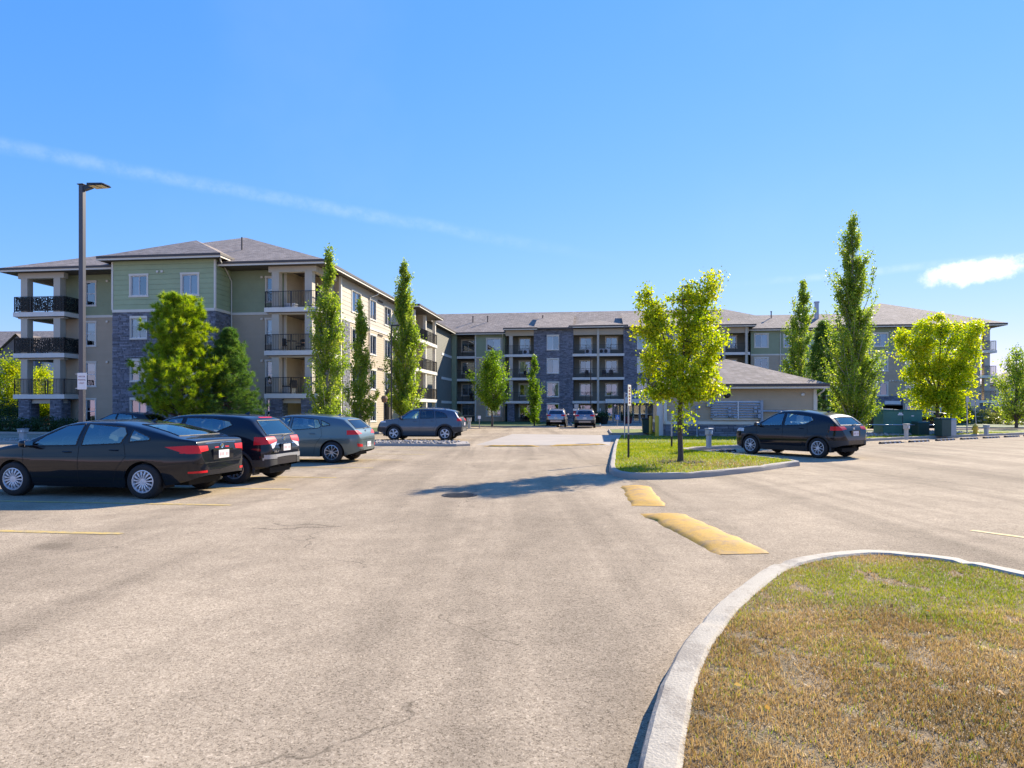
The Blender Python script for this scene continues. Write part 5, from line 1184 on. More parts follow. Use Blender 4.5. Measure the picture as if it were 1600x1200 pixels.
        for xw in (s.xf, s.xr):
            for sd in (1, -1):
                mb = MB(); yo = s.W*s.plan(xw)*0.955; yi = yo-0.30; k = 18; L = []
                for i in range(k+1):
                    a = math.pi*i/k-0.0; L.append((xw+(s.arch+.004)*math.cos(a), R0+(s.arch+.004)*math.sin(a)))
                L = [(L[0][0], 0.2)]+L+[(L[-1][0], 0.2)]
                for (a, b), (c, d) in zip(L, L[1:]): mb.quad((a, sd*yi, b), (c, sd*yi, d), (c, sd*yo, d), (a, sd*yo, b))
                n0 = len(mb.v); mb.v += [(a, sd*yi, b) for a, b in L]; mb.f.append(tuple(range(n0, n0+len(L)))); mb.build('wheel_well', 'well', s.root)
    def inside(s):
        p = s.p; x0, x1 = s.xr-0.55, s.xf+0.75; mb = MB(); w = s.W*0.80; mb.box(s.xr+s.arch+.02, s.xf-s.arch-.02, -w, w, 0.19, 0.32); mb.box(s.xr-.6, s.xf+.7, -s.W*.52, s.W*.52, 0.22, 0.34); mb.build('floor_pan', 'well', s.root)
        bz = s.belt(0); seat_x = p.get('seats', (0.10, -0.80))
        for sx in seat_x:
            for sy in (0.36, -0.36):
                mb = MB(); mb.cbox(sx-.05, sx+.45, sy-.24, sy+.24, .38, .56, .05); b0 = Vector((sx-.02, sy, .5)); b1 = Vector((sx-.24, sy, bz+.10))
                mb.bar(b0, b1, .46, .14, up=(0, 1, 0)) if False else mb.tube([b0+Vector((0, -.14, 0)), b1+Vector((0, -.14, 0))], .11, 8)
                mb.tube([b0+Vector((0, .14, 0)), b1+Vector((0, .14, 0))], .11, 8); mb.box(b1.x-.02, b0.x+.05, sy-.15, sy+.15, .5, bz+.05)
                st = mb.build('seat', 'seat', s.root, smooth=True); h = MB(); hx = b1.x-.05; h.cbox(hx-.05, hx+.05, sy-.13, sy+.13, bz+.17, bz+.36, .045); h.build('headrest', 'seat', st, smooth=True)
        mb = MB(); dx = p.get('dash', 0.75); mb.box(dx, s.xf+.3, -s.W*.78, s.W*.78, .4, bz-.03); mb.build('dashboard', 'interior', s.root)
        mb = MB(); c = Vector((dx-.18, .36, bz-.01)); mb.tube([c+Vector((0.10*math.sin(t)*.9, .18*math.cos(t), .18*math.sin(t)*.9)) for t in [2*math.pi*i/20 for i in range(20)]], .014, 6, closed=True); mb.build('steering_wheel', 'interior', s.root)
        mb = MB(); mb.box(s.xr-.35, s.xr+.25, -s.W*.72, s.W*.72, .4, min(bz-.05, .95)); mb.build('rear_shelf', 'interior', s.root)
def side_win(poly, tint='car_glass'): return dict(poly=poly, view='xz', name='side_window', m=tint, cond=lambda c, n: abs(c.y) > 0.40 and c.z > 0.80, seal=(0.012, 'cladding'))
def back_win(poly, xlo, xhi, tint='car_glass'): return dict(poly=poly, view='yz', name='rear_window', m=tint, cond=lambda c, n, a=xlo, b=xhi: a < c.x < b and n.x < -0.12 and n.z > 0.1, seal=(0.012, 'cladding'), mirror=False)
def screen_win(poly, xlo, xhi): return dict(poly=poly, view='yz', name='windscreen', m='car_glass', cond=lambda c, n, a=xlo, b=xhi: a < c.x < b and n.x > 0.15 and n.z > 0.1, seal=(0.012, 'cladding'), mirror=False)
def tail(poly, xhi, m='tail_red', name='tail_light'): return dict(poly=poly, view='yz', name=name, m=m, cond=lambda c, n, a=xhi: c.x < a and (n.x < -0.10 or abs(n.y) > 0.3), push=0.006)
def tail_side(poly, m='tail_red', name='tail_light'): return dict(poly=poly, view='xz', name=name, m=m, cond=lambda c, n: abs(c.y) > 0.45 and abs(n.y) > 0.25, push=0.006)
def head(poly, xlo): return dict(poly=poly, view='yz', name='headlight', m='head_clear', cond=lambda c, n, a=xlo: c.x > a, push=0.004)
def band(view, poly, name, m, cond, push=0.006): return dict(poly=poly, view=view, name=name, m=m, cond=cond, push=push)
def plate(y, z, w=0.32, h=0.155, tilt=0.0, recess=None):
    def f(s):
        q, n = s.hit_end(y, z); mb = MB(); x = q.x-0.012
        if recess:
            r = MB(); r.box(x-.004, x+.03, -recess[0]/2, recess[0]/2, z-recess[1]/2, z+recess[1]/2); r.build('plate_recess', s.p.get('recess_mat', s.p['paint']), s.body); x -= 0.008
        mb.box(x-.006, x, y-w/2, y+w/2, z-h/2, z+h/2); o = mb.build('licence_plate', 'plate', s.root)
        t = MB()
        for i in range(6):
            if i == 3: continue
            yy = y+w*.36-i*w*.144; t.box(x-.0075, x-.0062, yy-.015, yy+.009, z-.035, z+.03)
        t.build('plate_marks', 'plate_text', o)
    return f
def strip_end(pts, w, m, name): return lambda s: s.ribbon(pts, w, m, name, s.body, 0.006, True, True)
def arches(r1, m='cladding', sill=True):
    def f(s):
        for xw in (s.xf, s.xr): s.ring(xw, s.arch-.002, s.arch+r1, -0.25, math.pi+0.25, m, 'wheel_arch_trim', s.body)
        if sill: s.ribbon([(s.xr+s.arch+.03, 0.30), (s.xf-s.arch-.03, 0.30)], 0.16, m, 'sill_trim', s.body, 0.010)
    return f
def antenna(x, sh=True):
    def f(s):
        z = s.top(x); mb = MB(); mb.add([(x+.08, 0, z), (x-.07, .03, z), (x-.07, -.03, z), (x-.07, 0, z+.065)], [(0,1,3), (1,2,3), (2,0,3)]); mb.build('antenna_fin', s.p['paint'], s.body)
    return f
def wiper(y, z, l=.28):
    def f(s):
        q, n = s.hit_end(0.0, z); q2, n2 = s.hit_end(-l, z+.03)
        if q and q2: mb = MB(); mb.tube([q+n*.02, q2+n2*.02], .009, 5); mb.build('wiper', 'cladding', s.body)
    return f
def rails(x0, x1, y):
    def f(s):
        for sd in (1, -1):
            mb = MB(); k = 10; pts = []
            for i in range(k+1):
                x = x0+(x1-x0)*i/k; r = s.bvh.ray_cast(Vector((x, sd*y, 3)), Vector((0, 0, -1)))[0]; pts.append((x, sd*y, r.z+(0.05 if 0 < i < k else 0.0)))
            mb.tube(pts, .016, 6); mb.build('roof_rail', 'silver_trim', s.body)
    return f
def badge(z, txt=None, y=0.0, size=0.05):
    def f(s):
        q, n = s.hit_end(y, z)
        if txt:
            o = link('badge', text_mesh(txt, size, 0.003), 'chrome', s.body); o.location = (q.x-.012, y, z); o.rotation_euler = (R(90), 0, R(-90))
        else:
            mb = MB(); mb.lathe([(0.03, 0), (0.045, -.006), (0.048, 0.01)], 20, 'x', (q.x-.008, y, z)); mb.build('badge', 'chrome', s.body)
    return f
# ---- the five nearer cars
SEDAN = dict(W=0.912, R=0.325, xf=1.324, xr=-1.324, rim_r=0.215, spokes=(15, 'thin'), rim_mat='rim_white', paint='paint_black', arch=0.375,
    top=[(-2.315, 0.58), (-2.30, 0.70), (-2.265, 0.93), (-2.21, 1.085), (-2.12, 1.115), (-1.95, 1.145), (-1.55, 1.27), (-1.05, 1.395), (-0.45, 1.465), (0.10, 1.462), (0.42, 1.405), (0.80, 1.24), (1.22, 1.045), (1.55, 0.985), (1.90, 0.88), (2.10, 0.76), (2.19, 0.62), (2.215, 0.52)],
    bot=[(-2.315, 0.42), (-2.1, 0.33), (-1.7, 0.25), (-1.0, 0.20), (1.0, 0.20), (1.75, 0.22), (2.1, 0.24), (2.215, 0.30)],
    plan=[(-2.315, 0.50), (-2.30, 0.63), (-2.26, 0.755), (-2.18, 0.85), (-2.05, 0.91), (-1.75, 0.965), (-1.2, 0.99), (0, 1.0), (1.1, 0.995), (1.7, 0.955), (2.0, 0.86), (2.15, 0.70), (2.215, 0.55)],
    belt=[(-2.3, 1.06), (-1.6, 1.045), (0.0, 0.965), (1.2, 0.90), (1.9, 0.80), (2.2, 0.5)],
    cuts=[side_win([(1.00, 0.965), (0.03, 0.985), (-0.02, 1.385), (0.34, 1.355), (0.72, 1.17)]), side_win([(-0.08, 0.985), (-0.86, 1.025), (-0.95, 1.20), (-0.86, 1.33), (-0.10, 1.39)]), side_win([(-1.02, 1.055), (-1.42, 1.09), (-1.42, 1.14), (-1.04, 1.285)]),
        back_win([(-0.60, 1.165), (0.60, 1.165), (0.51, 1.375), (-0.51, 1.375)], -2.1, -0.8), screen_win([(-0.66, 1.07), (0.66, 1.07), (0.54, 1.40), (-0.54, 1.40)], 0.2, 1.3),
        tail_side([(-1.72, 0.965), (-2.10, 0.84), (-2.40, 0.84), (-2.40, 0.99), (-2.1, 0.99)]), tail([(0.42, 0.885), (0.95, 0.835), (0.95, 0.985), (0.42, 0.975)], -2.0), band('xz', [(-2.4, 0.475), (-2.13, 0.475), (-2.13, 0.51), (-2.4, 0.52)], 'reflector', 'tail_red', lambda c, n: abs(c.y) > .5),
        head([(0.45, 0.64), (0.85, 0.68), (0.87, 0.80), (0.55, 0.74)], 1.7)],
    seams=[[(1.13, 0.90), (1.10, 0.60), (0.98, 0.27)], [(-0.03, 0.98), (-0.03, 0.6), (-0.02, 0.27)], [(-0.92, 1.04), (-0.98, 0.78), (-0.80, 0.55), (-0.72, 0.30)], [(-0.72, 0.28), (0.98, 0.26)], [(-1.62, 0.62), (-1.9, 0.65), (-2.25, 0.68)]],
    handles=[(0.20, 0.86), (-0.74, 0.90)], mirror=(0.94, 0.965), seats=(0.18, -0.85), dash=0.78,
    extras=[plate(0.0, 0.80, recess=(0.62, 0.20)), badge(0.955), antenna(-0.85), strip_end([(-.46, 1.02), (.46, 1.02)], 0.014, 'chrome', 'boot_trim'), strip_end([(-.7, .655), (.7, .655)], 0.012, 'seam', 'boot_seam'), strip_end([(-.22, .93), (-.10, .935)], .02, 'tail_red', 'brake_light'), strip_end([(-.6, .45), (.6, .45)], .10, 'cladding', 'bumper_insert'), lambda s: s.ribbon([(-2.15, .785), (-1.0, .80), (1.0, .76), (1.7, .74)], .012, 'paint_black', 'crease', s.body, .006)])
HATCHSUV = dict(W=0.885, R=0.34, xf=1.305, xr=-1.305, rim_r=0.225, spokes=(5, 'double'), rim_mat='rim', paint='paint_midnight', arch=0.395,
    top=[(-2.075, 0.60), (-2.065, 0.72), (-2.03, 0.86), (-1.985, 1.00), (-1.92, 1.10), (-1.70, 1.36), (-1.60, 1.47), (-1.50, 1.525), (-1.0, 1.585), (-0.3, 1.605), (0.10, 1.59), (0.45, 1.51), (0.90, 1.29), (1.28, 1.10), (1.65, 1.02), (1.95, 0.90), (2.12, 0.74), (2.19, 0.58)],
    bot=[(-2.075, 0.42), (-1.9, 0.35), (-1.6, 0.30), (-1.0, 0.23), (1.0, 0.23), (1.7, 0.26), (2.19, 0.34)],
    plan=[(-2.075, 0.52), (-2.06, 0.66), (-2.02, 0.79), (-1.94, 0.875), (-1.8, 0.93), (-1.6, 0.968), (-1.2, 0.995), (0, 1.0), (1.2, 0.995), (1.7, 0.95), (2.0, 0.84), (2.12, 0.72), (2.19, 0.58)],
    belt=[(-2.1, 1.03), (-1.5, 1.13), (-0.5, 1.07), (0.6, 1.02), (1.3, 0.96), (2.0, 0.80), (2.2, 0.5)],
    cuts=[side_win([(1.02, 1.045), (0.07, 1.085), (0.02, 1.50), (0.32, 1.475), (0.70, 1.28)]), side_win([(-0.03, 1.085), (-0.78, 1.14), (-1.20, 1.33), (-1.10, 1.42), (-0.70, 1.485), (-0.06, 1.50)]),
        back_win([(-0.62, 1.10), (0.62, 1.10), (0.50, 1.43), (-0.50, 1.43)], -2.1, -1.5), screen_win([(-0.66, 1.13), (0.66, 1.13), (0.55, 1.53), (-0.55, 1.53)], 0.2, 1.3),
        tail([(0.33, 0.955), (0.95, 0.86), (0.95, 1.06), (0.36, 1.06)], -1.72), tail([(0.34, 0.945), (0.62, 0.90), (0.62, 0.795), (0.55, 0.80)], -1.8, 'tail_clear', 'reversing_light'),
        band('yz', [(-1, 0.56), (1, 0.56), (1, 0.66), (-1, 0.66)], 'bumper_band', 'silver_trim', lambda c, n: c.x < -1.93, .008), band('yz', [(-1, 0.38), (1, 0.38), (1, 0.545), (-1, 0.545)], 'bumper_cladding', 'cladding', lambda c, n: c.x < -1.66, .006), head([(0.45, 0.78), (0.85, 0.80), (0.85, 0.92), (0.5, 0.86)], 1.6)],
    seams=[[(1.08, 0.98), (1.05, 0.6), (0.9, 0.28)], [(0.02, 1.07), (0.02, 0.6), (0.02, 0.28)], [(-0.86, 1.14), (-0.92, 0.85), (-0.75, 0.6), (-0.70, 0.32)]],
    handles=[(0.25, 0.95)], mirror=(0.96, 1.05), seats=(0.18, -0.75), dash=0.85,
    extras=[arches(0.055), plate(0.0, 0.80, recess=(0.50, 0.19)), badge(0.99), badge(0.72, 'HR-V', 0.48, 0.085), antenna(-1.1), wiper(0, 1.06, .32), strip_end([(-.66, .885), (.66, .885)], .025, 'chrome', 'tailgate_trim'), lambda s: s.ribbon([(-.28, 1.497), (.28, 1.497)], .022, 'tail_red', 'brake_light', s.body, .006, False, True)])
HATCH = dict(W=0.890, R=0.325, xf=1.325, xr=-1.325, rim_r=0.222, spokes=(5, 'double'), rim_mat='rim', paint='paint_teal', arch=0.372,
    top=[(-2.165, 0.52), (-2.155, 0.66), (-2.12, 0.80), (-2.06, 0.93), (-1.98, 1.03), (-1.72, 1.28), (-1.64, 1.345), (-1.5, 1.38), (-1.0, 1.44), (-0.3, 1.472), (0.10, 1.465), (0.45, 1.39), (0.90, 1.18), (1.30, 1.02), (1.70, 0.93), (1.98, 0.80), (2.10, 0.66), (2.135, 0.52)],
    bot=[(-2.165, 0.38), (-1.9, 0.28), (-1.5, 0.22), (-1.0, 0.19), (1.0, 0.19), (1.7, 0.21), (2.135, 0.28)],
    plan=[(-2.165, 0.50), (-2.15, 0.63), (-2.11, 0.77), (-2.02, 0.87), (-1.85, 0.94), (-1.6, 0.97), (-1.2, 0.995), (0, 1.0), (1.2, 0.99), (1.7, 0.94), (2.0, 0.80), (2.135, 0.55)],
    belt=[(-2.2, 1.0), (-1.4, 1.055), (-0.4, 0.99), (0.6, 0.94), (1.3, 0.89), (2.0, 0.7), (2.2, 0.5)],
    cuts=[side_win([(1.05, 0.955), (0.07, 0.985), (0.03, 1.375), (0.35, 1.35), (0.72, 1.175)]), side_win([(-0.03, 0.985), (-0.88, 1.045), (-0.98, 1.10), (-0.85, 1.305), (-0.05, 1.38)]), side_win([(-1.02, 1.10), (-1.26, 1.13), (-1.22, 1.18), (-0.95, 1.28)]),
        back_win([(-0.60, 1.03), (0.60, 1.03), (0.50, 1.29), (-0.50, 1.29)], -2.2, -1.6, 'car_glass_dark'), screen_win([(-0.66, 1.05), (0.66, 1.05), (0.55, 1.40), (-0.55, 1.40)], 0.2, 1.3),
        tail([(0.38, 0.875), (0.95, 0.84), (0.95, 0.99), (0.60, 0.975)], -1.78), band('yz', [(0.50, 0.49), (0.72, 0.49), (0.74, 0.59), (0.52, 0.56)], 'rear_fog_lamp', 'tail_red', lambda c, n: c.x < -1.8), band('yz', [(-0.6, 0.30), (0.6, 0.30), (0.66, 0.42), (-0.66, 0.42)], 'diffuser', 'cladding', lambda c, n: c.x < -1.7), head([(0.42, 0.68), (0.85, 0.72), (0.85, 0.86), (0.55, 0.80)], 1.6)],
    seams=[[(1.10, 0.90), (1.08, 0.55), (0.95, 0.25)], [(0.0, 0.98), (0.0, 0.6), (0.0, 0.25)], [(-0.98, 1.05), (-1.02, 0.82), (-0.82, 0.55), (-0.75, 0.28)]],
    handles=[(0.22, 0.83), (-0.72, 0.88)], mirror=(0.98, 0.955), seats=(0.18, -0.80), dash=0.85,
    extras=[plate(0.0, 0.55), badge(0.94), antenna(-1.2), wiper(0, 1.01, .3), lambda s: s.ribbon([(-2.0, .80), (-1.0, .775), (1.0, .70)], .010, 'paint_teal', 'crease', s.body, .006), strip_end([(-.6, .70), (.6, .70)], .010, 'seam', 'tailgate_seam')])
SUV = dict(W=0.93, R=0.365, xf=1.35, xr=-1.35, rim_r=0.235, spokes=(5, 'wide'), rim_mat='rim_white', paint='paint_slate', arch=0.425, tumble=0.36,
    top=[(-2.23, 0.62), (-2.22, 0.76), (-2.19, 0.92), (-2.14, 1.06), (-2.05, 1.20), (-1.90, 1.44), (-1.82, 1.53), (-1.7, 1.58), (-1.1, 1.655), (-0.4, 1.685), (0.15, 1.675), (0.50, 1.60), (0.88, 1.36), (1.20, 1.17), (1.7, 1.10), (2.05, 1.02), (2.24, 0.86), (2.33, 0.66), (2.345, 0.60)],
    bot=[(-2.23, 0.48), (-2.05, 0.44), (-1.7, 0.32), (-1.0, 0.26), (1.0, 0.26), (1.75, 0.32), (2.2, 0.44), (2.345, 0.48)],
    plan=[(-2.23, 0.56), (-2.215, 0.70), (-2.17, 0.82), (-2.08, 0.90), (-1.9, 0.95), (-1.6, 0.975), (-1.2, 0.995), (0, 1.0), (1.2, 0.995), (1.8, 0.955), (2.1, 0.86), (2.28, 0.70), (2.345, 0.60)],
    belt=[(-2.3, 1.10), (-1.4, 1.16), (0.0, 1.11), (0.8, 1.08), (1.4, 1.03), (2.1, 0.9), (2.35, 0.55)],
    cuts=[side_win([(0.98, 1.105), (0.05, 1.13), (0.02, 1.565), (0.40, 1.545), (0.72, 1.33)]), side_win([(-0.03, 1.135), (-0.78, 1.155), (-0.74, 1.545), (-0.04, 1.57)], 'car_glass_dark'), side_win([(-0.86, 1.16), (-1.48, 1.19), (-1.40, 1.34), (-1.22, 1.45), (-0.82, 1.535)], 'car_glass_dark'),
        back_win([(-0.64, 1.20), (0.64, 1.20), (0.54, 1.50), (-0.54, 1.50)], -2.2, -1.78, 'car_glass_dark'), screen_win([(-0.68, 1.19), (0.68, 1.19), (0.58, 1.62), (-0.58, 1.62)], 0.2, 1.25),
        tail([(0.45, 1.03), (1.0, 0.99), (1.0, 1.15), (0.50, 1.15)], -1.98), band('yz', [(-1, 0.44), (1, 0.44), (1, 0.70), (-1, 0.70)], 'bumper_cladding', 'cladding', lambda c, n: c.x < -1.76), band('yz', [(0.55, 0.60), (0.86, 0.60), (0.86, 0.68), (0.55, 0.68)], 'reflector', 'tail_red', lambda c, n: c.x < -1.9), band('yz', [(-1, 0.44), (1, 0.44), (1, 0.68), (-1, 0.68)], 'bumper_cladding', 'cladding', lambda c, n: c.x > 1.8), head([(0.42, 0.93), (0.9, 0.93), (0.9, 1.0), (0.5, 0.99)], 1.8)],
    seams=[[(1.10, 1.06), (1.08, 0.7), (0.95, 0.36)], [(0.0, 1.12), (0.0, 0.7), (0.0, 0.36)], [(-0.84, 1.15), (-0.93, 0.9), (-0.78, 0.6), (-0.72, 0.40)]],
    handles=[(0.22, 1.0), (-0.68, 1.02)], mirror=(0.95, 1.11), mirror_mat='cladding', seats=(0.18, -0.75), dash=0.82,
    extras=[arches(0.085), rails(-1.35, 0.2, 0.60), plate(0.0, 0.85), badge(1.08)])
CROSS = dict(W=0.880, R=0.335, xf=1.31, xr=-1.31, rim_r=0.228, spokes=(5, 'double'), rim_mat='rim_white', paint='paint_midnight', arch=0.385,
    top=[(-2.13, 0.60), (-2.12, 0.72), (-2.09, 0.86), (-2.04, 0.98), (-1.96, 1.08), (-1.74, 1.30), (-1.64, 1.385), (-1.52, 1.44), (-1.0, 1.535), (-0.3, 1.60), (0.10, 1.595), (0.45, 1.49), (0.85, 1.27), (1.18, 1.09), (1.65, 1.02), (1.95, 0.92), (2.10, 0.78), (2.16, 0.60)],
    bot=[(-2.13, 0.46), (-1.9, 0.38), (-1.6, 0.29), (-1.0, 0.22), (1.0, 0.22), (1.7, 0.25), (2.16, 0.34)],
    plan=[(-2.13, 0.52), (-2.115, 0.66), (-2.07, 0.79), (-1.99, 0.875), (-1.85, 0.935), (-1.6, 0.97), (-1.2, 0.995), (0, 1.0), (1.2, 0.995), (1.7, 0.95), (1.98, 0.84), (2.10, 0.70), (2.16, 0.58)],
    belt=[(-2.2, 1.04), (-1.5, 1.12), (-0.5, 1.05), (0.6, 1.0), (1.2, 0.96), (2.0, 0.80), (2.2, 0.5)],
    cuts=[side_win([(0.98, 1.03), (0.05, 1.06), (0.02, 1.475), (0.33, 1.455), (0.68, 1.265)]), side_win([(-0.04, 1.06), (-0.82, 1.10), (-1.12, 1.25), (-1.0, 1.37), (-0.06, 1.48)]),
        back_win([(-0.60, 1.09), (0.60, 1.09), (0.50, 1.345), (-0.50, 1.345)], -2.1, -1.55), screen_win([(-0.64, 1.11), (0.64, 1.11), (0.54, 1.52), (-0.54, 1.52)], 0.2, 1.2),
        tail([(0.42, 0.96), (0.95, 0.90), (0.95, 1.05), (0.45, 1.05)], -1.72), band('yz', [(-1, 0.38), (1, 0.38), (1, 0.60), (-1, 0.60)], 'bumper_cladding', 'cladding', lambda c, n: c.x < -1.7), head([(0.42, 0.80), (0.85, 0.82), (0.85, 0.94), (0.5, 0.88)], 1.6)],
    seams=[[(1.06, 0.98), (1.04, 0.6), (0.92, 0.30)], [(0.0, 1.05), (0.0, 0.6), (0.0, 0.30)], [(-0.90, 1.10), (-0.94, 0.85), (-0.78, 0.6), (-0.72, 0.34)]],
    handles=[(0.22, 0.93), (-0.70, 0.97)], mirror=(0.94, 1.035), mirror_mat='cladding', seats=(0.18, -0.75), dash=0.82,
    extras=[arches(0.06), plate(0.0, 0.82, recess=(0.5, 0.2)), badge(0.97), antenna(-1.15), wiper(0, 1.08, .3)])
def park(name, label, params, wheel_px, wheel_py, heading, near_y=1, scale=1.0, zs=1.0, group=None, **over):
    """park a car so that its left rear wheel touches the ground at a photo pixel"""
    P = dict(params); P.update(over); c = Vector(gp(wheel_px, wheel_py)); h = Vector((math.cos(heading), math.sin(heading))); l = Vector((-h.y, h.x))
    o = c-h*P['xr']*scale-l*(P['W']-0.02)*scale*near_y; car = Car(name, label, P, (o.x, o.y), heading, group); car.root.scale = (scale, scale, scale*zs); return car
NOSE = math.pi-R(9)
GRP = 'cars nosed in along the planting strip'
park('parked_car', 'black sedan with silver spoked wheel covers and boot lip', SEDAN, 223, 780, math.pi-R(10), scale=1.02, zs=0.945, group=GRP)
park('parked_car', 'black compact crossover with HR-V badge and rear wiper', HATCHSUV, 366, 756.5, math.pi-R(9), scale=1.0, zs=0.95, group=GRP)
park('parked_car', 'grey green hatchback with twin spoke alloy wheels', HATCH, 518, 724, math.pi-R(8), group=GRP)
park('parked_car', 'slate blue sport utility car with black wheel arch cladding behind the gravel strip', SUV, 695, 688.5, math.pi-R(6.5))
park('parked_car', 'dark navy crossover parked nose to the lawn by the utility building', CROSS, 1277.5, 716, math.pi-math.atan2(2.14, 1.43))
# ---- cars across the court
def park_at(name, label, params, loc, heading, group=None, **over):
    P = dict(params); P.update(over); return Car(name, label, P, loc, heading, group)
hv = R(90)-TH
park_at('parked_car', 'silver sport utility car facing the stone pier, left of the no parking sign', SUV, W2(-3.6, 64.2), hv, 'cars parked by the entrance', paint='paint_silver')
park_at('parked_car', 'bronze sport utility car facing the entrance, right of the no parking sign', SUV, W2(-0.95, 61.6), hv, 'cars parked by the entrance', paint='paint_bronze')
park_at('parked_car', 'black car of which only the roof shows over the sedan', HATCH, W2(-26.3, 35.6), math.pi-R(7), paint='paint_black')
park_at('parked_car', 'black car standing behind the green transformer', SUV, (26.8, 50.6), R(150), 'cars behind the transformer', paint='paint_charcoal')
park_at('parked_car', 'dark blue car standing behind the yellow green maple', HATCH, (31.6, 52.8), R(150), 'cars behind the transformer', paint='paint_midnight')
# ------------------------------------------------------------------ trees, shrubs and hedges
def leaf_cloud(name, cen, size, m, parent, squash=0.75, droop=0.0):
    """many single leaves: each a folded rhombus of its own"""
    n = len(cen); s = size*rng.uniform(0.6, 1.3, n); a = rng.normal(size=(n, 3)); a[:, 2] -= droop; a /= np.linalg.norm(a, axis=1)[:, None]
    r = rng.normal(size=(n, 3)); b = np.cross(a, r); b /= np.linalg.norm(b, axis=1)[:, None]; c = np.cross(a, b)
    V = np.stack([cen-a*s[:, None]*0.5, cen+b*s[:, None]*squash*0.5+c*s[:, None]*0.08, cen+a*s[:, None]*0.5, cen-b*s[:, None]*squash*0.5+c*s[:, None]*0.08], 1)
    return link(name, np_mesh(name, V.reshape(-1, 3), np.arange(n*4).reshape(-1, 4)), m, parent)
def limb(mb, p, q, r0, r1, bend=0.15, k=5, n=6):
    p, q = Vector(p), Vector(q); L = (q-p).length; off = Vector((random.uniform(-1, 1), random.uniform(-1, 1), random.uniform(0.0, 1)))*L*bend; pts = []; rs = []
    for i in range(k+1):
        t = i/k; pts.append(p+(q-p)*t+off*math.sin(math.pi*t)*0.5); rs.append(r0+(r1-r0)*t)
    mb.tube(pts, rs, n); return pts
def make_tree(name, label, base, h, crown, nb, per, leaf, m, bark='bark', trunk_r=0.06, rise=0.35, clump=0.3, lean=(0, 0), group=None, squash=0.75, trunk_top=0.9, trunk_frac=None, stretch=1.0, shell=0.55, wild=0.22):
    """crown: list of (height fraction, radius in metres); branches reach tips spread through the crown and carry the leaves"""
    root = tag(empty(name, (base[0], base[1], base[2] if len(base) > 2 else 0.1)), label, 'tree', group); prof = pchip(crown); t0, t1 = crown[0][0], crown[-1][0]
    mb = MB(); k = 9; tp = []; rr = []
    for i in range(k+1):
        t = i/k*trunk_top; tp.append(Vector((lean[0]*t*h+random.uniform(-1, 1)*0.012*h*min(1, t*3), lean[1]*t*h+random.uniform(-1, 1)*0.012*h*min(1, t*3), t*h))); rr.append(trunk_r*(1-0.82*t)*(1.35 if i == 0 else 1))
    mb.tube(tp, rr, 9); tr = mb.build('trunk', bark, root, smooth=True)
    def axis(t):
        f = min(max(t/trunk_top, 0), 1)*k; i = min(int(f), k-1); return tp[i]+(tp[i+1]-tp[i])*(f-i)
    cen = []; lb = MB(); ph = random.uniform(0, 6)
    for j in range(nb):
        while True:
            t = random.uniform(t0, t1)
            if random.random() < (prof(t)/max(c[1] for c in crown))**0.9+0.05: break
        a = random.uniform(0, 2*math.pi); rad = prof(t)*random.uniform(shell, 1.0)**0.7*random.uniform(1-wild*1.2, 1+wild)*(1+0.28*math.sin(3*a+17*t+ph)*math.cos(11*t+ph))
        tip = axis(t)+Vector((rad*math.cos(a), rad*math.sin(a), 0)); tip.z = t*h; ta = max(t0*0.82, t-rise*random.uniform(0.6, 1.1)*(0.4+rad/max(c[1] for c in crown))); st = axis(ta)
        pts = limb(lb, st, tip, trunk_r*0.30*(1-0.6*ta), 0.006, 0.16, 5, 5)
        mu = int(per*random.uniform(0.6, 1.4)); ts = rng.uniform(0.35, 1.05, mu)**0.8; P = np.array([p[:] for p in pts]); ii = np.clip(ts*5, 0, 4.999); i0 = ii.astype(int); fr = (ii-i0)[:, None]; c = P[i0]*(1-fr)+P[i0+1]*fr
        sp = clump*random.uniform(0.6, 1.2)*(0.5+0.6*ts)[:, None]; d = rng.normal(size=(mu, 3))*sp; d[:, 2] *= stretch; cen.append(c+d)
    lb.build('branch', bark, root, smooth=True)['kind'] = 'stuff'
    leaf_cloud('crown', np.concatenate(cen), leaf, m, root, squash); return root
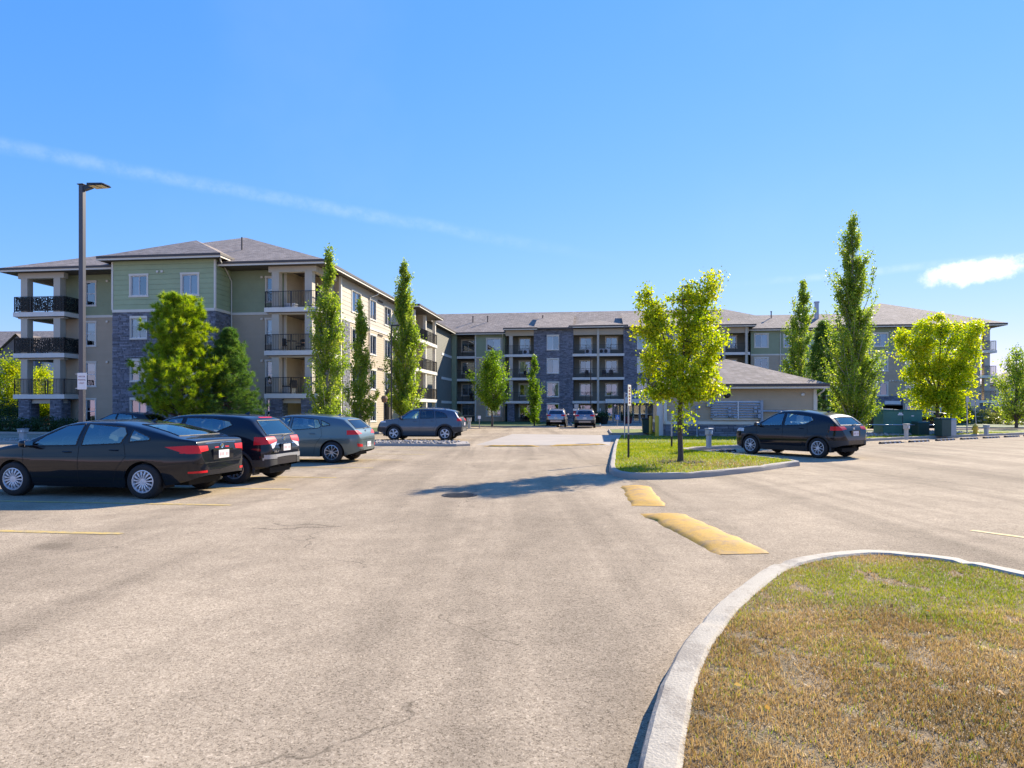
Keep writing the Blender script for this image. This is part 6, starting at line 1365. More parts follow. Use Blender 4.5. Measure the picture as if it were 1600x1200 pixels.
# the yellow-green maple on the island
mx, my = gp(1063, 722, 0.12)[0], gp(1063, 722, 0.12)[1]
def lobed_tree(name, label, base, d, h, lobes, leaders, per, leaf, m, trunk_r, clump, nb):
    """a crown made of several leafy lobes (photo column, row, half-width, half-height), each fed from a rising leader"""
    root = tag(empty(name, base), label, 'tree'); P0 = Vector(base); lb = MB(); cen = []; mb = MB(); fork = Vector((0.02, 0, h*.33))
    mb.tube([(0, 0, -.05), (.01, 0, .25), (-.02, .01, h*.2), fork], [trunk_r*1.4, trunk_r, trunk_r*.9, trunk_r*.8], 10); mb.build('trunk', 'bark', root, smooth=True); tips = []
    for (px, py) in leaders:
        q = at(px, py, d)-P0; q.y += random.uniform(-.5, .5); tips.append(limb(lb, fork-Vector((0, 0, .1)), q, trunk_r*.55, .012, .10, 8, 7))
    tot = sum(a*b for _, _, a, b in lobes)
    for (px, py, a, b) in lobes:
        c = at(px, py, d)-P0; rx, rz = a*d/F, b*d/F; ry = max(rx, .55); c.y += random.uniform(-.35, .35)
        for j in range(max(3, int(nb*a*b/tot))):
            v = Vector((random.gauss(0, 1), random.gauss(0, 1), random.gauss(0, 1))).normalized()*random.uniform(.2, 1.0)**.45; tip = c+Vector((v.x*rx, v.y*ry*1.3, v.z*rz))
            best = min((q for t in tips for q in t if q.z < tip.z+.05), key=lambda q: (q-tip).length+max(0, q.z-tip.z)*2, default=fork); pts = limb(lb, best, tip, .012, .003, .15, 4, 4)
            k = int(per*random.uniform(.6, 1.4)); ts = rng.uniform(.35, 1.08, k); A = np.array([p[:] for p in pts]); ii = np.clip(ts*4, 0, 3.999); i0 = ii.astype(int); fr = (ii-i0)[:, None]; cc_ = A[i0]*(1-fr)+A[i0+1]*fr
            cen.append(cc_+rng.normal(size=(k, 3))*clump*random.uniform(.6, 1.2))
    lb.build('branch', 'bark', root, smooth=True)['kind'] = 'stuff'; leaf_cloud('crown', np.concatenate(cen), leaf, m, root); return root
lobed_tree('maple_tree', 'young yellow green maple with open crown on the kerbed island', (mx, my, 0.10), my, 5.7,
    [(1012, 482, 26, 34), (1008, 512, 22, 22), (1062, 462, 20, 18), (1098, 470, 30, 32), (1116, 440, 15, 18), (1050, 512, 40, 34), (1090, 520, 36, 36), (1120, 522, 18, 20), (1030, 560, 34, 30), (1075, 570, 44, 36), (1110, 574, 26, 20), (1022, 602, 28, 22), (1060, 612, 34, 22), (1098, 606, 36, 20), (1120, 612, 14, 10), (1006, 620, 18, 10)],
    [(1012, 460), (1062, 450), (1115, 430), (1030, 560), (1110, 560), (1010, 600), (1112, 605)], 60, 0.082, 'leaf_maple', .075, .10, 350)


cen = rng.normal(size=(230, 3))*np.array([0.16, 0.16, 0.22])+np.array([0.02, 0, 1.35]); sr = tag(empty('trunk_sprout', (mx+.02, my-.08, 0.1)), 'leafy sprout growing from the maple trunk', 'sprout'); mb = MB(); mb.tube([(0, .06, 1.0), (0.03, 0, 1.2), (0.05, -.03, 1.5)], .008, 5); mb.build('stem', 'bark', sr); leaf_cloud('leaves', cen, 0.09, 'leaf_maple', sr)
nst = 240; a = rng.uniform(0, 6.28, nst); r = np.sqrt(rng.uniform(0, 1, nst))*0.62
tag(stones('mulch_ring', mx+r*np.cos(a)*1.1, my+r*np.sin(a), np.full(nst, 0.115), 0.02, 0.05, 'mulch'), 'ring of bark mulch and small stones at the foot of the maple', 'mulch', kind='stuff')
# yellow-green vase shaped maple by the transformer
def at_px(px, d, z=0.1): return ((px-800)/F*d, d, z)
q_ = at_px(1465, 46.5)
lobed_tree('maple_tree', 'broad yellow green maple spreading behind the green utility pedestals', q_, 46.5, 7.8,
    [(1408, 528, 14, 14), (1422, 545, 20, 22), (1442, 520, 20, 20), (1466, 508, 10, 16), (1482, 520, 16, 16), (1512, 518, 20, 16), (1528, 512, 8, 8), (1450, 558, 26, 28), (1490, 556, 30, 28), (1522, 548, 12, 22), (1432, 586, 18, 20), (1466, 596, 32, 30), (1506, 590, 24, 28), (1415, 614, 12, 7), (1446, 622, 22, 20), (1486, 628, 26, 22), (1514, 620, 12, 16), (1445, 648, 14, 12), (1490, 650, 20, 12)],
    [(1412, 530), (1442, 512), (1466, 500), (1500, 512), (1525, 515), (1430, 590), (1510, 590)], 75, 0.16, 'leaf_maple_yellow', .12, .22, 340)
# columnar poplars
COL = lambda w, lo=0.05: [(lo, w*0.45), (lo+.08, w*0.8), (0.30, w), (0.5, w*0.95), (0.66, w*0.78), (0.82, w*0.52), (0.93, w*0.30), (1.0, w*0.12)]
GP_ = 'columnar poplars round the court'
make_tree('poplar_tree', 'columnar poplar with bare thin top before the front balconies', at_px(512, 38.5), 10.6, [(0.04, .7), (0.14, 1.15), (0.30, 1.1), (0.45, 1.0), (0.6, .9), (0.72, .75), (0.84, .45), (0.95, .32), (1.0, .2)], 170, 140, 0.115, 'leaf_poplar', 'bark_pale', 0.10, 0.22, 0.10, group=GP_, stretch=1.6, shell=0.12, wild=0.34)
make_tree('poplar_tree', 'slender short poplar against the sunlit side wall', at_px(562, 44.5), 8.6, COL(0.95), 125, 125, 0.12, 'leaf_poplar', 'bark_pale', 0.08, 0.22, 0.10, group=GP_, stretch=1.6, shell=0.12, wild=0.34)
make_tree('poplar_tree', 'tall dense poplar behind the slate blue sport utility car', at_px(633, 47.0), 11.6, COL(1.30), 220, 140, 0.13, 'leaf_poplar', 'bark_pale', 0.12, 0.22, 0.10, group=GP_, stretch=1.6, shell=0.12, wild=0.34)
make_tree('poplar_tree', 'tallest poplar, twin topped, beside the utility building', at_px(1333, 37.5), 12.3, [(0.05, .8), (0.12, 1.25), (0.28, 1.38), (0.45, 1.30), (0.6, 1.15), (0.75, .9), (0.88, .55), (1.0, .15)], 250, 150, 0.115, 'leaf_poplar', 'bark_pale', 0.12, 0.22, 0.10, group=GP_, stretch=1.6, shell=0.12, wild=0.34)
make_tree('poplar_tree', 'narrow poplar rising behind the utility building roof', at_px(1255, 53.0), 11.9, COL(1.55), 170, 120, 0.14, 'leaf_poplar', 'bark_pale', 0.11, 0.22, 0.10, group=GP_, stretch=1.6, shell=0.12, wild=0.34)
make_tree('poplar_tree', 'small columnar tree in front of the stone pier', at_px(835, 63.5), 6.7, COL(0.78), 90, 95, 0.12, 'leaf_green', 'bark', 0.06, 0.22, 0.10, group=GP_, stretch=1.6, shell=0.12, wild=0.34)
make_tree('maple_tree', 'round headed green tree on the lawn before the recessed wall', at_px(769, 60.5), 6.7, [(0.25, .6), (0.36, 1.5), (0.5, 1.75), (0.65, 1.7), (0.8, 1.35), (0.92, .9), (1.0, .4)], 95, 130, 0.14, 'leaf_green', trunk_r=0.08, rise=0.35, clump=0.2, shell=0.3)
make_tree('aspen_tree', 'loose dark leaved tree beyond the right hand balconies', at_px(1588, 56), 7.0, [(0.10, .8), (0.25, 1.6), (0.45, 1.9), (0.65, 1.7), (0.85, 1.2), (1.0, .5)], 70, 100, 0.16, 'leaf_poplar', trunk_r=0.1, rise=0.35, clump=0.28, shell=0.3)
# pines: whorled boughs with needle tufts
def conifer(name, label, base, h, w, m, whorls, per, tuft, needles, droop, leaf, lo=0.08, bark='bark', rough=0.25, pw=0.75):
    root = tag(empty(name, base), label, 'tree'); mb = MB(); mb.tube([(0, 0, 0), (0.02*h*.3, 0, h*.5), (0, 0, h)], [h*.018, h*.012, .01], 9); mb.build('trunk', bark, root, smooth=True); lb = MB(); cen = []; dirs = []
    for i in range(whorls):
        t = lo+(1-lo)*(i+random.random()*.5)/whorls; ww = w*((1-t)**pw*min(1, (t+.12)/.28))*random.uniform(1-rough, 1+rough*.6)+.12
        for j in range(per):
            a = 2*math.pi*(j+random.random()*.7)/per+i*1.3; r = ww*random.uniform(.75, 1.1); st = Vector((0, 0, t*h)); tip = Vector((r*math.cos(a), r*math.sin(a), t*h+r*droop)); pts = limb(lb, st, tip, .035*(1-t)+.008, .005, .08, 4, 5)
            for q in range(tuft):
                f = random.uniform(.3, 1.0)**.7; c = st+(tip-st)*f+Vector((random.gauss(0, .16), random.gauss(0, .16), random.gauss(.03, .12)))*(.4+ww*.5); cen.append(c); dirs.append(((tip-st).normalized()+Vector((0, 0, .7))).normalized())
    lb.build('branch', bark, root, smooth=True)['kind'] = 'stuff'
    cen = np.array([c[:] for c in cen]); dirs = np.array([d[:] for d in dirs]); n = len(cen)*needles; c = np.repeat(cen, needles, 0); d = np.repeat(dirs, needles, 0)*.7+rng.normal(size=(n, 3))*.65; d /= np.linalg.norm(d, axis=1)[:, None]
    L = leaf*rng.uniform(.7, 1.2, n)[:, None]; b = np.cross(d, rng.normal(size=(n, 3))); b /= np.linalg.norm(b, axis=1)[:, None]; wd = 0.075
    c = c+rng.normal(size=(n, 3))*.03
    V = np.stack([c-b*L*wd*.5, c+b*L*wd*.5, c+d*L], 1); link('needles', np_mesh('needles', V.reshape(-1, 3), np.arange(n*3).reshape(-1, 3)), m, root); return root
conifer('pine_tree', 'bushy golden green pine in front of the stone bay', at_px(282, 38.5, 0.1), 7.8, 2.75, 'needle_pine', 17, 9, 14, 80, 0.36, 0.25, rough=.42, lo=.12, pw=.5)
conifer('spruce_tree', 'young conical spruce standing beside the pine', at_px(358, 40.0, 0.1), 6.2, 2.1, 'needle_spruce', 26, 9, 12, 44, 0.12, 0.19, rough=.3)
conifer('larch_tree', 'feathery light green conifer between the two right hand poplars', at_px(1287, 47.0, 0.1), 7.6, 2.0, 'needle_spruce', 20, 7, 9, 40, -0.05, 0.26, rough=.35)
def shrub(name, label, base, rx, ry, rz, n, leaf, m, cat='shrub', group=None):
    root = tag(empty(name, base), label, cat, group); p = rng.normal(size=(n, 3)); p /= np.linalg.norm(p, axis=1)[:, None]; p *= rng.uniform(.55, 1.05, n)[:, None]**.6; bump = 1+.22*np.sin(p[:, 0]*7+base[0])*np.cos(p[:, 1]*6)+.15*np.sin(p[:, 2]*9)
    cen = p*bump[:, None]*np.array([rx, ry, rz])+np.array([0, 0, rz*.85]); cen[:, 2] = np.maximum(cen[:, 2], .02); mb = MB()
    for i in range(7):
        a = random.uniform(0, 6.28); limb(mb, (0, 0, 0), (rx*.6*math.cos(a), ry*.6*math.sin(a), rz*1.2), .02, .006)
    mb.build('stems', 'bark', root)['kind'] = 'stuff'; leaf_cloud('foliage', cen, leaf, m, root); return root
HG = 'low shrubs along the front of the building'
for i, u in enumerate(np.arange(-42.5, -33, 1.45)):
    X, Y = W2(u, 41.75+random.uniform(-.15, .15)); shrub('shrub', 'dark clipped shrub in the row at the foot of the front wing', (X, Y, .1), .95, .65, .48+random.uniform(-.06, .1), 1500, .10, 'leaf_hedge', group=HG)
for i, (px, y_, d, w, h) in enumerate(((1539, 0, 72, 1.2, 1.0), (1560, 0, 70, 1.1, .75), (1592, 0, 66, 1.6, .85), (1486, 0, 74, 1.4, .9), (1510, 0, 76, .8, 1.3))):
    shrub('shrub', ('golden shrub at the foot of the right hand balconies', 'rounded olive shrub on the lawn past the stone column', 'wide olive shrub by the brown fence', 'green shrub under the yellow green maple', 'upright yellow green shrub between the stone columns')[i], at_px(px, d), w, w*.8, h*.8, 1500, .14, 'leaf_shrub')
# tall hedge and trees past the left end of the front wing
for i, (px, d, h, w, m, lb) in enumerate(((18, 62, 6.6, 2.0, 'leaf_maple', 'sunlit yellow green tree beyond the left hand balconies'), (62, 66, 5.6, 2.6, 'leaf_maple_yellow', 'bright yellow green tree seen through the first floor balcony'), (-60, 58, 7.0, 2.4, 'leaf_green', 'green tree past the edge of the front wing'))):
    make_tree('garden_tree', lb, at_px(px, d), h, [(0.15, w*.5), (0.3, w*.9), (0.5, w), (0.75, w*.8), (1.0, w*.3)], 90, 110, 0.17, m, trunk_r=.1, rise=.35, clump=.3, shell=.3)
for i in range(4): 
    X, Y = at_px(-40+i*24, 57.5)[:2]; shrub('hedge_plant', 'dark green hedge plant by the board fence past the front wing', (X, Y, .05), 1.0, .8, 1.25, 1300, .13, 'leaf_hedge', group='hedge by the board fence')
# ------------------------------------------------------------------ street furniture
# tall parking-lot light on the left
lx, ly = at_px(128.5, 17.8)[:2]
lp = tag(empty('parking_light', (lx, ly, 0), R(-10)), 'tall dark square parking lot light pole with white sign', 'lamp post'); top = at(128, 289, 17.8).z
mb = MB(); mb.cbox(-.062, .062, -.062, .062, .55, top, .012); mb.build('pole', 'pole_paint', lp)
mb = MB(); mb.lathe([(.26, 0), (.26, .5), (.24, .56), (.05, .57)], 20); mb.build('concrete_base', 'concrete', lp, smooth=True)
mb = MB(); mb.cbox(-.09, .09, -.09, .09, top-.005, top+.015, .006); mb.build('pole_cap', 'pole_paint', lp)
mb = MB(); mb.add([(.075, -.05, top-.16), (.075, .05, top-.16), (.30, .05, top-.10), (.30, -.05, top-.10), (.075, -.05, top-.02), (.075, .05, top-.02), (.30, .05, top-.015), (.30, -.05, top-.015)], [(3,2,1,0),(4,5,6,7),(0,1,5,4),(1,2,6,5),(2,3,7,6),(3,0,4,7)]); mb.build('arm', 'black_metal', lp)
mb = MB(); mb.add([(.28, -.17, top-.075), (.72, -.17, top-.06), (.74, -.12, top-.055), (.74, .12, top-.055), (.72, .17, top-.06), (.28, .17, top-.075), (.28, -.17, top-.01), (.70, -.15, top-.025), (.72, -.1, top-.025), (.72, .1, top-.025), (.70, .15, top-.025), (.28, .17, top-.01)], [(5,4,3,2,1,0), (6,7,8,9,10,11), (0,1,7,6), (1,2,8,7), (2,3,9,8), (3,4,10,9), (4,5,11,10), (5,0,6,11)]); hd_ = mb.build('lamp_head', 'black_metal', lp)
for a, b in ((.31, .48), (.52, .69)):
    mb = MB(); mb.box(a, b, -.13, .13, top-.086, top-.077); mb.build('lens', 'lamp_lens', hd_)
sg = tag(empty('parking_sign', (lx, ly, 0), R(-10)), 'small white sign with faded red lettering strapped to the light pole', 'sign'); zt = at(0, 582.5, 17.7).z; zb = at(0, 608.5, 17.7).z
mb = MB(); mb.cbox(-.06, .21, -.098, -.088, zb, zt, .004); pn = mb.build('panel', 'sign_white', sg)
for z in (zb+.03, zt-.03):
    mb = MB(); mb.box(-.12, .12, -.088, -.077, z-.012, z+.012); mb.build('bracket', 'galv', sg)
for i, t_ in enumerate(('VISITOR', 'PARKING', 'ONLY')): put_text('lettering', t_, 0.055, 'sign_text', (.075, -.0995, zt-.10-i*.085), 0, sg, 0.001)
def post(name, label, loc, h, r, m, cat, sq=False):
    o = tag(empty(name, loc), label, cat); mb = MB()
    if sq: mb.cbox(-r, r, -r, r, 0, h, .006)
    else: mb.tube([(0, 0, 0), (0, 0, h)], r, 10)
    mb.build('post', m, o); return o
# signs on the maple island
sx, sy = gp(982, 716, .12); o = post('sign_post', 'green steel post with a tall narrow white sign edge on, on the island', (sx, sy, .1), 2.22, .026, 'galv', 'sign'); o.rotation_euler.z = R(62)
mb = MB(); mb.cbox(-.15, .15, -.036, -.028, 1.62, 2.25, .003); mb.build('panel', 'sign_white', o)
mb = MB(); mb.tube([(0, 0, -.0), (0, 0, .75)], .034, 8); mb.build('sleeve', 'black_metal', o)
for i in range(6): mb = MB(); mb.box(-.07, .07, -.0385, -.0362, 1.68+i*.09, 1.735+i*.09); mb.build('red_mark', 'sign_text', o)
sx, sy = gp(976, 686, .1); o = post('sign_post', 'thin steel sign post standing at the apron corner', (sx, sy, .05), 2.45, .028, 'galv', 'sign'); mb = MB(); mb.box(-.012, .012, -.15, .15, 1.8, 2.45); mb.build('panel', 'galv', o)
sx, sy = gp(1049.5, 699, .12); o = post('marker_post', 'grey steel post with dark foot on the lawn by the maple', (sx, sy, .1), 1.32, .028, 'galv', 'post'); mb = MB(); mb.tube([(0, 0, 0), (0, 0, .45)], .036, 8); mb.build('sleeve', 'black_metal', o)
# small post light before the utility building
sx, sy = gp(1089, 682, .12); o = tag(empty('path_light', (sx, sy, .1)), 'slim grey path light in front of the utility building', 'lamp'); mb = MB(); mb.tube([(0, 0, .05), (0, 0, 1.52)], .03, 8); mb.build('post', 'pipe', o); mb = MB(); mb.lathe([(.09, 0), (.09, .05), (.03, .06)], 12); mb.build('foot', 'pipe', o); mb = MB(); mb.lathe([(.05, 1.5), (.10, 1.56), (.10, 1.64), (.12, 1.66), (.03, 1.72)], 12); mb.build('lantern', 'pipe', o)
def pedestal(loc, label, w=.20, h=.78, m='grey_box', outlet=True, rz=0.0):
    o = tag(empty('power_pedestal', loc, rz), label, 'pedestal', 'plug-in power pedestals'); mb = MB(); mb.cbox(-w*.42, w*.42, -w*.36, w*.36, 0, h*.66, .012); mb.build('post', m, o)
    mb = MB(); mb.cbox(-w*.62, w*.62, -w*.55, w*.5, h*.66, h*.94, .02); hd = mb.build('head', m, o); mb = MB(); mb.cbox(-w*.7, w*.7, -w*.62, w*.58, h*.94, h, .012); mb.build('lid', m, o)
    if outlet:
        for sy_ in (-.2, .2):
            mb = MB(); mb.cbox(w*sy_-.035, w*sy_+.035, -w*.55-.025, -w*.55, h*.70, h*.86, .006); mb.build('outlet_cover', 'sign_white' if sy_ > 0 else 'beige_box', hd)
    return o
pedestal((*gp(1107.5, 699.5, .12), .1), 'grey plug-in pedestal on the lawn beside the navy crossover', .20, .78, rz=R(30))
pedestal((*gp(1416, 686.5, .12), .1), 'beige plug-in pedestal in front of the green transformer', .20, .80, 'beige_box', rz=R(30))
pedestal((*gp(1541, 679, .12), .1), 'grey plug-in pedestal on the kerb strip past the yellow bollard', .24, .60, rz=R(30))
pedestal((*W2(UV(36, 30.4), 30.4), .1), 'pale grey plug-in pedestal on the gravel strip ahead of the sedan', .30, .56, rz=-TH)
pedestal((*gp(733, 671.5), .1), 'beige plug-in pedestal behind the slate blue sport utility car', .28, .85, 'beige_box', rz=0)
# green transformer with its rail fence
tx, ty = at_px(1402, 41.0)[:2]; o = tag(empty('transformer', (tx, ty, .12), R(-8)), 'large dark green transformer cabinet with white warning stickers', 'transformer')
mb = MB(); mb.cbox(-1.08, 1.08, -.75, .75, .0, 1.42, .02); bd = mb.build('cabinet', 'transformer', o); mb = MB(); mb.cbox(-1.12, 1.12, -.80, .80, 1.42, 1.47, .015); mb.build('lid', 'transformer', o)
mb = MB(); mb.box(-.012, .012, -.757, -.748, .05, 1.40); mb.build('door_gap', 'seam', bd)
mb = MB(); mb.box(-.27, .03, -.762, -.752, 1.15, 1.21); mb.box(-.22, -.02, -.762, -.752, 1.22, 1.30); mb.build('warning_label', 'sign_white', bd)
mb = MB(); mb.box(.48, .62, -.762, -.752, 1.08, 1.14); mb.build('number_label', 'sign_white', bd)
mb = MB(); mb.cbox(-1.4, 1.4, -1.1, 1.1, -.1, .03, .02); mb.build('pad', 'concrete', o)
fr = tag(empty('guard_rail', (tx, ty, 0)), 'low galvanised pipe rail in front of the transformer', 'rail'); mb = MB(); p0, p1 = at_px(1350, 38.5), at_px(1478, 40.0)
mb.tube([(p0[0]-tx, p0[1]-ty, .74), (p1[0]-tx, p1[1]-ty, .70)], .035, 8); mb.build('rail', 'galv', fr)
for px in (1351, 1444, 1477):
    q = at_px(px, 38.5+(px-1350)/128*1.5); mb = MB(); mb.tube([(q[0]-tx, q[1]-ty, .1), (q[0]-tx, q[1]-ty, .95)], .085, 10); mb.build('post', 'galv', fr)
for (px, d, w, h, m, lb) in ((1438, 39.5, .75, .80, 'dark_green_box', 'squat dark green utility box beside the transformer'), (1473, 38.2, .62, 1.02, 'dark_green_box', 'tall dark green utility box under the maple'), (1483.5, 38.6, .42, .98, 'grey_box', 'narrow grey utility box against the tall green one')):
    q = at_px(px, d, .12); o = tag(empty('utility_box', q, R(12)), lb, 'utility box'); mb = MB(); mb.cbox(-w/2, w/2, -.28, .28, 0, h-.08, .02); mb.build('cabinet', m, o); mb = MB(); mb.add([(-w/2-.02, -.3, h-.08), (w/2+.02, -.3, h-.08), (w/2+.02, .3, h-.08), (-w/2-.02, .3, h-.08), (-w/2, -.24, h), (w/2, -.24, h), (w/2, .26, h), (-w/2, .26, h)], [(3,2,1,0),(4,5,6,7),(0,1,5,4),(1,2,6,5),(2,3,7,6),(3,0,4,7)]); mb.build('lid', m, o)
a = rng.uniform(0, 1, 1500); b = rng.uniform(0, 1, 1500); gxx = 16.6+a*13.5-b*2.2; gyy = 35.4+a*8.2+b*3.2
tag(stones('grey_rock', gxx, gyy, np.full(1500, .11), .05, .13, 'rock'), 'bed of grey landscape rock round the transformer', 'gravel', kind='stuff')
# rubber wheel stops with pale reflectors
def wheel_stop(c, ang, label, group):
    o = tag(empty('wheel_stop', (c[0], c[1], 0), ang), label, 'wheel stop', group); mb = MB(); L = .92; pr = [(-.075, 0), (-.06, .07), (-.03, .10), (.03, .10), (.06, .07), (.075, 0)]
    for x in (-L, L): mb.v += [(x, y, z) for y, z in pr]
    n = len(pr); mb.f = [(i, i+1, n+i+1, n+i) for i in range(n-1)]+[tuple(range(n-1, -1, -1)), tuple(range(n, 2*n))]; mb.build('block', 'rubber_stop', o, fix=True)
    for i in range(4):
        x = -.62+i*.42; mb = MB(); mb.add([(x, -.078, .012), (x+.16, -.078, .012), (x+.16, -.036, .104), (x, -.036, .104)], [(0,1,2,3)]); mb.build('reflector', 'sign_white', o)
    return o
ka = math.atan2(kd.y, kd.x)
WS = ('next to the navy crossover', 'before the gravel end of the lawn', 'in front of the beige pedestal', 'in front of the squat green utility box', 'in front of the tall green utility box', 'beside the grey sign post', 'before the yellow hydrant')
for n in range(0, 7): c = s0+kd*2.7*n+hd*0.15; wheel_stop(c, ka, 'black rubber wheel stop '+WS[n], 'wheel stops along the lawn kerb')
wheel_stop(gp(1123, 707.5), ka, 'black rubber wheel stop ahead of the navy crossover', None)
for px, y_, w_ in ((1500, 672.8, 'nearer the tall sign post'), (1560, 674.5, 'nearer the fence')): wheel_stop(gp(px, y_), R(-5), 'black rubber wheel stop along the far drive kerb, '+w_, 'wheel stops on the far drive')
# yellow bollards by the utility doors, one more at the kerb strip
for i, (px, y_, h, lb) in enumerate(((1017, 681, 1.22, 'yellow steel bollard standing nearer the black cart, by the utility building doors'), (1026.5, 685.5, 1.28, 'yellow steel bollard standing nearer the white open door leaf'))):
    q = gp(px, y_); o = tag(empty('bollard', (*q, 0)), lb, 'bollard'); mb = MB(); mb.lathe([(.11, 0), (.11, h-.06), (.08, h-.01), (.02, h)], 16); mb.build('pipe', 'yellow_post', o, smooth=True); mb = MB(); mb.lathe([(.16, 0), (.15, .04), (.11, .05)], 16); mb.build('collar', 'concrete', o)
q = gp(1524, 679, .1); o = tag(empty('hydrant', (*q, .1)), 'short yellow fire hydrant at the end of the kerb strip', 'hydrant'); mb = MB(); mb.lathe([(.17, 0), (.17, .05), (.12, .06), (.12, .42), (.15, .44), (.15, .48), (.11, .56), (.03, .62), (.03, .68), (0, .68)], 14); mb.build('barrel', 'yellow_post', o, smooth=True)
for sgn in (-1, 1): mb = MB(); mb.lathe([(.06, 0), (.07, sgn*.07), (.05, sgn*.19)], 10, 'x', (0, 0, .34)); mb.build('nozzle', 'yellow_post', o)
q = gp(1012, 680); o = tag(empty('waste_cart', (q[0]+.05, q[1]+.6, 0), R(-7)), 'dark waste cart beside the yellow bollard', 'cart'); mb = MB(); mb.add([(-.24, -.26, .12), (.24, -.26, .12), (.24, .26, .12), (-.24, .26, .12), (-.30, -.33, .98), (.30, -.33, .98), (.30, .33, .98), (-.30, .33, .98)], [(3,2,1,0),(4,5,6,7),(0,1,5,4),(1,2,6,5),(2,3,7,6),(3,0,4,7)]); mb.build('bin', 'dark_green_box', o); mb = MB(); mb.cbox(-.33, .33, -.36, .36, .98, 1.06, .03); mb.build('lid', 'black_metal', o)
for x_ in (-.2, .2): mb = MB(); mb.lathe([(.12, -.03), (.12, .03)], 14, 'x', (x_, .24, .12)); mb.build('wheel', 'tyre', o)
# signs by the far cars
def far_sign(px, y0, d, panels, label):
    q = at_px(px, d, 0.02); o = tag(empty('sign_post', q), label, 'sign'); topz = at(px, y0, d).z; mb = MB(); mb.tube([(0, 0, 0), (0, 0, topz)], .035, 8); mb.build('post', 'galv', o)
    for (ya, yb, w, m) in panels: mb = MB(); mb.cbox(-w/2, w/2, -.06, -.04, at(px, yb, d).z, at(px, ya, d).z, .004); mb.build('panel', m, o)
    return o
far_sign(900.5, 631, 66, ((632, 638, .42, 'galv'), (638.8, 642, .62, 'sign_white'), (643, 649.5, .58, 'sign_red')), 'stack of white and red parking signs between the two far cars')
o = far_sign(964.5, 648.5, 64, ((648.7, 656, .38, 'sign_blue'),), 'blue accessible parking sign on a short post by the entrance')
zz = at(964.5, 652, 64).z
mb = MB(); mb.lathe([(.03, -.004), (.03, .004)], 8, 'y', (0, -.066, zz+.12)); mb.tube([(0, -.066, zz+.08), (0, -.066, zz-.03), (.08, -.066, zz-.03), (.1, -.066, zz-.13)], .016, 5); mb.tube([(-.0+.09*math.cos(t), -.066, zz-.07+.09*math.sin(t)) for t in [2.2+i*.35 for i in range(12)]], .014, 5); mb.build('wheelchair_symbol', 'sign_white', o)
far_sign(749, 650, 58, ((650, 655, .25, 'sign_white'),), 'thin post with small white sign behind the slate blue car')
q = at_px(1511, 41.5, .1); o = tag(empty('sign_post', q), 'grey steel post with small tag on the kerb strip by the maple', 'sign'); mb = MB(); mb.tube([(0, 0, 0), (0, 0, at(0, 622, 41.5).z)], .035, 8); mb.build('post', 'galv', o); mb = MB(); mb.box(-.1, .1, -.05, -.04, at(0, 631, 41.5).z, at(0, 622, 41.5).z); mb.build('panel', 'galv', o)
q = at_px(1526, 44.5, .1); o = tag(empty('sign_post', q), 'leaning post with twin pale sign panels by the right hand balconies', 'sign'); o.rotation_euler.y = R(-4); mb = MB(); mb.tube([(0, 0, 0), (0, 0, 2.1)], .03, 8); mb.build('post', 'galv', o)
for sgn in (-1, 1): mb = MB(); mb.box(sgn*.16-.11, sgn*.16+.11, -.05, -.038, 1.75, 2.15); mb.build('panel', 'grey_box', o)
# court light poles and the entrance planters
def court_pole(px, y0, y1, d, label, r=.05):
    q = at_px(px, d, 0); o = tag(empty('court_light', q), label, 'lamp post'); h = at(px, y0, d).z; mb = MB(); mb.tube([(0, 0, 0), (0, 0, h)], r, 8); mb.build('pole', 'black_metal', o); mb = MB(); mb.cbox(-.02, .55, -.12, .12, h-.06, h+.02, .02); mb.build('lamp_head', 'black_metal', o); return o
court_pole(611.5, 508, 660, 44.0, 'slim dark light pole before the poplar on the side lawn')
court_pole(923, 558, 660, 67.0, 'slim dark light pole in front of the middle balconies')
q = at_px(600.5, 44.6, .1); o = tag(empty('bollard_light', q), 'brown hooded lamp post by the side wall cabinet', 'lamp'); mb = MB(); mb.tube([(0, 0, 0), (0, 0, 2.05)], .05, 8); mb.build('post', 'fascia', o); mb = MB(); mb.lathe([(.05, 1.95), (.16, 2.0), (.2, 2.2), (.24, 2.22), (.16, 2.38), (.02, 2.42)], 12); mb.build('hood', 'wood', o)
for i, (px, d, lb) in enumerate(((943.5, 74, 'dark planter urn with trailing plants left of the entrance doors'), (981, 76, 'dark red planter pot in front of the entrance doors'), (936, 75, 'dark planter urn beside the entrance wall'))):
    q = at_px(px, d, .03); o = tag(empty('planter', q), lb, 'planter'); s = 1.5; mb = MB(); mb.lathe([(.22*s, 0), (.28*s, .1*s), (.36*s, .5*s), (.38*s, .52*s), (.33*s, .50*s), (0, .48*s)], 16); mb.build('pot', 'red_planter' if i == 1 else 'black_metal', o, smooth=True)
    cen = rng.normal(size=(350, 3))*np.array([.32, .32, .2])+np.array([0, 0, .95]); leaf_cloud('plant', cen, .14, 'leaf_hedge', o)
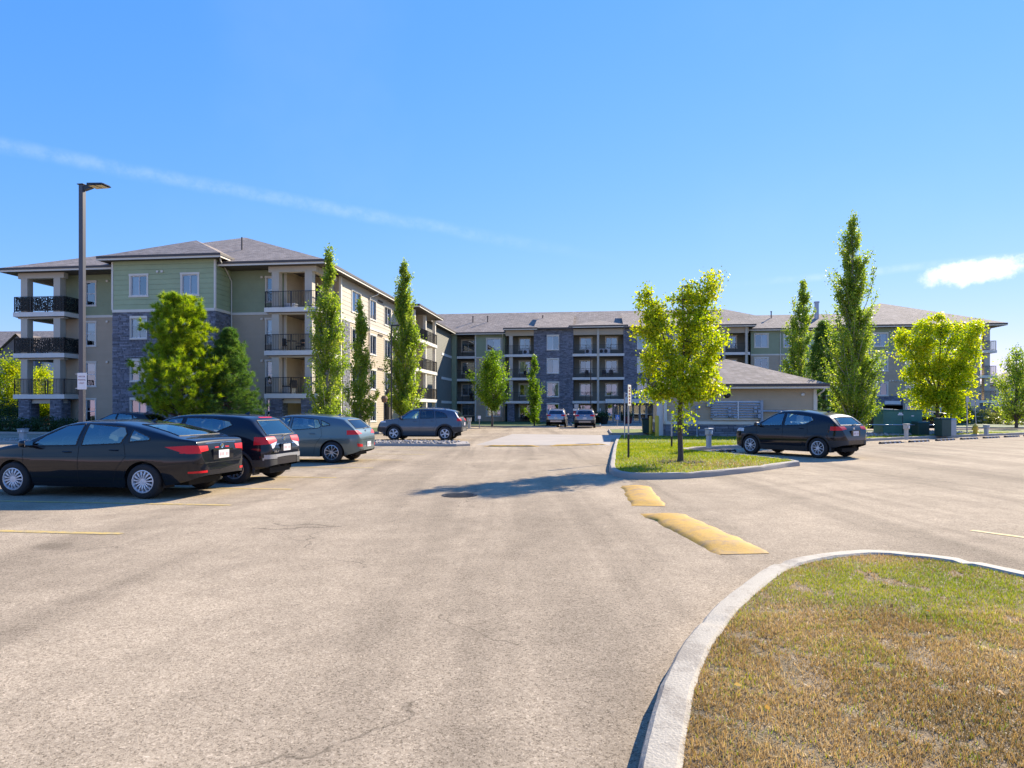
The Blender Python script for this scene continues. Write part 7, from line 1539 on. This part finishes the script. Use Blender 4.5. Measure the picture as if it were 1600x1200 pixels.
# things on the balconies and patios
def bal(u, v, z): X, Y = W2(u, v); return (X, Y, z)
def chair(loc, rz, label, m='furniture'):
    o = tag(empty('patio_chair', loc, rz), label, 'chair', 'patio chairs'); mb = MB(); mb.cbox(-.23, .23, -.23, .23, .40, .45, .015); mb.build('seat', m, o); mb = MB(); mb.cbox(-.23, .23, .2, .24, .45, .92, .015); mb.build('backrest', m, o)
    for sx_ in (-1, 1):
        for sy_ in (-1, 1): mb = MB(); mb.bar((sx_*.2, sy_*.2, 0), (sx_*.2, sy_*.2, .41), .03); mb.build('leg', m, o)
        mb = MB(); mb.bar((sx_*.24, -.2, .64), (sx_*.24, .22, .66), .04); mb.build('armrest', m, o)
    return o
def table(loc, r, h, label, m='furniture'):
    o = tag(empty('patio_table', loc), label, 'table', 'patio tables'); mb = MB(); mb.lathe([(r, h-.03), (r, h), (0, h)], 18); mb.build('table_top', m, o); mb = MB(); mb.tube([(0, 0, 0), (0, 0, h-.03)], .03, 8); mb.build('pedestal_leg', m, o); mb = MB(); mb.lathe([(.22, 0), (.2, .03), (.03, .05)], 14); mb.build('foot', m, o); return o
chair(bal(-20.9, 43.8, F3), R(30), 'dark patio chair left of the table on the second floor corner balcony'); chair(bal(-20.0, 44.5, F3), R(-30), 'dark patio chair behind the table on the second floor corner balcony'); table(bal(-20.3, 43.7, F3), .36, .72, 'round dark table on the second floor corner balcony'); table(bal(-19.3, 43.9, F3), .30, .62, 'low wooden table on the second floor corner balcony', 'wood')
chair(bal(-20.2, 43.8, F2), R(200), 'dark patio chair on the first floor corner balcony')
o = tag(empty('storage_box', bal(-20.6, 44.0, F2), -TH), 'grey storage tub on the first floor corner balcony', 'box'); mb = MB(); mb.cbox(-.4, .4, -.25, .25, 0, .5, .03); mb.build('tub', 'grey_box', o); mb = MB(); mb.cbox(-.43, .43, -.28, .28, .5, .55, .02); mb.build('lid', 'furniture', o)
o = tag(empty('cooler', bal(-20.4, 43.9, F4), -TH), 'white cooler on the top floor corner balcony', 'box'); mb = MB(); mb.cbox(-.38, .38, -.22, .22, 0, .32, .03); mb.build('tub', 'ac_white', o); mb = MB(); mb.cbox(-.4, .4, -.24, .24, .32, .40, .02); mb.build('lid', 'white_metal', o)
for px, z in ((731, F3), (738, F2), (822, F3), (826, F1), (817, F1), (944, F3), (955, F3), (916, F3)):
    v = 84.2 if px > 780 else 86.0
    fl = {F1: 'ground floor patio', F2: 'first floor balcony', F3: 'second floor balcony', F4: 'top balcony'}[z]; wh = 'in the inner corner' if px < 780 else 'left of the stone pier' if px < 840 else 'right of the stone pier, left bay' if px < 934 else 'right of the stone pier, right bay'
    chair(bal(UV(px, v), v, z+.02), random.uniform(0, 6), 'dark patio chair on the %s %s' % (fl, wh))
for px, z, w_ in ((735, F3, 'second floor inner corner balcony'), (821.5, F1, 'ground floor patio left of the stone pier')): v = 84.4 if px > 780 else 86.2; table(bal(UV(px, v), v, z+.02), .42, .72, 'small dark table on the '+w_)
# board fence and neighbouring houses past the left end
fn = tag(empty('board_fence', (*W2(-49, 60), 0), -TH), 'weathered brown board fence behind the front wing', 'fence')
for i in range(62):
    mb = MB(); x = -6+i*.24; mb.box(x, x+.215, random.uniform(-.01, .01), .03, .05, 1.85+random.uniform(-.015, .015)); mb.build('board', 'wood', fn)
for z in (.4, 1.5): mb = MB(); mb.box(-6, 8.9, .04, .09, z, z+.1); mb.build('rail', 'wood', fn)
fr = tag(empty('board_fence', at_px(1555, 88, 0), -TH), 'brown board fence beyond the right hand shrubs', 'fence')
for i in range(60):
    mb = MB(); x = -4+i*.3; mb.box(x, x+.27, random.uniform(-.01, .01), .03, .05, 1.85); mb.build('board', 'wood', fr)
def house(loc, rz, w, dpt, h, label, wall, gable=True, wins=()):
    o = tag(empty('house', loc, rz), label, 'house'); hw = Wall((0, 0), (w, 0)); O = (0, 0, 0)
    for (a, z, ww, hh) in wins: hw.window(a, a+ww, z, z+hh, o, .12, 'slider', None, O)
    hw.lap('wall', 0, h, wall, o, .22, O)
    for p, q in (((w, 0), (w, dpt)), ((w, dpt), (0, dpt)), ((0, dpt), (0, 0))): Wall(p, q).lap('wall', 0, h, wall, o, .22, O)
    hip('roof', -.6, w+.6, -.6, dpt+.6, h+.1, .5, o, 'u', O); return o
h1 = house(at_px(-330, 92, 0), R(-4), 44, 10, 9.6, 'pale grey townhouse row beyond the left hand balconies', 'render_white', wins=[(a, z, 1.5, 1.4) for a in (3, 8, 13, 18, 23, 26.5, 30, 33.5, 38) for z in (1.2, 4.2, 7.2)])
for a in (6.0, 14.5, 23.0, 31.0):
    mb = MB(); mb.add([(a, -1.2, 9.0), (a+5, -1.2, 9.0), (a+2.5, -1.2, 11.2), (a, 5, 9.0), (a+5, 5, 9.0), (a+2.5, 5, 11.2), (a-.4, -1.5, 8.85), (a+5.4, -1.5, 8.85), (a+2.5, -1.5, 11.45), (a-.4, 5, 8.85), (a+5.4, 5, 8.85), (a+2.5, 5, 11.45)], [(0,1,2), (6,8,11,9), (8,7,10,11)]); mb.build('porch_gable', 'house_roof', h1); mb = MB(); mb.box(a+.1, a+4.9, -1.1, -.03, 5.6, 9.0); mb.build('porch_wall', 'render_grey', h1)
house(at_px(1562, 96, 0), R(-20), 16, 12, 5.3, 'white and grey low building past the right hand wing', 'render_white', wins=((2, 1.2, 1.4, 1.2),))
house(at_px(1660, 100, 0), R(-20), 18, 12, 5.0, 'grey low building at the far right', 'render_grey')

# a few fallen leaves on the turf and along the kerb
n_ = 70; fx = rng.uniform(0.9, 5.0, n_); fy = rng.uniform(2.4, 7.0, n_); k_ = in_poly(fx, fy, near_poly); fx, fy = fx[k_], fy[k_]; fz = np.full(len(fx), 0.135)
mats_ = leaf_mat('leaf_fallen', [(0.30, 0.16, 0.05), (0.42, 0.22, 0.06), (0.50, 0.36, 0.14), (0.34, 0.08, 0.03)], 0.2)
lv = leaf_cloud('fallen_leaves', np.stack([fx, fy, fz], 1), 0.045, 'leaf_fallen', None, 0.7); tag(lv, 'scattered brown and orange fallen leaves on the dry turf', 'leaves', kind='stuff')
